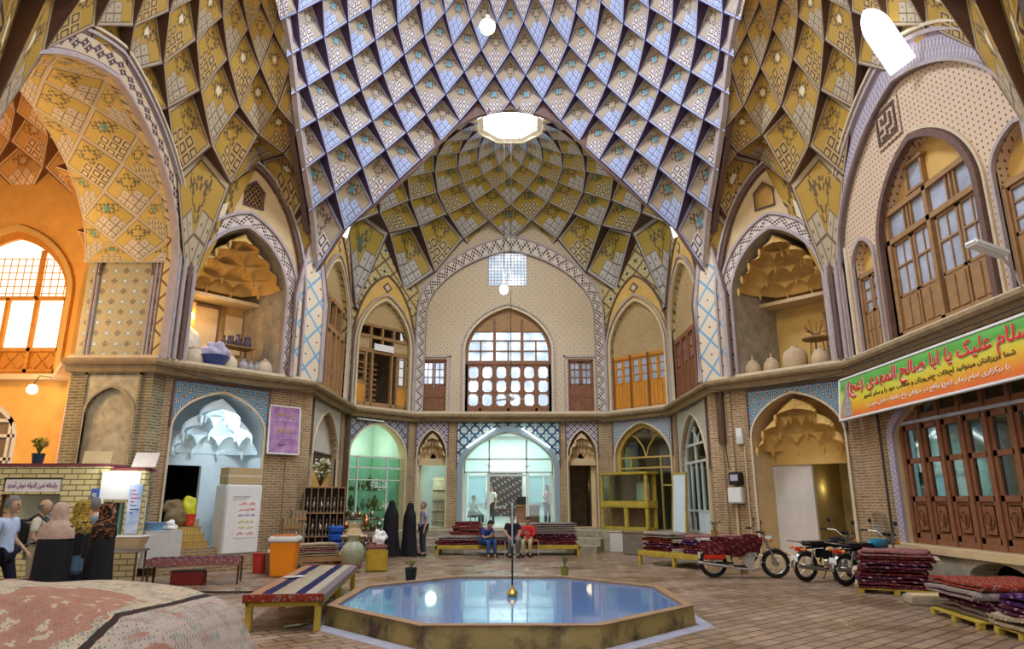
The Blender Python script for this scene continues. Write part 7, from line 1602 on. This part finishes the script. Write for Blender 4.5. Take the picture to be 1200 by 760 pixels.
def person(label, loc, rz, J=None, s=1.0, top=(.5,.5,.6), bottom=(.02,.02,.03), sleeve='short', hair='short', hairm='hair', wear='shirt', scarf=None, group=None, topm=None):
    J = J or STAND()
    if wear == 'chador': J.update(lel=(.16,-.02,1.10), rel=(-.16,-.02,1.10), lwr=(.07,-.10,.98), rwr=(-.07,-.10,.98))
    J = {k: Vector(v) for k, v in J.items()}; t = thing('person', label, 'person', loc, rz, group); t.scale = (s, s, s)
    look = J['look'].normalized(); up = (J['hed']-J['nek']).normalized()
    # --- body: one skinned graph with fingers
    V = []; E = []; Rr = []; ix = {}
    def av(k, p, r_, par=None):
        ix[k] = len(V); V.append(Vector(p)); Rr.append(r_)
        if par is not None: E.append((ix[par], ix[k]))
    av('pel', J['pel'], .115); av('spi', J['pel'].lerp(J['che'], .5), .105, 'pel'); av('che', J['che'], .125, 'spi'); av('nek', J['nek'], .055, 'che'); av('nk2', J['nek'].lerp(J['hed'], .45), .048, 'nek')
    for q, sg in (('l', 1), ('r', -1)):
        av(q+'sh', J[q+'sh'], .055, 'che'); av(q+'el', J[q+'el'], .038, q+'sh'); av(q+'fo', J[q+'el'].lerp(J[q+'wr'], .5), .034, q+'el'); av(q+'wr', J[q+'wr'], .024, q+'fo')
        d = (J[q+'wr']-J[q+'el']).normalized(); sd = d.cross(Vector((0, 1, .2))).normalized(); av(q+'pa', J[q+'wr']+d*.06, .028, q+'wr')
        nrm = d.cross(sd).normalized()
        for f in range(4):
            o_ = (f-1.5)*.019; L_ = (.055, .07, .075, .065)[f]; b = J[q+'wr']+d*.085+sd*o_
            av(q+'f%d' % f, b, .0095, q+'pa'); av(q+'g%d' % f, b+d*L_*.55-nrm*.012, .0085, q+'f%d' % f); av(q+'h%d' % f, b+d*L_*.9-nrm*.035, .0075, q+'g%d' % f)
        av(q+'t0', J[q+'wr']+d*.04+sd*.035, .011, q+'pa'); av(q+'t1', J[q+'wr']+d*.085+sd*.055-nrm*.012, .009, q+'t0')
        av(q+'hp', J[q+'hp'], .085, 'pel'); av(q+'kn', J[q+'kn'], .055, q+'hp'); av(q+'ca', J[q+'kn'].lerp(J[q+'an'], .35), .05, q+'kn'); av(q+'an', J[q+'an'], .034, q+'ca')
        fd = Vector((look.x, look.y, 0)).normalized() if 'toe' not in J else Vector(J['toe']).normalized(); av(q+'to', J[q+'an']+fd*.13-Vector((0, 0, .045)), .028, q+'an')
    bm = skin_bm(V, E, Rr, 1)
    # head: skull, jaw, nose, ears
    side = look.cross(Vector((0, 0, 1))).normalized(); upv = side.cross(look).normalized()
    HM = Matrix(((side.x, -look.x, upv.x, J['hed'].x), (side.y, -look.y, upv.y, J['hed'].y), (side.z, -look.z, upv.z, J['hed'].z), (0, 0, 0, 1)))
    h = bmesh.new(); bmesh.ops.create_uvsphere(h, u_segments=20, v_segments=14, radius=.1)
    for v in h.verts:
        c = v.co; c.x *= .78; c.y *= .95; c.z *= 1.18
        if c.z < -.02: k = min(1, (-c.z-.02)/.09); c.x *= 1-.30*k; c.y = c.y*(1-.15*k)-.012*k
    sphere(h, (0, -.098, -.012), .016, 8, (.75, 1.1, 1.7)); sphere(h, (.078, .005, -.01), .02, 8, (.35, .8, 1.3)); sphere(h, (-.078, .005, -.01), .02, 8, (.35, .8, 1.3)); sphere(h, (0, -.075, -.095), .022, 8)
    bmesh.ops.transform(h, matrix=HM, verts=h.verts); merge(bm, h)
    obj('body', bm, M['skin'], t, smooth=True)
    if hair != 'scarf':
        bm = BM(); [sphere(bm, (x, -.088, .012), .011, 8) for x in (-.032, .032)]; bmesh.ops.transform(bm, matrix=HM, verts=bm.verts); obj('eyes', bm, M['eye'], t)
        bm = BM(); sphere(bm, (0, -.090, -.055), .018, 8, (1.3, .5, .35)); bmesh.ops.transform(bm, matrix=HM, verts=bm.verts); obj('mouth', bm, M['lips'], t)
        bm = BM(); c = bmesh.new(); bmesh.ops.create_uvsphere(c, u_segments=20, v_segments=14, radius=.108)
        for v in c.verts: v.co = Vector((v.co.x*.80, v.co.y*.97+.012, v.co.z*1.14+.012))
        dl = [v for v in c.verts if (v.co.y < (.01 if hair == 'bald' else -.045) and v.co.z < .062) or v.co.z < -.05 or (hair == 'bald' and v.co.z > .045 and v.co.y < .09)]
        bmesh.ops.delete(c, geom=dl, context='VERTS'); bmesh.ops.solidify(c, geom=c.faces[:], thickness=.012); merge(bm, c); bmesh.ops.transform(bm, matrix=HM, verts=bm.verts); obj('hair', bm, M[hairm], t, smooth=True)
    # --- clothes
    cm = topm or flat('cloth_'+label[:14], top, .9, var=.14, scale=12, bump=.1)
    if wear != 'chador':
        V, E, Rr, ix = [], [], [], {}
        lo = J['pel']-(J['che']-J['pel'])*.12
        av('pel', lo, .150); av('p2', J['pel'], .145, 'pel'); av('spi', J['pel'].lerp(J['che'], .5), .135, 'p2'); av('che', J['che'], .150, 'spi'); av('nek', J['nek']-(J['nek']-J['che'])*.30, .085, 'che')
        for q in 'lr':
            av(q+'sh', J[q+'sh'], .072, 'che'); e = J[q+'sh'].lerp(J[q+'el'], .78) if sleeve == 'short' else J[q+'el']; av(q+'el', e, .060 if sleeve == 'short' else .052, q+'sh')
            if sleeve == 'long': av(q+'wr', J[q+'el'].lerp(J[q+'wr'], .93), .038, q+'el')
        obj('shirt', skin_bm(V, E, Rr, 2), cm, t, smooth=True)
        V, E, Rr, ix = [], [], [], {}
        av('pel', J['pel'], .132); 
        for q in 'lr': av(q+'hp', J[q+'hp'], .100, 'pel'); av(q+'kn', J[q+'kn'], .072, q+'hp'); av(q+'an', J[q+'kn'].lerp(J[q+'an'], .93), .056, q+'kn')
        obj('trousers', skin_bm(V, E, Rr, 2), flat('trouser_'+label[:14], bottom, .9, var=.15, scale=10), t, smooth=True)
        for q in 'lr':
            fd = Vector((look.x, look.y, 0)).normalized() if 'toe' not in J else Vector(J['toe']).normalized(); a = J[q+'an']
            bm = BM(); mt = Matrix.Translation((a.x, a.y, 0)) @ Matrix.Rotation(atan2(fd.y, fd.x)-pi/2, 4, 'Z'); bbox(bm, -.05, .05, -.08, .20, max(0, a.z-.08), max(.07, a.z-.0), .03, mtx=mt); obj('shoe', bm, M['shoe'], t, smooth=True)
    else:
        cx, cy = J['pel'].x, J['pel'].y; prof = [(.02, .31, .26), (.3, .27, .23), (.7, .235, .195), (1.0, .235, .18), (1.25, .225, .165), (1.36, .19, .15), (1.43, .145, .13), (1.50, .115, .125), (1.58, .108, .125), (1.65, .085, .10), (1.69, .04, .05)]
        bm = BM(); rows = []; nn = 40
        if scarf: prof = [q for q in prof if q[0] < 1.4]
        for z, a, b in prof:
            fold = .10*max(0, 1-z/1.3); row = []
            for i in range(nn):
                th = 2*pi*i/nn; k = 1+fold*sin(th*7+z*2)+fold*.5*sin(th*13); hz = J['hed'].xy*(max(0, z-1.2)/.4) if z > 1.2 else Vector((0, 0))
                row.append(bm.verts.new((cx+a*k*cos(th)+hz.x, cy+b*k*sin(th)+hz.y, z)))
            rows.append(row)
        for a, b in zip(rows, rows[1:]):
            for i in range(nn): bm.faces.new((a[i], a[(i+1) % nn], b[(i+1) % nn], b[i]))
        bm.faces.new(rows[-1])
        # open the hood at the face
        fd = look.xy.normalized(); dl = [f for f in bm.faces if f.calc_center_median().z > 1.46 and f.calc_center_median().z < 1.62 and (f.calc_center_median().xy-J['hed'].xy).normalized().dot(fd) > .80]
        bmesh.ops.delete(bm, geom=dl, context='FACES'); obj('chador', bm, cm, t, smooth=True)
    if scarf:
        bm = BM(); rows = []; nn = 32; fd = look.xy.normalized()
        for z, a, b in ((1.18, .238, .178), (1.25, .235, .176), (1.32, .215, .168), (1.39, .155, .14), (1.44, .114, .118), (1.52, .104, .122), (1.60, .106, .124), (1.66, .085, .10), (1.695, .04, .05)):
            row = []
            for i in range(nn):
                th = 2*pi*i/nn; k = 1+.05*sin(th*6+z*9)*(1 if z < 1.4 else .3); row.append(bm.verts.new((J['hed'].x*(z > 1.4)+a*k*cos(th), (J['hed'].y if z > 1.4 else 0)+b*k*sin(th), z-(0 if z > 1.1 else .05*sin(th*5)))))
            rows.append(row)
        for a, b in zip(rows, rows[1:]):
            for i in range(nn): bm.faces.new((a[i], a[(i+1) % nn], b[(i+1) % nn], b[i]))
        bm.faces.new(rows[-1]); dl = [f for f in bm.faces if 1.45 < f.calc_center_median().z < 1.64 and (f.calc_center_median().xy-J['hed'].xy).normalized().dot(fd) > .80]
        bmesh.ops.delete(bm, geom=dl, context='FACES'); bmesh.ops.solidify(bm, geom=bm.faces[:], thickness=.01); obj('headscarf', bm, scarf, t, smooth=True)
    return t
def J_(base=STAND, **k): d = base(); d.update(k); return d
# rz: a figure at rz=0 faces the camera; +90 deg faces the right of the picture
XR = R(90)
# left group by the kiosk
person('man in a pale blue shirt and black trousers walking right at the left edge', (-7.15, 10.1, 0), XR, J_(lwr=(.24,-.16,.92), rwr=(-.24,.04,.86), lkn=(.10,-.14,.48), lan=(.10,-.12,.09), rkn=(-.10,.06,.47), ran=(-.10,.20,.10), hed=(0,-.05,1.56)), .985, (.50,.60,.80), (.012,.012,.022), 'short', 'short', 'hair_grey')
bp = person('bald man in a cream shirt and khaki trousers with a black backpack by the kiosk', (-7.3, 11.0, 0), R(115), J_(hed=(0,-.06,1.545), lwr=(.16,-.26,1.05), rwr=(-.20,-.2,.98)), .97, (.66,.60,.46), (.44,.38,.24), 'short', 'bald', 'hair_grey')
bm = BM(); bbox(bm, -.19, .19, .13, .36, .86, 1.36, .06); bk = obj('backpack', bm, flat('black_nylon', (.02,.02,.025), .7, var=.3), bp, smooth=True); bm = BM(); bbox(bm, -.14, .14, .34, .42, .92, 1.16, .03); obj('pocket', bm, M['black'], bk, smooth=True)
for s_ in (-1, 1): bm = BM(); tube(bm, [(s_*.12, .15, 1.33), (s_*.14, 0, 1.44), (s_*.13, -.15, 1.30), (s_*.14, -.13, 1.05), (s_*.16, .14, .95)], .02, 6); obj('strap', bm, M['black'], bk)
M['scarf_rose'] = flat('rose_beige_scarf', (.50,.34,.26), .9, var=.25, scale=16, bump=.2); M['chador_black'] = flat('black_chador', (.010,.009,.012), .8, var=.2)
def printed(name, a, b, c, s=22):
    m = Mat(name, .85, 0, .1); n = m.noise(s, 3); m.base(m.ramp(n, ((.36, a), (.5, b), (.6, c), (.68, a)))); return m.m
person('woman seen from behind in a black cloak and rose-beige headscarf', (-6.2, 9.75, 0), R(200), J_(), .93, wear='chador', topm=M['chador_black'], hair='scarf', scarf=M['scarf_rose'])
person('woman in black with an ochre and red patterned headscarf by the kiosk window', (-6.55, 10.8, 0), R(150), J_(), .95, wear='chador', topm=M['chador_black'], hair='scarf', scarf=printed('scarf_ochre', (.10,.03,.02), (.45,.30,.04), (.10,.07,.03)))
person('person in a slate blue cap standing half hidden behind the ochre headscarf', (-6.74, 11.45, 0), R(170), J_(), .98, (.20,.26,.34), (.02,.02,.03), 'long', 'short', 'hair_grey')
wb = person('woman in a black coat with a black and rust headscarf and a blue handbag', (-5.82, 10.2, 0), R(110), J_(lwr=(.16,-.2,.95)), .93, wear='chador', topm=M['chador_black'], hair='scarf', scarf=printed('scarf_rust', (.012,.01,.01), (.02,.012,.01), (.30,.12,.04), 18))
t = thing('handbag', 'slate blue handbag carried at the hip by the woman in the black coat', 'bag', (-6.05, 9.93, .62), .2); bm = BM(); bbox(bm, -.17, .15, -.05, .05, 0, .24, .04); obj('body', bm, flat('slate_leather', (.10,.17,.26), .5, var=.2), t, smooth=True); bm = BM(); tube(bm, [(-.12, 0, .22), (-.08, .05, .5), (.02, .1, .62), (.1, .05, .5), (.11, 0, .22)], .012, 6); obj('strap', bm, M['black'], t)
# two women in chadors and a man in the middle distance
person('left of two women in full black chadors near the antique shop', (-3.55, 21.2, 0), R(190), J_(), .95, wear='chador', topm=M['chador_black'], hair='scarf')
person('right of two women in full black chadors, beside the man in grey', (-3.02, 21.3, 0), R(150), J_(), .91, wear='chador', topm=M['chador_black'], hair='scarf')
person('man in a grey-lilac shirt and dark trousers standing by the women in chadors', (-2.62, 21.45, 0), R(-60), J_(), .93, (.36,.34,.44), (.05,.055,.08), 'short', 'short', 'hair_grey')
# three seated in front of the carpets
hold = dict(lwr=(.05,-.34,.72), rwr=(-.05,-.34,.72), lel=(.22,-.16,.66), rel=(-.22,-.16,.66))
person('boy in a blue T-shirt and jeans sitting bent forward over a phone', (-.78, 21.35, -.04), R(35), J_(SIT, che=(0,-.14,.80), nek=(0,-.24,.92), hed=(0,-.34,1.0), lsh=(.16,-.17,.89), rsh=(-.16,-.17,.89), lwr=(.05,-.46,.66), rwr=(-.05,-.46,.66), lel=(.2,-.26,.6), rel=(-.2,-.26,.6), look=(0,-.8,-.6), toe=(0,-1,0)), .95, (.02,.06,.30), (.04,.10,.28), 'short')
person('man in a black T-shirt and grey trousers sitting in the middle', (.06, 21.35, -.02), R(5), J_(SIT, look=(.1,-1,-.15), **dict(lwr=(.14,-.36,.58), rwr=(-.14,-.36,.58))), 1.0, (.02,.02,.025), (.12,.12,.14), 'short')
person('child in a red top and khaki trousers looking at a phone', (.54, 21.35, -.0), R(-10), J_(SIT, look=(0,-.9,-.4), toe=(0,-1,0), **hold), .90, (.62,.03,.03), (.46,.38,.22), 'long')
for lb, x, y, z in (('dark phone in the hands of the boy in blue', -.53, 20.95, .60), ('dark phone in the hands of the child in red', .40, 21.0, .68)):
    t = thing('phone', lb, 'phone', (x, y, z)); bm = BM(); bbox(bm, -.035, .035, -.006, .006, 0, .13, .004, mtx=Matrix.Rotation(-.5, 4, 'X')); obj('case', bm, M['black'], t); bm = BM(); box(bm, -.03, .03, .007, .008, .01, .12, mtx=Matrix.Rotation(-.5, 4, 'X')); obj('screen', bm, M['glass_cloudy'], t)
def folding_chair(label, x, y, rz, colr):
    t = thing('folding_chair', label, 'chair', (x, y, 0), rz, 'metal chairs by the far carpets'); bm = BM(); bbox(bm, -.2, .2, -.2, .2, .42, .455, .012); obj('seat', bm, colr, t); bm = BM(); bbox(bm, -.2, .2, .20, .23, .62, .88, .012); obj('backrest', bm, colr, t)
    for s in (-1, 1): bm = BM(); tube(bm, [(s*.2, .22, .88), (s*.2, .2, .44), (s*.2, .26, .01)], .012, 6); obj('rear_leg', bm, M['steel'], t); bm = BM(); tube(bm, [(s*.2, -.18, .43), (s*.2, -.22, .01)], .012, 6); obj('front_leg', bm, M['steel'], t)
folding_chair('orange-backed metal chair under the child in red',   .62, 21.42, .1, flat('chair_orange', (.75,.30,.02), .4)); folding_chair('metal chair under the man in the black T-shirt', .05, 21.4, 0, flat('chair_grey', (.2,.2,.2), .5))
# inside the bright shop
def shop_pos(x, y): v = FAA @ Vector((x, y, .6)); return tuple(v)
person('man in a white shirt standing inside the bright shop on the left of the carpet', shop_pos(2.95, 1.35), R(-30), J_(), .95, (.78,.76,.70), (.06,.06,.07), 'short')
person('man in a pink striped shirt standing inside the bright shop on the right', shop_pos(5.2, 2.15), R(30), J_(rwr=(-.10,-.22,1.30), rel=(-.26,-.08,1.12)), .95, (.72,.46,.48), (.07,.07,.10), 'short')
person('seated person in grey at the left side inside the bright shop', shop_pos(2.2, 1.6), R(60), J_(SIT), .95, (.36,.34,.36), (.1,.1,.12), 'long')
t = thing('stool', 'wooden stool under the seated person in the bright shop', 'stool', shop_pos(2.2, 1.6)); bm = BM(); lathe(bm, [(0, .36), (.2, .36), (.2, .40), (0, .40)], n=14); obj('seat', bm, M['wood'], t)
for k in range(3): bm = BM(); tube(bm, [(.15*cos(k*2.1), .15*sin(k*2.1), 0), (.12*cos(k*2.1), .12*sin(k*2.1), .36)], .015, 6); obj('leg', bm, M['wood'], t)
# goods on shelves inside the green-lit shop
SF = FBAl @ Matrix.Translation((0, 0, 0)); SHELF = ['lower', 'upper']
for r_, z in enumerate((1.25, 1.95)):
    bm = BM(); bbox(bm, .35, 2.5, .9, 1.2, z-.03, z, .005); tag(obj('glass_shelf', bm, M['white_metal'], None, SF), '%s white shelf inside the green-lit antique shop' % SHELF[r_], 'shelf')
    for c_ in range(8):
        k = ['vase', 'ewer', 'samovar', 'teapot'][(c_+r_) % 4]; o = copy_tree(proto[k]); o.matrix_local = SF @ TR(.5+c_*.26, 1.05, z+.001, c_, .8)
        tag(o, '%s on the %s shelf inside the green-lit shop, %s' % (k, SHELF[r_], 'leftmost' if c_ == 0 else 'rightmost' if c_ == 7 else '%s from the left' % ['', 'second', 'third', 'fourth', 'fifth', 'sixth', 'seventh'][c_]), k, 'vessels inside the green-lit shop')
